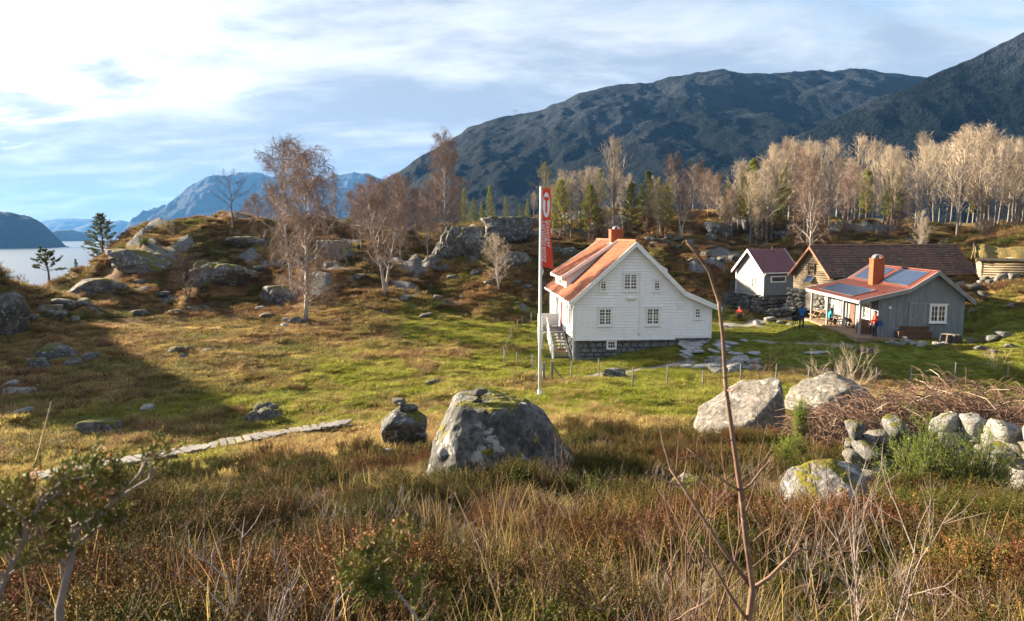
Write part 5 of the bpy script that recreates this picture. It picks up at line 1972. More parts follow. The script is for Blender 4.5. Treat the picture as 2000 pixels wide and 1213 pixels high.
def bare_tree(seed, style):
    """unit tree (height 1 = 10 m): trunk and limbs in one mesh, fine branches and twigs in the other"""
    rnd = random.Random(seed)
    T, C = MB(), MB()
    cfg = dict(birch=dict(t0=.18, nl=32, el=(.55, 1.0), ll=.30, sub=9, tw=10, droop=.55, stems=1),
               weep=dict(t0=.09, nl=42, el=(.5, .95), ll=.25, sub=9, tw=11, droop=1.0, stems=1),
               fan=dict(t0=.26, nl=28, el=(.8, 1.3), ll=.38, sub=7, tw=5, droop=-.35, stems=1),
               twin=dict(t0=.22, nl=24, el=(.6, 1.05), ll=.28, sub=8, tw=9, droop=.4, stems=2),
               oak=dict(t0=.28, nl=11, el=(.45, .95), ll=.42, sub=7, tw=8, droop=-.1, stems=1),
               bush=dict(t0=.12, nl=22, el=(.4, .95), ll=.42, sub=7, tw=7, droop=.0, stems=2),
               slim=dict(t0=.26, nl=24, el=(.6, 1.2), ll=.26, sub=7, tw=5, droop=.1, stems=1))[style]
    Hh = 10.0
    for st in range(cfg['stems']):
        lean = Vector((rnd.uniform(-.05, .05), rnd.uniform(-.05, .05), 0))
        if cfg['stems'] > 1:
            lean = Vector(((st - .5) * .22, rnd.uniform(-.08, .08), 0))
        hh = Hh * (1 if st == 0 else rnd.uniform(.85, .97))
        n = 11
        pts, w = [], Vector((0, 0, 0))
        for i in range(n + 1):
            t = i / n
            w += Vector((rnd.gauss(0, .035), rnd.gauss(0, .035), 0)) * hh * .25
            pts.append(Vector((0, 0, t * hh)) + lean * hh * t * (1 if style != 'twin' else min(1, .6 + t)) + w * t)
        r0 = .115 if style != 'oak' else .17
        rad = [r0 * (1.25 if i == 0 else 1) * (1 - .93 * (i / n) ** .9) + .006 for i in range(n + 1)]
        T.tube(pts, rad, 7)

        def on(t):
            f = t * n
            i = min(n - 1, int(f))
            return pts[i].lerp(pts[i + 1], f - i), rad[i] + (rad[i + 1] - rad[i]) * (f - i)
        for k in range(cfg['nl']):
            t = cfg['t0'] + (1 - cfg['t0']) * ((k + rnd.random()) / cfg['nl']) ** .9
            p, r = on(min(t, .985))
            az = k * 2.4 + rnd.uniform(-.5, .5)
            el = rnd.uniform(*cfg['el']) + (.25 * t if style != 'weep' else 0)
            u = (t - cfg['t0']) / (1 - cfg['t0'])
            prof = (1.05 - u) ** .6 * (.55 + .6 * min(1, u * 3))
            L = hh * cfg['ll'] * prof * rnd.uniform(.75, 1.2) + .35
            d = Vector((math.cos(az) * math.cos(el), math.sin(az) * math.cos(el), math.sin(el)))
            lp = [p]
            m = 5
            for i in range(m):
                d = (d + Vector((rnd.gauss(0, .13), rnd.gauss(0, .13), rnd.gauss(.05, .08) - .10 * cfg['droop'] * (i / m) * 1.5))).normalized()
                lp.append(lp[-1] + d * L / m)
            lr = min(r * .65, .014 + L * .015)
            T.tube(lp, [lr * (1 - .85 * i / m) + .004 for i in range(m + 1)], 4, cap=False)
            for s in range(cfg['sub']):
                f = (.2 + .8 * (s + rnd.random()) / cfg['sub']) * m
                i = min(m - 1, int(f))
                q = lp[i].lerp(lp[i + 1], f - i)
                ld = (lp[i + 1] - lp[i]).normalized()
                bd = (ld * rnd.uniform(.5, 1.0) + rdir(rnd) * .75 + Vector((0, 0, .25 if cfg['droop'] < .3 else -.05))).normalized()
                bl = L * rnd.uniform(.22, .45) * (1.1 - .5 * f / m) + .25
                b1 = q + bd * bl * .5
                bd2 = (bd + Vector((rnd.gauss(0, .2), rnd.gauss(0, .2), -.30 * cfg['droop'] + rnd.gauss(0, .12)))).normalized()
                b2_ = b1 + bd2 * bl * .5
                C.tube([q, b1, b2_], [.016, .013, .008], 3, cap=False)
                for w_ in range(cfg['tw']):
                    g = rnd.random()
                    o = q.lerp(b1, g * 2) if g < .5 else b1.lerp(b2_, g * 2 - 1)
                    td = (bd2 * .55 + rdir(rnd) * .8 + Vector((0, 0, -.75 * cfg['droop'] + (.15 if cfg['droop'] < 0.3 else 0)))).normalized()
                    tl = rnd.uniform(.28, .62) * (1.25 if cfg['droop'] > .8 else 1)
                    e = o + td * tl
                    C.cone(o, e, .0085)
                    for _ in range(2):
                        g2 = rnd.uniform(.3, .8)
                        oo = o.lerp(e, g2)
                        C.cone(oo, oo + (td * .7 + rdir(rnd) * .7 + Vector((0, 0, -.5 * cfg['droop']))).normalized() * tl * .6, .0062)
    return T, C


def pine(seed, style='pine'):
    rnd = random.Random(seed)
    T, C = MB(), MB()
    hh = 10.0
    n = 10
    pts, w = [], Vector((0, 0, 0))
    wob = .02 if style != 'gnarl' else .09
    for i in range(n + 1):
        w += Vector((rnd.gauss(0, wob), rnd.gauss(0, wob), 0)) * 2.2
        pts.append(Vector((0, 0, hh * i / n)) + w * (i / n))
    rad = [(.16 if style != 'gnarl' else .34) * (1 - .92 * i / n) + .012 for i in range(n + 1)]
    T.tube(pts, rad, 7)
    t0 = dict(pine=.22, cone=.10, gnarl=.40)[style]
    nb = dict(pine=60, cone=74, gnarl=40)[style]
    for k in range(nb):
        t = t0 + (1 - t0) * (k + rnd.random()) / nb
        f = min(.99, t) * n
        i = min(n - 1, int(f))
        p = pts[i].lerp(pts[i + 1], f - i)
        u = (t - t0) / (1 - t0)
        if style == 'cone':
            L = 2.0 * (1 - u) ** .9 + .25
            el = .05 + .5 * u
        elif style == 'pine':
            L = 2.5 * (1 - u) ** .65 * (.6 + .4 * min(1, u * 4)) * rnd.uniform(.65, 1.2) + .3
            el = .1 + .7 * u
        else:
            L = 5.2 * (1.05 - u) ** .5 * rnd.uniform(.5, 1.1)
            el = rnd.uniform(.15, .8)
        az = k * 2.4 + rnd.uniform(-.4, .4)
        d = Vector((math.cos(az) * math.cos(el), math.sin(az) * math.cos(el), math.sin(el)))
        lp = [p]
        for j in range(4):
            d = (d + Vector((rnd.gauss(0, .14), rnd.gauss(0, .14), .06 if style != 'gnarl' else rnd.gauss(.05, .15)))).normalized()
            lp.append(lp[-1] + d * L / 4)
        T.tube(lp, [.035 * L / 2 + .012, .025 * L / 2 + .01, .02, .012, .006], 4, cap=False)
        for s in range(int((5 + L * 3.2) * (1.0 if style == 'cone' else 1.7))):
            g = rnd.uniform(.30 if style != 'gnarl' else .55, 1.0) * 4
            j = min(3, int(g))
            q = lp[j].lerp(lp[j + 1], g - j) + rdir(rnd) * rnd.uniform(0, .16 + .07 * L)
            up = Vector((0, 0, .55))
            for _ in range(15):
                dd = (rdir(rnd, -.5, 1) + up * .6 + d * .4).normalized()
                l = rnd.uniform(.16, .32) * (1.6 if style == 'gnarl' else 1)
                sd = dd.cross(rdir(rnd)).normalized() * .022 * (1.5 if style == 'gnarl' else 1)
                b = len(C.v)
                o = q + rdir(rnd) * .07
                C.v += [tuple(o - sd), tuple(o + sd), tuple(o + dd * l)]
                C.f.append((b, b + 1, b + 2))
                C.m.append(0)
    return T, C


TREES = {}


def tree_proto(kind, k):
    """mesh pair for a kind of tree, made once and shared"""
    key = (kind, k)
    if key not in TREES:
        style, bark, twig = KINDS[kind]
        T, C = (pine if style in ('pine', 'cone', 'gnarl') else bare_tree)(1000 + 17 * k + hash_name(kind), style)
        TREES[key] = (T.mesh('trunk', bark, True), C.mesh('crown', twig))
    return TREES[key]


KINDS = dict(birch=('birch', BARKW, TWIGB), weep=('weep', BARKW, TWIGB), fan=('fan', BARKG, TWIGP), twin=('twin', BARKW, TWIGB), oak=('oak', BARKD, TWIGD), bush=('bush', BARKD, TWIGD),
             slim=('slim', BARKG, TWIGP), pine=('pine', BARKP, NEEDLEY), dpine=('pine', BARKP, NEEDLE), cone=('cone', BARKP, NEEDLEY), gnarl=('gnarl', BARKD, NEEDLE), olive=('slim', BARKG, TWIGO),
             pbush=('bush', BARKW, TWIGP))
TCAT = dict(pine='pine tree', dpine='pine tree', cone='spruce tree', gnarl='pine tree', bush='shrub', pbush='shrub')
TNAME = dict(birch='birch_tree', weep='birch_tree', fan='bare_tree', twin='birch_tree', oak='bare_tree', bush='bare_shrub', pbush='bare_shrub', slim='birch_tree', pine='pine_tree', dpine='pine_tree', cone='spruce_tree', gnarl='pine_tree', olive='bare_tree')


def tree(kind, k, x, y, h, label, group=None, rz=0, wide=1.0, sink=.15):
    tm, cm = tree_proto(kind, k)
    o = empty(TNAME[kind], (x, y, hz(x, y) - sink), rz, label, TCAT.get(kind, 'tree'), group)
    s = h / 10.0
    o.scale = (s * wide, s * wide, s)
    link('trunk', tm, o)
    link('crown', cm, o)
    return o


def tree_px(kind, k, u, vb, vt, label, Y=None, group=None, rz=0, wide=1.0):
    p = gp(u, vb) if Y is None else at(u, vb, Y)
    z = hz(p[0], p[1])
    h = at(u, vt, p[1])[2] - z
    return tree(kind, k, p[0], p[1], max(h, 1), label, group, rz, wide)


tree_px('weep', 0, 597, 628, 300, 'tall leaning birch with drooping twigs at the left meadow edge', rz=.4, wide=1.15)
tree_px('birch', 0, 572, 585, 288, 'slender tall birch just behind the leaning birch', rz=2.0, wide=.95)
tree_px('twin', 0, 752, 577, 372, 'broad birch with two pale stems on the meadow slope', rz=0, wide=1.35)
tree_px('weep', 1, 864, 0, 268, 'very tall weeping birch beside the craggy outcrop', Y=84, rz=1.2, wide=.85)
tree_px('oak', 0, 456, 455, 342, 'dark crooked bare tree alone on the knoll crest', rz=.5, wide=1.3)
tree_px('bush', 0, 368, 590, 492, 'dark leafless bush tree on the slope below the knoll', rz=.5, wide=1.5)
tree_px('pbush', 0, 975, 568, 462, 'pale bare shrub before the dark crag', rz=1.5, wide=1.1)
tree_px('birch', 1, 655, 446, 342, 'single thin birch on the knoll skyline', Y=100, rz=1)
tree_px('dpine', 0, 203, 520, 418, 'lone dark green pine above the fjord', Y=92, rz=0, wide=1.45)
tree_px('gnarl', 0, 98, 574, 488, 'gnarled wide pine with a thick trunk near the water', Y=77, rz=.3, wide=1.05)
tree_px('dpine', 1, 152, 575, 505, 'small thin pine between the gnarled pine and the lone pine', Y=82, wide=.7)
tree_px('bush', 1, 12, 592, 520, 'bare bush at the left edge before the fjord', Y=70, wide=1.1)
tree_px('bush', 0, 42, 590, 540, 'small bare bush left of the gnarled pine', Y=72, rz=2)
rnd = random.Random(3)
for (u, Y, vt, kd) in ((486, 99, 392, 'birch'), (505, 103, 385, 'birch'), (530, 101, 372, 'birch'), (402, 100, 425, 'birch'), (690, 92, 378, 'birch'), (712, 90, 366, 'birch'), (730, 95, 350, 'birch'), (748, 92, 362, 'birch'), (772, 94, 345, 'birch'),
                       (795, 90, 352, 'birch'), (815, 93, 372, 'birch'), (838, 88, 360, 'birch'), (885, 90, 372, 'birch'), (620, 98, 385, 'birch'), (640, 95, 400, 'birch'), (705, 84, 395, 'birch'), (782, 82, 392, 'birch'), (835, 80, 400, 'birch')):
    p = at(u, 450, Y)
    tree(kd, rnd.choice((0, 1, 2)), p[0], p[1], at(u, vt, Y)[2] - hz(p[0], p[1]), 'reddish bare birch in the thin grove ' + ('left of the leaning birch' if u < 560 else 'between the leaning and the twin stemmed birch' if u < 745 else 'around the weeping birch'), 'birches along the knoll', rnd.uniform(0, 6.3), rnd.uniform(1.0, 1.3))
for (u, Y, vt) in ((906, 100, 368), (925, 104, 385), (957, 108, 362), (988, 108, 380), (1030, 100, 388), (1015, 106, 398), (940, 112, 392), (1075, 96, 372)):
    p = at(u, 450, Y)
    tree('cone', rnd.choice((0, 1)), p[0], p[1], at(u, vt, Y)[2] - hz(p[0], p[1]), 'yellow green young conifer between the weeping birch and the flagpole', 'young conifers left of the flagpole', rnd.uniform(0, 6.3), rnd.uniform(.8, 1.1))
tree_px('fan', 0, 1207, 0, 288, 'tall pale bare tree with upswept branches right behind the house chimney', Y=92, rz=.4, wide=1.0)
tree_px('twin', 1, 1343, 0, 308, 'double white stemmed birch standing before the wood edge', Y=87, rz=.2, wide=1.15)
tree_px('birch', 2, 1607, 0, 318, 'sunlit birch rising just behind the log barn gable', Y=76, rz=1, wide=1.0)
tree_px('pbush', 1, 1832, 0, 418, 'small bare birch standing behind the log barn roof', Y=77, rz=1, wide=.9)
tree_px('dpine', 1, 1274, 0, 336, 'dark green pine at the wood edge right of the chimney', Y=95, wide=.9)
tree_px('pine', 0, 1484, 0, 312, 'bright green pine in the middle of the wood edge', Y=96, wide=1.0)
tree_px('pine', 1, 1548, 0, 318, 'bright green pine right of the middle of the wood edge', Y=99, wide=.9)
for u, vt, Yp in ((1095, 352, 93), (1152, 362, 90), (1232, 358, 92), (1300, 362, 91), (1452, 345, 92), (1510, 338, 93), (1560, 345, 94), (1740, 335, 96)):
    p = at(u, 450, Yp)
    tree('pine', u % 2, p[0], p[1], at(u, vt, Yp)[2] - hz(p[0], p[1]), 'green pine standing out at the front of the bare wood', 'pines at the front of the wood', rnd.uniform(0, 6), 1.05)
for u, vt in ((1068, 362), (1110, 345), (1170, 330), (1250, 362), (1310, 350), (1395, 352), (1420, 352), (1465, 335), (1530, 322), (1570, 326), (1735, 318), (1690, 330), (1905, 330)):
    p = at(u, 450, 108)
    tree('pine', 0 if u % 20 else 1, p[0], p[1], at(u, vt, 108)[2] - hz(p[0], p[1]), 'green pine showing between the bare trees of the wood', 'pines inside the wood', rnd.uniform(0, 6), .9)
TOPU = [1040, 1060, 1100, 1150, 1180, 1250, 1290, 1340, 1400, 1440, 1480, 1530, 1580, 1600, 1650, 1720, 1760, 1800, 1850, 1880, 1930, 1980, 2060, 2200]
TOPV = [350, 322, 330, 338, 330, 350, 345, 315, 340, 320, 330, 282, 284, 300, 274, 285, 300, 268, 292, 258, 275, 290, 290, 270]
u = 1042.0
i = 0
while u < 2180:
    Y = rnd.uniform(86, 116) if u < 1560 else rnd.uniform(84, 118)
    p = at(u, 450, Y)
    vt = np.interp(u, TOPU, TOPV) + rnd.uniform(0, 85) * (1 if rnd.random() < .6 else .15)
    kd = rnd.choice(('slim', 'slim', 'olive', 'birch', 'fan') if u < 1500 else ('fan', 'fan', 'fan', 'slim', 'birch'))
    lab = {'slim': 'slender pale bare tree crowded in the wood behind the farm', 'olive': 'olive tinged bare tree crowded in the wood behind the farm', 'birch': 'reddish birch crowded in the wood behind the farm', 'fan': 'pale fan crowned bare tree crowded in the wood behind the farm'}[kd]
    wh = 'left of the house chimney' if u < 1190 else 'between the house chimney and the double birch' if u < 1335 else 'above the boulder heap' if u < 1560 else 'above the barn gable' if u < 1700 else 'above the long barn roof' if u < 1880 else 'at the right edge of the view'
    lab = lab.replace('crowded in the wood behind the farm', 'in the wood ' + wh)
    tree(kd, rnd.choice((0, 1, 2)), p[0], p[1], at(u, vt, Y)[2] - hz(p[0], p[1]), lab, 'bare trees of the wood', rnd.uniform(0, 6.3), rnd.uniform(.9, 1.25))
    u += rnd.uniform(5.5, 14)
    i += 1
for k in range(26):
    u = rnd.uniform(1050, 2050)
    Y = rnd.uniform(84, 96)
    p = at(u, 450, Y)
    tree('bush', rnd.choice((0, 1)), p[0], p[1], rnd.uniform(2.2, 4.2), 'dark leafless undergrowth bush at the foot of the wood', 'undergrowth of the wood', rnd.uniform(0, 6), 1.3)

# ---------------------------------------------------------------- ground cover (nobody could count it: stuff)
def col_mesh(name, mb_v, mb_f, cols, mat):
    """triangle mesh with a colour per vertex"""
    me = np_mesh(name, np.array(mb_v, np.float32), np.array(mb_f, np.int32), mat, False)
    ca = me.color_attributes.new('tone', 'FLOAT_COLOR', 'POINT')
    c = np.ones((len(mb_v), 4), np.float32)
    c[:, :3] = cols
    ca.data.foreach_set('color', c.ravel())
    return me


def cover_mat(name, dead, live, tip=None, transl=.35):
    """leaf or blade colour: 'tint' of the clump runs from dead to live, 'tone' varies every blade"""
    m, t, bs = newmat(name)
    ti = t.add('ShaderNodeAttribute', attribute_name='tint', attribute_type='INSTANCER')
    to = t.add('ShaderNodeAttribute', attribute_name='tone')
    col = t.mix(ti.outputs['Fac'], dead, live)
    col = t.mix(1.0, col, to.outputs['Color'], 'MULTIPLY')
    oi = t.add('ShaderNodeObjectInfo')
    hv = t.add('ShaderNodeHueSaturation')
    t.l.new(col, hv.inputs['Color'])
    t.l.new(t.math('ADD', t.math('MULTIPLY', oi.outputs['Random'], .75), .62), hv.inputs['Value'])
    t.l.new(t.math('ADD', t.math('MULTIPLY', oi.outputs['Random'], .04), .48), hv.inputs['Hue'])
    t.l.new(hv.outputs[0], bs.inputs['Base Color'])
    bs.inputs['Roughness'].default_value = .75
    bs.inputs['Specular IOR Level'].default_value = .15
    tr = t.add('ShaderNodeBsdfTranslucent')
    t.l.new(hv.outputs[0], tr.inputs[0])
    mx = t.add('ShaderNodeMixShader')
    mx.inputs[0].default_value = transl
    out = [n for n in t.n if n.type == 'OUTPUT_MATERIAL'][0]
    t.l.new(bs.outputs[0], mx.inputs[1])
    t.l.new(tr.outputs[0], mx.inputs[2])
    t.l.new(mx.outputs[0], out.inputs[0])
    return m


GRASSM = cover_mat('grass_blades', (.44, .31, .14), (.27, .285, .042), transl=.42)
RUSTM = cover_mat('rust_grass', (.27, .165, .085), (.14, .14, .038))
HEATHM = cover_mat('heather_leaf', (.155, .09, .042), (.085, .108, .022), transl=.3)


def tuft(seed, mat, n, r, lmin, lmax, width, lean, curl, name):
    rnd = random.Random(seed)
    V, F, C = [], [], []
    for _ in range(n):
        a = rnd.uniform(0, 6.283)
        q = r * math.sqrt(rnd.random())
        o = Vector((q * math.cos(a), q * math.sin(a), -.02))
        L = rnd.uniform(lmin, lmax)
        la = a + rnd.gauss(0, .7)
        ln = abs(rnd.gauss(lean, lean * .5))
        d = Vector((math.cos(la) * math.sin(ln), math.sin(la) * math.sin(ln), math.cos(ln)))
        w = width * rnd.uniform(.6, 1.2)
        sd = Vector((-math.sin(la + rnd.gauss(0, .8)), math.cos(la), 0)).normalized() * w
        p1 = o + d * L * .5
        d2 = (d + Vector((math.cos(la), math.sin(la), -.5)) * curl * rnd.uniform(.5, 1.4)).normalized()
        p2 = p1 + d2 * L * .3
        d3 = (d2 + Vector((math.cos(la), math.sin(la), -.7)) * curl * rnd.uniform(.5, 1.4)).normalized()
        p3 = p2 + d3 * L * .2
        b = len(V)
        V += [o - sd, o + sd, p1 - sd * .85, p1 + sd * .85, p2 - sd * .55, p2 + sd * .55, p3]
        F += [(b, b + 1, b + 3), (b, b + 3, b + 2), (b + 2, b + 3, b + 5), (b + 2, b + 5, b + 4), (b + 4, b + 5, b + 6)]
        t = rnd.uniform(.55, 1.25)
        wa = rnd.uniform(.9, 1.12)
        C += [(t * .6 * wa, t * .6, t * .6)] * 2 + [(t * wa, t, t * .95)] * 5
    return col_mesh(name, [tuple(v) for v in V], F, np.array(C), mat)


def spike(V, F, C, a, b, w, col):
    d = (b - a)
    sd = d.cross(Vector((.37, .61, .7)))
    if sd.length < 1e-6:
        sd = Vector((1, 0, 0))
    sd = sd.normalized() * w
    s2 = d.cross(sd).normalized() * w
    k = len(V)
    V += [a + sd, a - sd * .5 + s2 * .87, a - sd * .5 - s2 * .87, b]
    F += [(k, k + 1, k + 3), (k + 1, k + 2, k + 3), (k + 2, k, k + 3)]
    C += [col] * 4


def heather(seed, n, hmax, bells, needles=9, name='heather'):
    rnd = random.Random(seed)
    V, F, C = [], [], []
    for _ in range(n):
        a = rnd.uniform(0, 6.283)
        o = Vector((math.cos(a), math.sin(a), 0)) * rnd.uniform(0, .14)
        L = hmax * rnd.uniform(.55, 1.0)
        d = Vector((math.cos(a) * .45, math.sin(a) * .45, 1)) + rdir(rnd) * .3
        d.normalize()
        p = o
        pts = [p]
        for i in range(4):
            d = (d + rdir(rnd) * .16 + Vector((0, 0, .08))).normalized()
            p = p + d * L / 4
            pts.append(p)
        bt = rnd.uniform(.5, 1.0)
        bark = (1.15 * bt, .85 * bt, .75 * bt)
        for i in range(4):
            spike(V, F, C, pts[i], pts[i + 1] + (pts[i + 1] - pts[i]) * .1, .0035 * (1 - .18 * i), bark)
        t = rnd.uniform(.55, 1.35)
        g = rnd.random()
        cl = (t * (.8 + .9 * g), t * (1.05 - .15 * g), t * .9)
        hasb = rnd.random() < bells
        for i in range(7):
            f = rnd.uniform(.35, 1.0) * 4
            j = min(3, int(f))
            q = pts[j].lerp(pts[j + 1], f - j)
            sd = (rdir(rnd, -.2, .8) * .7 + d * .7).normalized()
            sl = rnd.uniform(.05, .11) * hmax / .4
            spike(V, F, C, q, q + sd * sl, .0022, bark)
            for k in range(needles):
                s = q + sd * sl * (k + .5) / needles
                nd = (rdir(rnd) + sd * .7).normalized()
                spike(V, F, C, s, s + nd * rnd.uniform(.012, .024), .0024, cl)
        if hasb:
            bc = rnd.uniform(.9, 1.5)
            bcol = (bc * 2.1, bc * 1.5, bc * 2.2)
            for k in range(12):
                s = pts[3].lerp(pts[4], rnd.uniform(-.4, 1.05)) + rdir(rnd) * .014
                spike(V, F, C, s, s + rdir(rnd, -1, .3) * .013, .006, bcol)
    return col_mesh(name, [tuple(v) for v in V], F, np.array(C), HEATHM)


def proto_collection(name, meshes):
    c = bpy.data.collections.new(name)
    for i, me in enumerate(meshes):
        o = bpy.data.objects.new('%s_piece_%c' % (name, 97 + i), me)
        c.objects.link(o)
    return c


def scatter(name, label, cat, coll, npro, X, Y, scale, tint, seed, zoff=0.0, tilt=.12, zs=None):
    rs = np.random.RandomState(seed)
    n = len(X)
    Z = H(X, Y) + zoff
    me = bpy.data.meshes.new(name)
    me.vertices.add(n)
    me.vertices.foreach_set('co', np.stack([X, Y, Z], 1).astype(np.float32).ravel())

    def attr(nm, ty, val, key='value'):
        a = me.attributes.new(nm, ty, 'POINT')
        a.data.foreach_set(key, np.ascontiguousarray(val).ravel())
    attr('rot', 'FLOAT_VECTOR', np.stack([rs.normal(0, tilt, n), rs.normal(0, tilt, n), rs.uniform(0, 6.283, n)], 1).astype(np.float32), 'vector')
    sv = np.stack([scale, scale, scale * (zs if zs is not None else 1.0)], 1).astype(np.float32)
    attr('sc', 'FLOAT_VECTOR', sv, 'vector')
    attr('pick', 'INT', rs.randint(0, npro, n).astype(np.int32))
    attr('tint', 'FLOAT', np.clip(tint, 0, 1).astype(np.float32))
    o = link(name, me)
    tag(o, label, cat, kind='stuff')
    g = bpy.data.node_groups.new(name + '_scatter', 'GeometryNodeTree')
    g.interface.new_socket('Geometry', in_out='INPUT', socket_type='NodeSocketGeometry')
    g.interface.new_socket('Geometry', in_out='OUTPUT', socket_type='NodeSocketGeometry')
    N, Lk = g.nodes, g.links
    gi, go = N.new('NodeGroupInput'), N.new('NodeGroupOutput')
    mp = N.new('GeometryNodeMeshToPoints')
    ip = N.new('GeometryNodeInstanceOnPoints')
    ci = N.new('GeometryNodeCollectionInfo')
    ci.inputs['Collection'].default_value = coll
    ci.inputs['Separate Children'].default_value = True
    ci.inputs['Reset Children'].default_value = True

    def named(nm, ty):
        a = N.new('GeometryNodeInputNamedAttribute')
        a.data_type = ty
        a.inputs['Name'].default_value = nm
        return a.outputs['Attribute']
    er = N.new('FunctionNodeEulerToRotation')
    Lk.new(named('rot', 'FLOAT_VECTOR'), er.inputs[0])
    Lk.new(gi.outputs[0], mp.inputs[0])
    Lk.new(mp.outputs[0], ip.inputs['Points'])
    Lk.new(ci.outputs[0], ip.inputs['Instance'])
    ip.inputs['Pick Instance'].default_value = True
    Lk.new(named('pick', 'INT'), ip.inputs['Instance Index'])
    Lk.new(er.outputs[0], ip.inputs['Rotation'])
    Lk.new(named('sc', 'FLOAT_VECTOR'), ip.inputs['Scale'])
    Lk.new(ip.outputs[0], go.inputs[0])
    md = o.modifiers.new('scatter', 'NODES')
    md.node_group = g
    return o


def sample(n, r0, r1, seed, a0=-44, a1=44, power=1.0):
    """points in the view wedge, denser near the viewer"""
    rs = np.random.RandomState(seed)
    t = rs.rand(n) ** power
    r = r0 * (r1 / r0) ** t if power == 1.0 else r0 + (r1 - r0) * t
    a = np.radians(rs.uniform(a0, a1, n))
    return r * np.sin(a), r * np.cos(a), rs


# keep plants off buildings, boulders, slabs and paths
AVOID = []
for (P0, rz_, x0, x1, y0, y1) in ((HOUSE_P, HOUSE_RZ, -2.1, 9.7, -1.1, 12.6), (CAB_P, CAB_RZ, -1.7, 5.6, -1.2, 9.8), (BLD_P, BLD_RZ, -.4, 5.2, -.4, 4.3), (BARN_P, BARN_RZ, -.3, 16, -.3, 5), (SOD_P, SOD_RZ, -.3, 7.4, -.4, 5)):
    AVOID.append((P0, rz_, x0, x1, y0, y1))
CIRC = []
for o in list(COL.objects):
    if o.parent is None and o.type == 'MESH' and o.name.split('.')[0] in ('boulder', 'rock', 'rock_outcrop', 'stone_slab'):
        if o.data.users > 1 or max(o.scale) != 1.0:
            CIRC.append((o.location.x, o.location.y, max(o.scale.x, o.scale.y) * .8))
        else:
            d = o.dimensions if o.dimensions.x > 0 else None
            xs = [v.co.x for v in o.data.vertices]
            CIRC.append((o.location.x, o.location.y, (max(xs) - min(xs)) * .40))


for (u_, v_, Y_) in ((1662, 940, 12.2), (1690, 920, 12.4), (1720, 915, 12.5), (1755, 915, 12.4), (1790, 915, 12.3), (1835, 915, 12.1), (1880, 915, 11.9), (1920, 920, 11.5), (1960, 925, 11.1), (2010, 940, 10.7)):
    _p = at(u_, v_, Y_)
    CIRC.append((_p[0], _p[1], .62))
    CIRC.append((_p[0] * .93, _p[1] * .93, .55))
for (u_, v_, r_) in ((940, 940, .7), (990, 945, .7), (1040, 945, .7), (1600, 1055, .45), (1650, 1060, .45), (1690, 1055, .4)):
    _p = gp(u_, v_)
    CIRC.append((_p[0], _p[1], r_))


def keep(X, Y):
    k = np.ones(len(X), bool)
    for (P0, rz_, x0, x1, y0, y1) in AVOID:
        c, s = math.cos(rz_), math.sin(rz_)
        dx, dy = X - P0[0], Y - P0[1]
        lx, ly = c * dx + s * dy, -s * dx + c * dy
        k &= ~((lx > x0) & (lx < x1) & (ly > y0) & (ly < y1))
    for (x, y, r) in CIRC:
        k &= (X - x) ** 2 + (Y - y) ** 2 > r * r
    return k


def bwalk(X, Y):
    a, b = gp(60, 941), gp(683, 831)
    dx, dy = b[0] - a[0], b[1] - a[1]
    t = np.clip(((X - a[0]) * dx + (Y - a[1]) * dy) / (dx * dx + dy * dy), 0, 1)
    return np.hypot(X - a[0] - t * dx, Y - a[1] - t * dy)


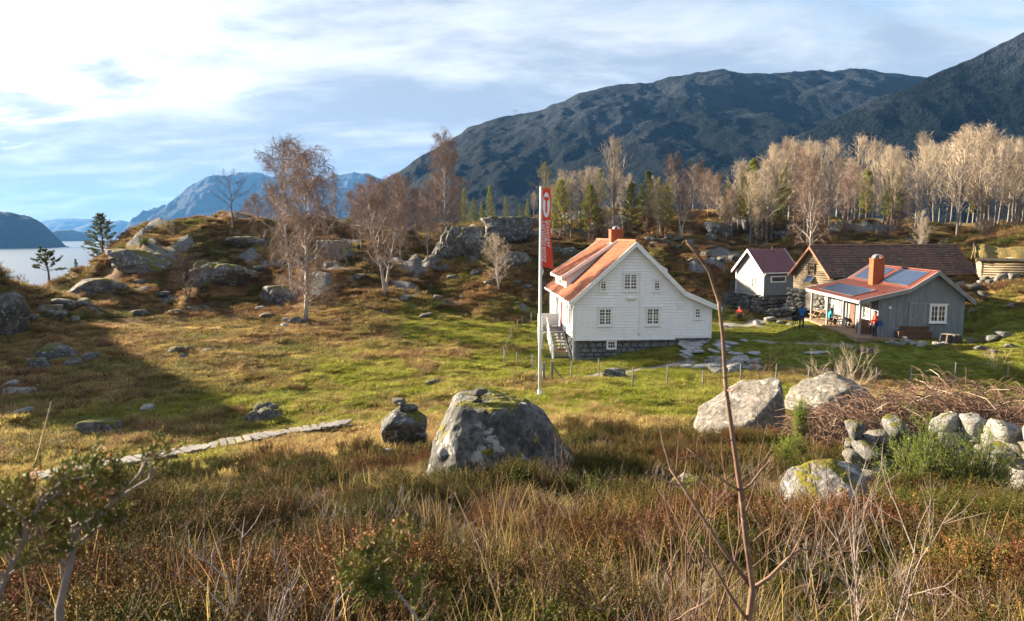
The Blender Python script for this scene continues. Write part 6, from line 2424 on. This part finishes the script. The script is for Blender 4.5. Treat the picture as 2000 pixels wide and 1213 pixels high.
def build_cover():
    # --- short meadow grass
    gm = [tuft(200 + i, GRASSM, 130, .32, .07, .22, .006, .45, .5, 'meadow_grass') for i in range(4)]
    cg = proto_collection('meadow_grass', gm)
    X, Y, rs = sample(60000, 17, 66, 1, power=.75)
    g, h, rk, pa = zones(X, Y)
    k = keep(X, Y) & (pa < .3) & (h < .75) & (rs.rand(len(X)) < np.clip(Y / 42, .35, 1))
    X, Y, g = X[k], Y[k], g[k]
    lawn = sst(9, 14, X) * sst(40, 24, X) * sst(38.5, 40.5, Y)
    tint = np.clip(.05 + .85 * g + (fbm(X, Y, 1.6, 3, 91) - .5) * .9, 0, 1)
    sc = (.55 + .9 * fbm(X, Y, 3.5, 2, 92)) * rs.uniform(.7, 1.3, len(X)) * (1 - .45 * lawn)
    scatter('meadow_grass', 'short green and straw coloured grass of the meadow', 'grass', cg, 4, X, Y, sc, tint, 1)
    # --- straw tussocks
    tm = [tuft(230 + i, GRASSM, 170, .15, .18, .48, .0022, .55, .8, 'straw_tussock') for i in range(4)]
    ct = proto_collection('straw_tussock', tm)
    X, Y, rs = sample(16000, 3.5, 40, 2)
    g, h, rk, pa = zones(X, Y)
    dens = sst(.46, .64, fbm(X, Y, 3.0, 3, 95)) * (.05 + .95 * sst(11, 17, Y)) * sst(38, 27, Y + 5 * (fbm(X, Y, 6, 2, 96) - .5)) + .07 * sst(4, 8, Y) * sst(34, 24, Y)
    dens = dens * np.where((X < -2) & (Y > 17), .25, 1) * np.where(bwalk(X, Y) < 1.6, 0, 1) * (.07 + .93 * sst(8, 12, Y))
    k = keep(X, Y) & (rs.rand(len(X)) < dens) & (pa < .3)
    X, Y = X[k], Y[k]
    tint = np.clip(.02 + .75 * (fbm(X, Y, 2.2, 3, 97) - .42) * 1.6, 0, .8)
    scatter('straw_tussock', 'long straw coloured grass in tussocks on the near slope', 'grass', ct, 4, X, Y, rs.uniform(.55, 1.25, len(X)), tint, 2)
    # --- rough brown grass on the knoll and the banks
    rm = [tuft(260 + i, RUSTM, 120, .40, .14, .42, .011, .5, .6, 'rough_grass') for i in range(4)]
    cr = proto_collection('rough_grass', rm)
    X, Y, rs = sample(52000, 30, 112, 3, power=.8)
    g, h, rk, pa = zones(X, Y)
    rz = rough_zone(X, Y)
    k = keep(X, Y) & (rk < .45) & (pa < .3) & (rs.rand(len(X)) < np.maximum(rz, np.where(X < -6, .34, .14) * (1 - g)))
    X, Y, rz = X[k], Y[k], rz[k]
    tint = np.clip((fbm(X, Y, 4.0, 3, 98) - .38) * 2.4, 0, 1)
    scatter('rough_grass', 'rust brown rough grass on the knoll and banks', 'grass', cr, 4, X, Y, rs.uniform(.7, 1.5, len(X)), tint, 3)
    # --- heather
    hm = [heather(300, 48, .42, .20), heather(301, 44, .36, .1), heather(302, 48, .46, .8), heather(303, 40, .30, .3), heather(304, 46, .40, .15)]
    chh = proto_collection('heather', hm)
    X, Y, rs = sample(19000, 1.5, 26, 4, -48, 48)
    g, h, rk, pa = zones(X, Y)
    patch = fbm(X, Y, 2.4, 3, 99)
    k = keep(X, Y) & (rs.rand(len(X)) < h * sst(.16, .34, patch)) & (np.hypot(X, Y) > 1.6) & (bwalk(X, Y) > 1.2)
    X, Y, patch = X[k], Y[k], patch[k]
    tint = np.clip(.25 + (fbm(X, Y, 1.8, 3, 101) - .3) * 2.2, 0, 1)
    scatter('heather', 'dark green and rust brown heather covering the near slope', 'heather', chh, 5, X, Y, rs.uniform(.5, 1.1, len(X)) * (.75 + .6 * sst(.3, .6, patch)), tint, 4)
    # --- fine dead stalks standing above the heather
    sm = [tuft(280 + i, GRASSM, 14, .16, .45, .95, .0022, .22, .18, 'dry_stalk') for i in range(3)]
    cs = proto_collection('dry_stalk', sm)
    X, Y, rs = sample(3200, 2.2, 26, 5)
    k = keep(X, Y) & (rs.rand(len(X)) < .16 * sst(27, 18, Y))
    X, Y = X[k], Y[k]
    scatter('dry_stalk', 'thin dry stalks standing above the heather', 'grass', cs, 3, X, Y, rs.uniform(.6, 1.1, len(X)), rs.uniform(0, .25, len(X)), 5)


build_cover()


def build_twigs():
    ms = []
    for sd in range(4):
        rnd = random.Random(500 + sd)
        b = MB()
        for k in range(9):
            a = rnd.uniform(0, 6.283)
            d = Vector((math.cos(a) * .8, math.sin(a) * .8, rnd.uniform(.5, 1.3))).normalized()
            twig_bundle(b, Vector((math.cos(a), math.sin(a), 0)) * .06, d, rnd.uniform(.28, .55), .0042, rnd, 2, .5, .12, 3)
        ms.append(b.mesh('bare_twig', TWIGR if sd else STEMG))
    c = proto_collection('bare_twig', ms)
    X, Y, rs = sample(2600, 2.0, 22, 9)
    k = keep(X, Y) & (rs.rand(len(X)) < .20 * sst(20, 14, Y)) & (bwalk(X, Y) > 1.5)
    X, Y = X[k], Y[k]
    scatter('bare_twig', 'tangled bare twigs among the heather of the near slope', 'twigs', c, 4, X, Y, rs.uniform(.6, 1.3, len(X)), X * 0, 9)


# ---------------------------------------------------------------- shrubs of the foreground
STEMB = pm('sapling_bark', (.20, .115, .075), (.14, .085, .06), (.28, .19, .13), scale=6, rough=.8, bump=.4, bscale=30, dist=.004)
STEMG = pm('pale_heather_wood', (.30, .245, .215), (.20, .16, .14), scale=9, rough=.85, bump=.4, bscale=40, dist=.003)
TWIGR = pm('bramble_twigs', (.16, .088, .055), (.095, .056, .04), (.24, .17, .12), scale=1.5, rough=.8, bump=0)


def twig_bundle(mb, p, d, L, r, rnd, depth, spread=.5, up=.15, n=3):
    pts = [p]
    m = 4
    for i in range(m):
        d = (d + rdir(rnd) * .16 + Vector((0, 0, up * .3))).normalized()
        pts.append(pts[-1] + d * L / m)
    mb.tube(pts, [r * (1 - .55 * i / m) for i in range(m + 1)], 6 if r > .004 else 4, cap=False)
    if depth > 0:
        for k in range(n):
            f = rnd.uniform(.3, 1.0) * m
            i = min(m - 1, int(f))
            q = pts[i].lerp(pts[i + 1], f - i)
            dd = ((pts[i + 1] - pts[i]).normalized() + rdir(rnd) * spread * 1.6 + Vector((0, 0, up))).normalized()
            twig_bundle(mb, q, dd, L * rnd.uniform(.35, .6), r * .5, rnd, depth - 1, spread, up, n)
    return pts


build_twigs()


def sapling():
    """thin bare sapling close to the viewer, right of the house"""
    Y = 2.3
    way = [(1466, 1330), (1462, 1213), (1470, 1150), (1458, 1060), (1447, 960), (1432, 860), (1418, 760), (1412, 660), (1404, 590), (1385, 530), (1362, 497), (1340, 470)]
    P = [Vector(at(u, v, Y + .04 * math.sin(i))) for i, (u, v) in enumerate(way)]
    base = Vector((P[0].x, P[0].y, hz(P[0].x, P[0].y)))
    P[0] = Vector((P[0].x, P[0].y, min(P[0].z, base.z - .05)))
    o = empty('sapling', base, 0, 'tall thin bare sapling standing close in front, right of the farmhouse', 'sapling')
    P = [p - base for p in P]
    b = MB()
    b.tube(P, [.0132, .0120, .0112, .0100, .0090, .0080, .0072, .0065, .0058, .0053, .0048, .0028], 9)
    b.build('stem', STEMB, o, True)
    rnd = random.Random(2)
    for (i, du, dv, r) in ((2, 118, -62, .0085), (2, -170, -245, .0085), (4, -110, -90, .005), (4, 60, -60, .005), (5, -60, -40, .003), (3, 40, -30, .004), (6, 14, -12, .003), (1, -120, -190, .007)):
        q = P[i]
        k = Y / FPX
        d = Vector((du * k, rnd.uniform(-.1, .1), -dv * k))
        br = MB()
        pts = [q, q + d * .35 + Vector((0, 0, -.012)), q + d * .7, q + d]
        br.tube(pts, [r, r * .85, r * .7, r * .45], 6)
        for _ in range(4):
            s = pts[2].lerp(pts[3], rnd.random())
            e = s + (d.normalized() + rdir(rnd) * .8).normalized() * d.length * rnd.uniform(.2, .45)
            br.tube([s, s.lerp(e, .5) + rdir(rnd) * .006, e], [r * .4, r * .3, r * .18], 5, cap=False)
        br.build('branch', STEMB, o, True)
    # buds
    bd = MB()
    for _ in range(26):
        i = rnd.randrange(4, len(P) - 1)
        q = P[i].lerp(P[i + 1], rnd.random())
        bd.cone(q, q + rdir(rnd, .1, .9) * .018, .005)
    bd.build('bud', TWIGR, o)


sapling()


def bare_shrub(name, label, u, v, Y, hgt, seed, mat=TWIGR, n=7, r=.007, spread=.45, cat='shrub', lean=(0, 0), depth=2, kids=4):
    p = at(u, v, Y)
    base = Vector((p[0], p[1], hz(p[0], p[1]) - .03))
    rnd = random.Random(seed)
    o = empty(name, base, 0, label, cat)
    for k in range(n):
        a = rnd.uniform(0, 6.283)
        d = Vector((math.cos(a) * spread + lean[0], math.sin(a) * spread + lean[1], 1)).normalized()
        b = MB()
        twig_bundle(b, Vector((math.cos(a) * .04, math.sin(a) * .04, 0)), d, hgt * rnd.uniform(.7, 1.05), r * rnd.uniform(.7, 1.1), rnd, depth, .5, .15, kids)
        b.build('stem', mat, o, True)
    return o


bare_shrub('bare_shrub', 'many stemmed leafless pale shrub before the cabin lawn', 1640, 760, 27, 2.3, 5, TWIGP, 12, .02, .5, depth=3, kids=4)
bare_shrub('bare_shrub', 'small leafless bush beside the white stone heap', 1490, 735, 34, 1.5, 6, TWIGR, 4, .018, .3)
bare_shrub('bare_shrub', 'pale leafless bush by the right fence posts', 1945, 735, 37, 1.3, 8, TWIGP, 6, .012, .6)
bare_shrub('bare_shrub', 'thin bare stems standing right of the low mossy boulder', 1690, 1180, 4.0, 1.05, 21, STEMG, 6, .008, .28)
bare_shrub('bare_shrub', 'thin dark stems in the heather left of the low mossy boulder', 1560, 1120, 4.8, 1.25, 22, TWIGR, 6, .007, .25)
bare_shrub('bare_shrub', 'arching bare stems in the heather left of the tall sapling', 1330, 1180, 3.6, 1.1, 23, TWIGR, 6, .008, .5, lean=(-.2, 0))
bare_shrub('bare_shrub', 'forked pale twigs in the heather at the bottom middle', 1200, 1150, 3.7, .55, 24, STEMG, 5, .009, .6)
bare_shrub('bare_shrub', 'bare dark heather stems at the bottom left of the middle', 500, 1190, 3.2, .75, 25, STEMG, 7, .010, .75)
bare_shrub('bare_shrub', 'thin bare twigs in the heather before the boardwalk', 330, 1030, 6.0, 1.1, 26, TWIGR, 6, .007, .4)
bare_shrub('bare_shrub', 'sparse bare twigs at the foot of the large mossy boulder', 1090, 960, 11, 1.0, 27, TWIGR, 8, .006, .7)


def branch_with_leaves(label, way, Y, r0, seed, leafn, spread=.25, nm='heather_bush'):
    """a close heather bush: bent woody stem with leafy shoots and dry flower heads"""
    P = [Vector(at(u, v, Y + dy)) for (u, v, dy) in way]
    base = Vector((P[0].x, P[0].y, hz(P[0].x, P[0].y)))
    o = empty(nm, base, 0, label, 'heather bush')
    P[0].z = min(P[0].z, base.z - .03)
    P = [p - base for p in P]
    rnd = random.Random(seed)
    b = MB()
    b.tube(P, [r0 * (1 - .6 * i / (len(P) - 1)) for i in range(len(P))], 8)
    tips = []
    for _ in range(20):
        i = rnd.randrange(1, len(P) - 1)
        q = P[i].lerp(P[i + 1], rnd.random())
        d = ((P[i + 1] - P[i]).normalized() * .6 + rdir(rnd, -.2, .9)).normalized()
        L = spread * rnd.uniform(.5, 1.2)
        pts = [q, q + d * L * .5 + rdir(rnd) * .02, q + d * L + rdir(rnd) * .03]
        b.tube(pts, [r0 * .42, r0 * .3, r0 * .16], 5, cap=False)
        tips.append((pts[1], pts[2]))
        for _ in range(3):
            e = pts[2] + (d + rdir(rnd) * .9).normalized() * L * rnd.uniform(.3, .6)
            s = pts[1].lerp(pts[2], rnd.random())
            b.tube([s, s.lerp(e, .5) + rdir(rnd) * .008, e], [r0 * .2, r0 * .15, r0 * .08], 4, cap=False)
            tips.append((s, e))
    b.build('stem', STEMG, o, True)
    V, F, C = [], [], []
    for (s, e) in tips:
        t = rnd.uniform(.7, 1.4)
        for _ in range(leafn):
            q = s.lerp(e, rnd.uniform(.2, 1.05)) + rdir(rnd) * .012
            d = (rdir(rnd) * .6 + (e - s).normalized() * .6 + Vector((0, 0, .3))).normalized()
            L = rnd.uniform(.014, .034)
            g = rnd.random()
            col = (t * (1.0 + .8 * g * g), t * (1.25 - .3 * g), t * .8)
            for _ in range(7):
                dd = (d + rdir(rnd) * .9).normalized()
                spike(V, F, C, q, q + dd * rnd.uniform(.009, .018), .0021, col)
                q = q + d * L / 7
    link('foliage', col_mesh('foliage', [tuple(v) for v in V], F, np.array(C), HEATHNEAR), o)
    V, F, C = [], [], []
    for (s, e) in tips:
        if rnd.random() < .3:
            for _ in range(6):
                q = e + rdir(rnd) * .015
                spike(V, F, C, q, q + rdir(rnd) * .010, .0038, (1, 1, 1))
    tag(link('flower_head', col_mesh('flower_head', [tuple(v) for v in V], F, np.array(C), BELLM), o), kind='stuff')
    return o


HEATHNEAR = leafmat('near_heather_leaf', (.17, .20, .035), (.24, .19, .05), (.10, .125, .03), 9)
BELLM = leafmat('dry_bell', (.50, .26, .13), (.42, .22, .12), (.55, .33, .2), 30)
branch_with_leaves('close heather bush with a pale bent stem at the bottom left corner', [(90, 1290, 0), (115, 1190, .02), (135, 1110, .0), (150, 1040, .03), (170, 1020, .02), (205, 1000, .0), (235, 965, .02)], 1.35, .0088, 3, 5, .10)
branch_with_leaves('close heather bush with forked stems at the left edge', [(-40, 1290, 0), (-10, 1180, .02), (20, 1110, .0), (45, 1060, .03), (60, 1020, .02), (75, 990, .0)], 1.25, .0065, 4, 5, .09)
branch_with_leaves('close heather bush with dry flower heads at the bottom, left of the middle', [(850, 1340, 0), (840, 1260, .02), (810, 1200, .0), (780, 1160, .03), (740, 1130, .02), (690, 1110, .0)], 1.5, .005, 5, 8, .085)


def big_stalk(label, a, b, Y, r):
    p, q = Vector(at(*a, Y)), Vector(at(*b, Y - .1))
    base = Vector((p.x, p.y, hz(p.x, p.y)))
    d = (q - p)
    p0 = base - Vector((0, 0, .03))
    m = MB()
    m.tube([Vector((0, 0, -.03)), p - base, p.lerp(q, .5) - base + Vector((.01, 0, .01)), q - base], [r, r * .9, r * .7, r * .3], 6)
    o = m.build('dry_stalk_plant', GRASSW, None, True, loc=base)
    tag(o, label, 'stalk')


GRASSW = pm('dry_stalk_straw', (.50, .36, .19), (.40, .27, .13), scale=20, rough=.7, bump=.1)
big_stalk('single long straw stalk leaning left across the heather in the middle', (980, 1200), (888, 962), 2.6, .0035)
big_stalk('pale thin twig rising against the shaded meadow at the far left', (38, 1000), (100, 785), 2.2, .004)


# ---------------------------------------------------------------- bramble thicket and junipers
def thicket():
    rnd = random.Random(33)
    c = at(1810, 850, 19.0)
    base = Vector((c[0], c[1], hz(c[0], c[1])))
    o = empty('bramble_thicket', base, 0, 'wide tangled thicket of bare brown brambles behind the stone wall', 'thicket')
    b = MB()
    pale = MB()
    cen = []
    for (u, Y, rx, h) in ((1660, 17.5, 1.1, 1.3), (1720, 18.5, 1.3, 1.65), (1790, 18, 1.5, 1.9), (1870, 18, 1.5, 1.75), (1950, 17.5, 1.6, 1.5), (2030, 17, 1.6, 1.4), (1600, 19, .9, .9), (1840, 20, 1.6, 1.7), (1980, 19.5, 1.6, 1.5)):
        p = at(u, 850, Y)
        cen.append((p[0], p[1], rx, h))
    for k in range(6500):
        x, y, rx, h = rnd.choice(cen)
        a, q = rnd.uniform(0, 6.283), math.sqrt(rnd.random())
        px, py = x + rx * q * math.cos(a), y + rx * .8 * q * math.sin(a)
        top = h * math.sqrt(max(.04, 1 - q * q * .9))
        s = Vector((px, py, hz(px, py) if k % 8 == 0 else base.z + rnd.random() * .25)) - base
        s.z += rnd.random() ** .7 * top * .9
        d = rdir(rnd, -.1, .7)
        L = rnd.uniform(.35, .95)
        p1 = s + d * L * .5 + Vector((0, 0, .10 * L))
        p2 = s + d * L + Vector((0, 0, -.18 * L)) + rdir(rnd) * .08
        if k % 28 == 0:
            pale.tube([s, p1, p2 + d * .3], [.013, .010, .005], 4, cap=False)
        else:
            b.tube([s, p1, p2], [.009, .007, .004], 3, cap=False)
    b.build('twigs', TWIGR, o)
    tag(pale.build('dead_branch', TWIGP, o), kind='stuff')


thicket()


def juniper(label, u, v, Y, w, h, seed, upright=False):
    p = at(u, v, Y)
    base = Vector((p[0], p[1], hz(p[0], p[1])))
    rnd = random.Random(seed)
    o = empty('juniper_bush', base, 0, label, 'juniper')
    st = MB()
    V, F, C = [], [], []
    n = int(60 * (1.5 if not upright else 1))
    for k in range(n):
        a = rnd.uniform(0, 6.283)
        el = rnd.uniform(.25, 1.35) if not upright else rnd.uniform(.9, 1.5)
        d = Vector((math.cos(a) * math.cos(el) * w, math.sin(a) * math.cos(el) * w * .8, math.sin(el) * h)) * rnd.uniform(.65, 1.05)
        s = Vector((rnd.gauss(0, w * .08), rnd.gauss(0, w * .08), rnd.uniform(0, h * .15)))
        e = s + d
        mid = s.lerp(e, .55) + rdir(rnd) * .05 + Vector((0, 0, -.06))
        st.tube([s, mid, e], [.012, .008, .003], 4, cap=False)
        for j in range(14):
            f = rnd.uniform(.25, 1)
            q = s.lerp(mid, f * 2) if f < .5 else mid.lerp(e, f * 2 - 1)
            sd = ((e - s).normalized() * .8 + rdir(rnd) * .75).normalized()
            L = rnd.uniform(.10, .24) * (.7 + h * .4)
            for i in range(15):
                g = q + sd * L * i / 15
                nd = (rdir(rnd) + sd * .8).normalized()
                spike(V, F, C, g, g + nd * rnd.uniform(.022, .044), .0038, (1, 1, 1))
    st.build('stem', BARKD, o)
    link('foliage', col_mesh('foliage', [tuple(v) for v in V], F, np.array(C), JUNIPER), o)


juniper('bushy bright green juniper in front of the dry stone wall', 1795, 985, 10.3, .80, 1.4, 1)
juniper('lower bushy green juniper right of the first before the stone wall', 1895, 985, 10.1, .85, 1.2, 2)
juniper('narrow upright juniper beside the slanting boulder', 1560, 880, 18.0, .30, 1.55, 3, True)
juniper('small juniper at the foot of the narrow upright one', 1545, 905, 15.5, .45, .9, 4)
juniper('tiny green juniper sprig on the left of the knoll slope', 286, 520, 80, .9, 1.1, 6)
juniper('round little juniper below the lone pine', 245, 533, 82, 1.0, 1.0, 7)


# ---------------------------------------------------------------- people
SKIN = pm('skin', (.50, .31, .23), (.44, .27, .2), rough=.6, bump=0)
HAIR = pm('dark_hair', (.035, .025, .02), (.02, .015, .012), rough=.7, bump=.3)


def cloth(name, c):
    return pm(name, c, tuple(x * .7 for x in c), scale=6, rough=.85, bump=.3, bscale=12)


def person(label, p, rz, joints, mats, hair=HAIR, cap=None):
    """joints: dict of points in metres (z up, faces local -y); one continuous skinned body"""
    J = joints
    chain = [('pelvis', 'waist', 'top'), ('waist', 'chest', 'top'), ('chest', 'neck', 'top'), ('neck', 'head', 'skin'), ('head', 'crown', 'skin')]
    for s in 'lr':
        chain += [('chest', 'sh' + s, 'top'), ('sh' + s, 'el' + s, 'top'), ('el' + s, 'wr' + s, 'top'), ('wr' + s, 'ha' + s, 'skin'),
                  ('pelvis', 'hip' + s, 'leg'), ('hip' + s, 'kn' + s, 'leg'), ('kn' + s, 'an' + s, 'leg'), ('an' + s, 'to' + s, 'shoe')]
    rad = dict(pelvis=.145, waist=.135, chest=.165, neck=.062, head=.095, crown=.085)
    for s in 'lr':
        rad.update({'sh' + s: .075, 'el' + s: .055, 'wr' + s: .040, 'ha' + s: .032, 'hip' + s: .105, 'kn' + s: .068, 'an' + s: .048, 'to' + s: .042})
    names = list(rad)
    me = bpy.data.meshes.new('body')
    me.from_pydata([J[n] for n in names], [(names.index(a), names.index(b)) for a, b, _ in chain], [])
    tmp = bpy.data.objects.new('body_cage', me)
    COL.objects.link(tmp)
    md = tmp.modifiers.new('skin', 'SKIN')
    tmp.modifiers.new('sub', 'SUBSURF').levels = 2
    for i, n in enumerate(names):
        sv = me.skin_vertices[0].data[i]
        sv.radius = (rad[n], rad[n] * (.82 if n in ('pelvis', 'waist', 'chest') else 1))
        sv.use_root = n == 'pelvis'
    dg = bpy.context.evaluated_depsgraph_get()
    body = bpy.data.meshes.new_from_object(tmp.evaluated_get(dg))
    bpy.data.objects.remove(tmp)
    body.materials.clear()
    for m in (mats['top'], SKIN, mats['leg'], mats['shoe']):
        body.materials.append(m)
    bm = bmesh.new()
    bm.from_mesh(body)
    key = ['top', 'skin', 'leg', 'shoe']
    segs = [(Vector(J[a]), Vector(J[b]), key.index(k), rad[a]) for a, b, k in chain]
    for f in bm.faces:
        c = f.calc_center_median()
        best, bi = 1e9, 0
        for a, b, k, r in segs:
            t = max(0, min(1, (c - a).dot(b - a) / max(1e-6, (b - a).length_squared)))
            d = (c - a.lerp(b, t)).length - r * .6
            if d < best:
                best, bi = d, k
        f.material_index = bi
        f.smooth = True
    # fingers: four and a thumb on each hand
    for s in 'lr':
        w, h = Vector(J['wr' + s]), Vector(J['ha' + s])
        d = (h - w).normalized()
        sd = d.cross(Vector((0, 1, .2))).normalized()
        for k, (off, L) in enumerate(((-.028, .07), (-.010, .08), (.009, .075), (.026, .06), (.042, .05))):
            fm = MB()
            o = h + sd * off * (1 if s == 'l' else -1) + (d * .01 if k < 4 else -d * .03)
            dd = d if k < 4 else (d * .6 + sd * (1 if s == 'l' else -1) * .8).normalized()
            curl = Vector((0, -.35, -.1))
            fm.tube([o, o + dd * L * .5, o + (dd + curl).normalized() * L], [.0095, .009, .006], 5)
            vs = [bm.verts.new(v) for v in fm.v]
            for q in fm.f:
                try:
                    bf = bm.faces.new([vs[i] for i in q])
                    bf.material_index = 1
                except ValueError:
                    pass
    # face: nose, ears, eyes as raised pieces of the same mesh
    hd = Vector(J['head']).lerp(Vector(J['crown']), .35)
    fwd = Vector(J.get('look', (0, -1, 0))).normalized()
    side = fwd.cross(Vector((0, 0, 1))).normalized()
    for (o, r, mi) in ((fwd * .108 - Vector((0, 0, .012)), .017, 1), (side * .100, .022, 1), (-side * .100, .022, 1), (fwd * .092 + side * .034 + Vector((0, 0, .02)), .011, 3), (fwd * .092 - side * .034 + Vector((0, 0, .02)), .011, 3), (fwd * .095 - Vector((0, 0, .05)), .014, 1)):
        r_ = bmesh.ops.create_icosphere(bm, subdivisions=1, radius=r, matrix=Matrix.Translation(hd + o))
        for v in r_['verts']:
            for f in v.link_faces:
                f.material_index = mi
    bm.to_mesh(body)
    bm.free()
    o = empty('person', p, rz, label, 'person')
    link('body', body, o)
    # hair or cap as a shell over the back and top of the head
    hm = bmesh.new()
    bmesh.ops.create_icosphere(hm, subdivisions=3, radius=1)
    for v in hm.verts:
        v.co = Vector((v.co.x * .112, v.co.y * .118, v.co.z * .125))
    c0 = hd + Vector((0, 0, .03)) - fwd * .018
    dele = [v for v in hm.verts if v.co.dot(fwd) > .035 and v.co.z < .05 or v.co.z < -.07]
    bmesh.ops.delete(hm, geom=dele, context='VERTS')
    me = bpy.data.meshes.new('hair')
    hm.to_mesh(me)
    hm.free()
    me.materials.append(cap or hair)
    for q in me.polygons:
        q.use_smooth = True
    link('cap' if cap else 'hair', me, o, c0)
    return o


def stand(**kw):
    J = dict(pelvis=(0, 0, .96), waist=(0, 0, 1.12), chest=(0, 0, 1.36), neck=(0, -.01, 1.50), head=(0, -.02, 1.60), crown=(0, -.02, 1.70),
             shl=(.19, 0, 1.41), ell=(.27, .03, 1.14), wrl=(.25, -.10, .93), hal=(.24, -.14, .85), shr=(-.19, 0, 1.41), elr=(-.27, .03, 1.14), wrr=(-.25, -.10, .93), har=(-.24, -.14, .85),
             hipl=(.10, 0, .90), knl=(.11, -.02, .50), anl=(.11, .02, .09), tol=(.12, -.16, .04), hipr=(-.10, 0, .90), knr=(-.11, -.02, .50), anr=(-.11, .02, .09), tor=(-.12, -.16, .04))
    J.update(kw)
    return J


def sit(**kw):
    J = dict(pelvis=(0, 0, .52), waist=(0, -.02, .68), chest=(0, -.08, .92), neck=(0, -.12, 1.06), head=(0, -.15, 1.16), crown=(0, -.16, 1.26),
             shl=(.19, -.08, .97), ell=(.27, -.20, .76), wrl=(.15, -.40, .78), hal=(.12, -.47, .79), shr=(-.19, -.08, .97), elr=(-.27, -.20, .76), wrr=(-.15, -.40, .78), har=(-.12, -.47, .79),
             hipl=(.10, -.06, .50), knl=(.13, -.45, .50), anl=(.13, -.42, .10), tol=(.14, -.58, .04), hipr=(-.10, -.06, .50), knr=(-.13, -.45, .50), anr=(-.13, -.42, .10), tor=(-.14, -.58, .04))
    J.update(kw)
    return J


NAVY, BLUE, TEAL, REDJ, BLACK = cloth('navy_cloth', (.03, .04, .07)), cloth('blue_jacket', (.03, .13, .36)), cloth('teal_jacket', (.02, .26, .36)), cloth('red_jacket', (.55, .06, .035)), cloth('black_cloth', (.025, .025, .028))
pp = gp(1565, 642)
person('person in a blue jacket standing at the small black grill', pp, R(150), stand(wrl=(.12, -.33, 1.02), hal=(.10, -.41, 1.02), wrr=(-.12, -.33, 1.02), har=(-.10, -.41, 1.02), ell=(.27, -.10, 1.12), elr=(-.27, -.10, 1.12)), dict(top=BLUE, leg=NAVY, shoe=BLACK))
pg = gp(1553, 642)
o = empty('grill', pg, 0, 'small black kettle grill beside the person in blue', 'grill')
m = bmesh.new()
bmesh.ops.create_uvsphere(m, u_segments=16, v_segments=10, radius=.28, matrix=Matrix.Translation((0, 0, .78)) @ Matrix.Scale(.8, 4, (0, 0, 1)))
me = bpy.data.meshes.new('bowl')
m.to_mesh(me)
m.free()
me.materials.append(BLACK)
link('bowl', me, o)
for a in (0, 2.1, 4.2):
    MB().tube([(.12 * math.cos(a), .12 * math.sin(a), .62), (.3 * math.cos(a), .3 * math.sin(a), -.02)], .018, 5).build('leg', BLACK, o)
w = loc2w(CAB_P, CAB_RZ, -.30, -.35, -.28)
person('person in red and black jacket standing by the front post of the verandah', w, R(-80), stand(ell=(.26, -.15, 1.16), wrl=(.22, -.42, 1.2), hal=(.21, -.50, 1.22), head=(0, -.05, 1.60), crown=(0, -.06, 1.70)), dict(top=REDJ, leg=NAVY, shoe=BLACK))
bg = MB()
bg.hexa([(-.16, -.1, 0), (.16, -.1, 0), (.16, .1, 0), (-.16, .1, 0), (-.13, -.08, .3), (.13, -.08, .3), (.13, .08, .3), (-.13, .08, .3)])
bg.tube([(-.1, 0, .3), (0, 0, .42), (.1, 0, .3)], .012, 5)
bg = bg.build('shoulder_bag', cloth('bag_cloth', (.03, .09, .26)), None, False, loc=(w[0] + .22, w[1] - .16, w[2] + .82))
tag(bg, 'blue bag carried at the hip of the person by the post', 'bag')
w = loc2w(CAB_P, CAB_RZ, -1.30, 5.0, -.2 + .0)
person('person in a teal jacket seated at the verandah table', (w[0], w[1], w[2] - .02), R(85), sit(), dict(top=TEAL, leg=BLACK, shoe=BLACK))
w = loc2w(CAB_P, CAB_RZ, -.15, 7.9, -.2)
person('person in dark clothes seated at the far verandah table', (w[0], w[1], w[2]), R(-90), sit(), dict(top=BLACK, leg=NAVY, shoe=BLACK))
pr = gp(1446, 624)
person('person in a red top crouching on the path by the small house', (pr[0], pr[1], pr[2] - .12), R(-60),
       sit(pelvis=(0, .08, .42), knl=(.14, -.25, .62), knr=(-.14, -.25, .62), anl=(.13, -.02, .16), anr=(-.13, -.02, .16), tol=(.14, -.18, .13), tor=(-.14, -.18, .13), hipl=(.10, .03, .42), hipr=(-.10, .03, .42)), dict(top=REDJ, leg=NAVY, shoe=BLACK))


# ---------------------------------------------------------------- small far things
def mast(u, vb, vt, D, label):
    a, b = at(u, vb, D), at(u, vt, D)
    o = empty('pylon', (a[0], a[1], a[2] - 6), 0, label, 'pylon')
    h = b[2] - a[2] + 6
    for s in (-2.2, 2.2):
        MB().tube([(s, 0, -4), (s * .8, 0, h)], .35, 5).build('leg', GREYT, o)
    MB().box(-5, 5, -.3, .3, h * .82, h * .82 + .7).build('cross_arm', GREYT, o)


mast(1006, 228, 213, 1600, 'thin power line pylon on the mountain crest')
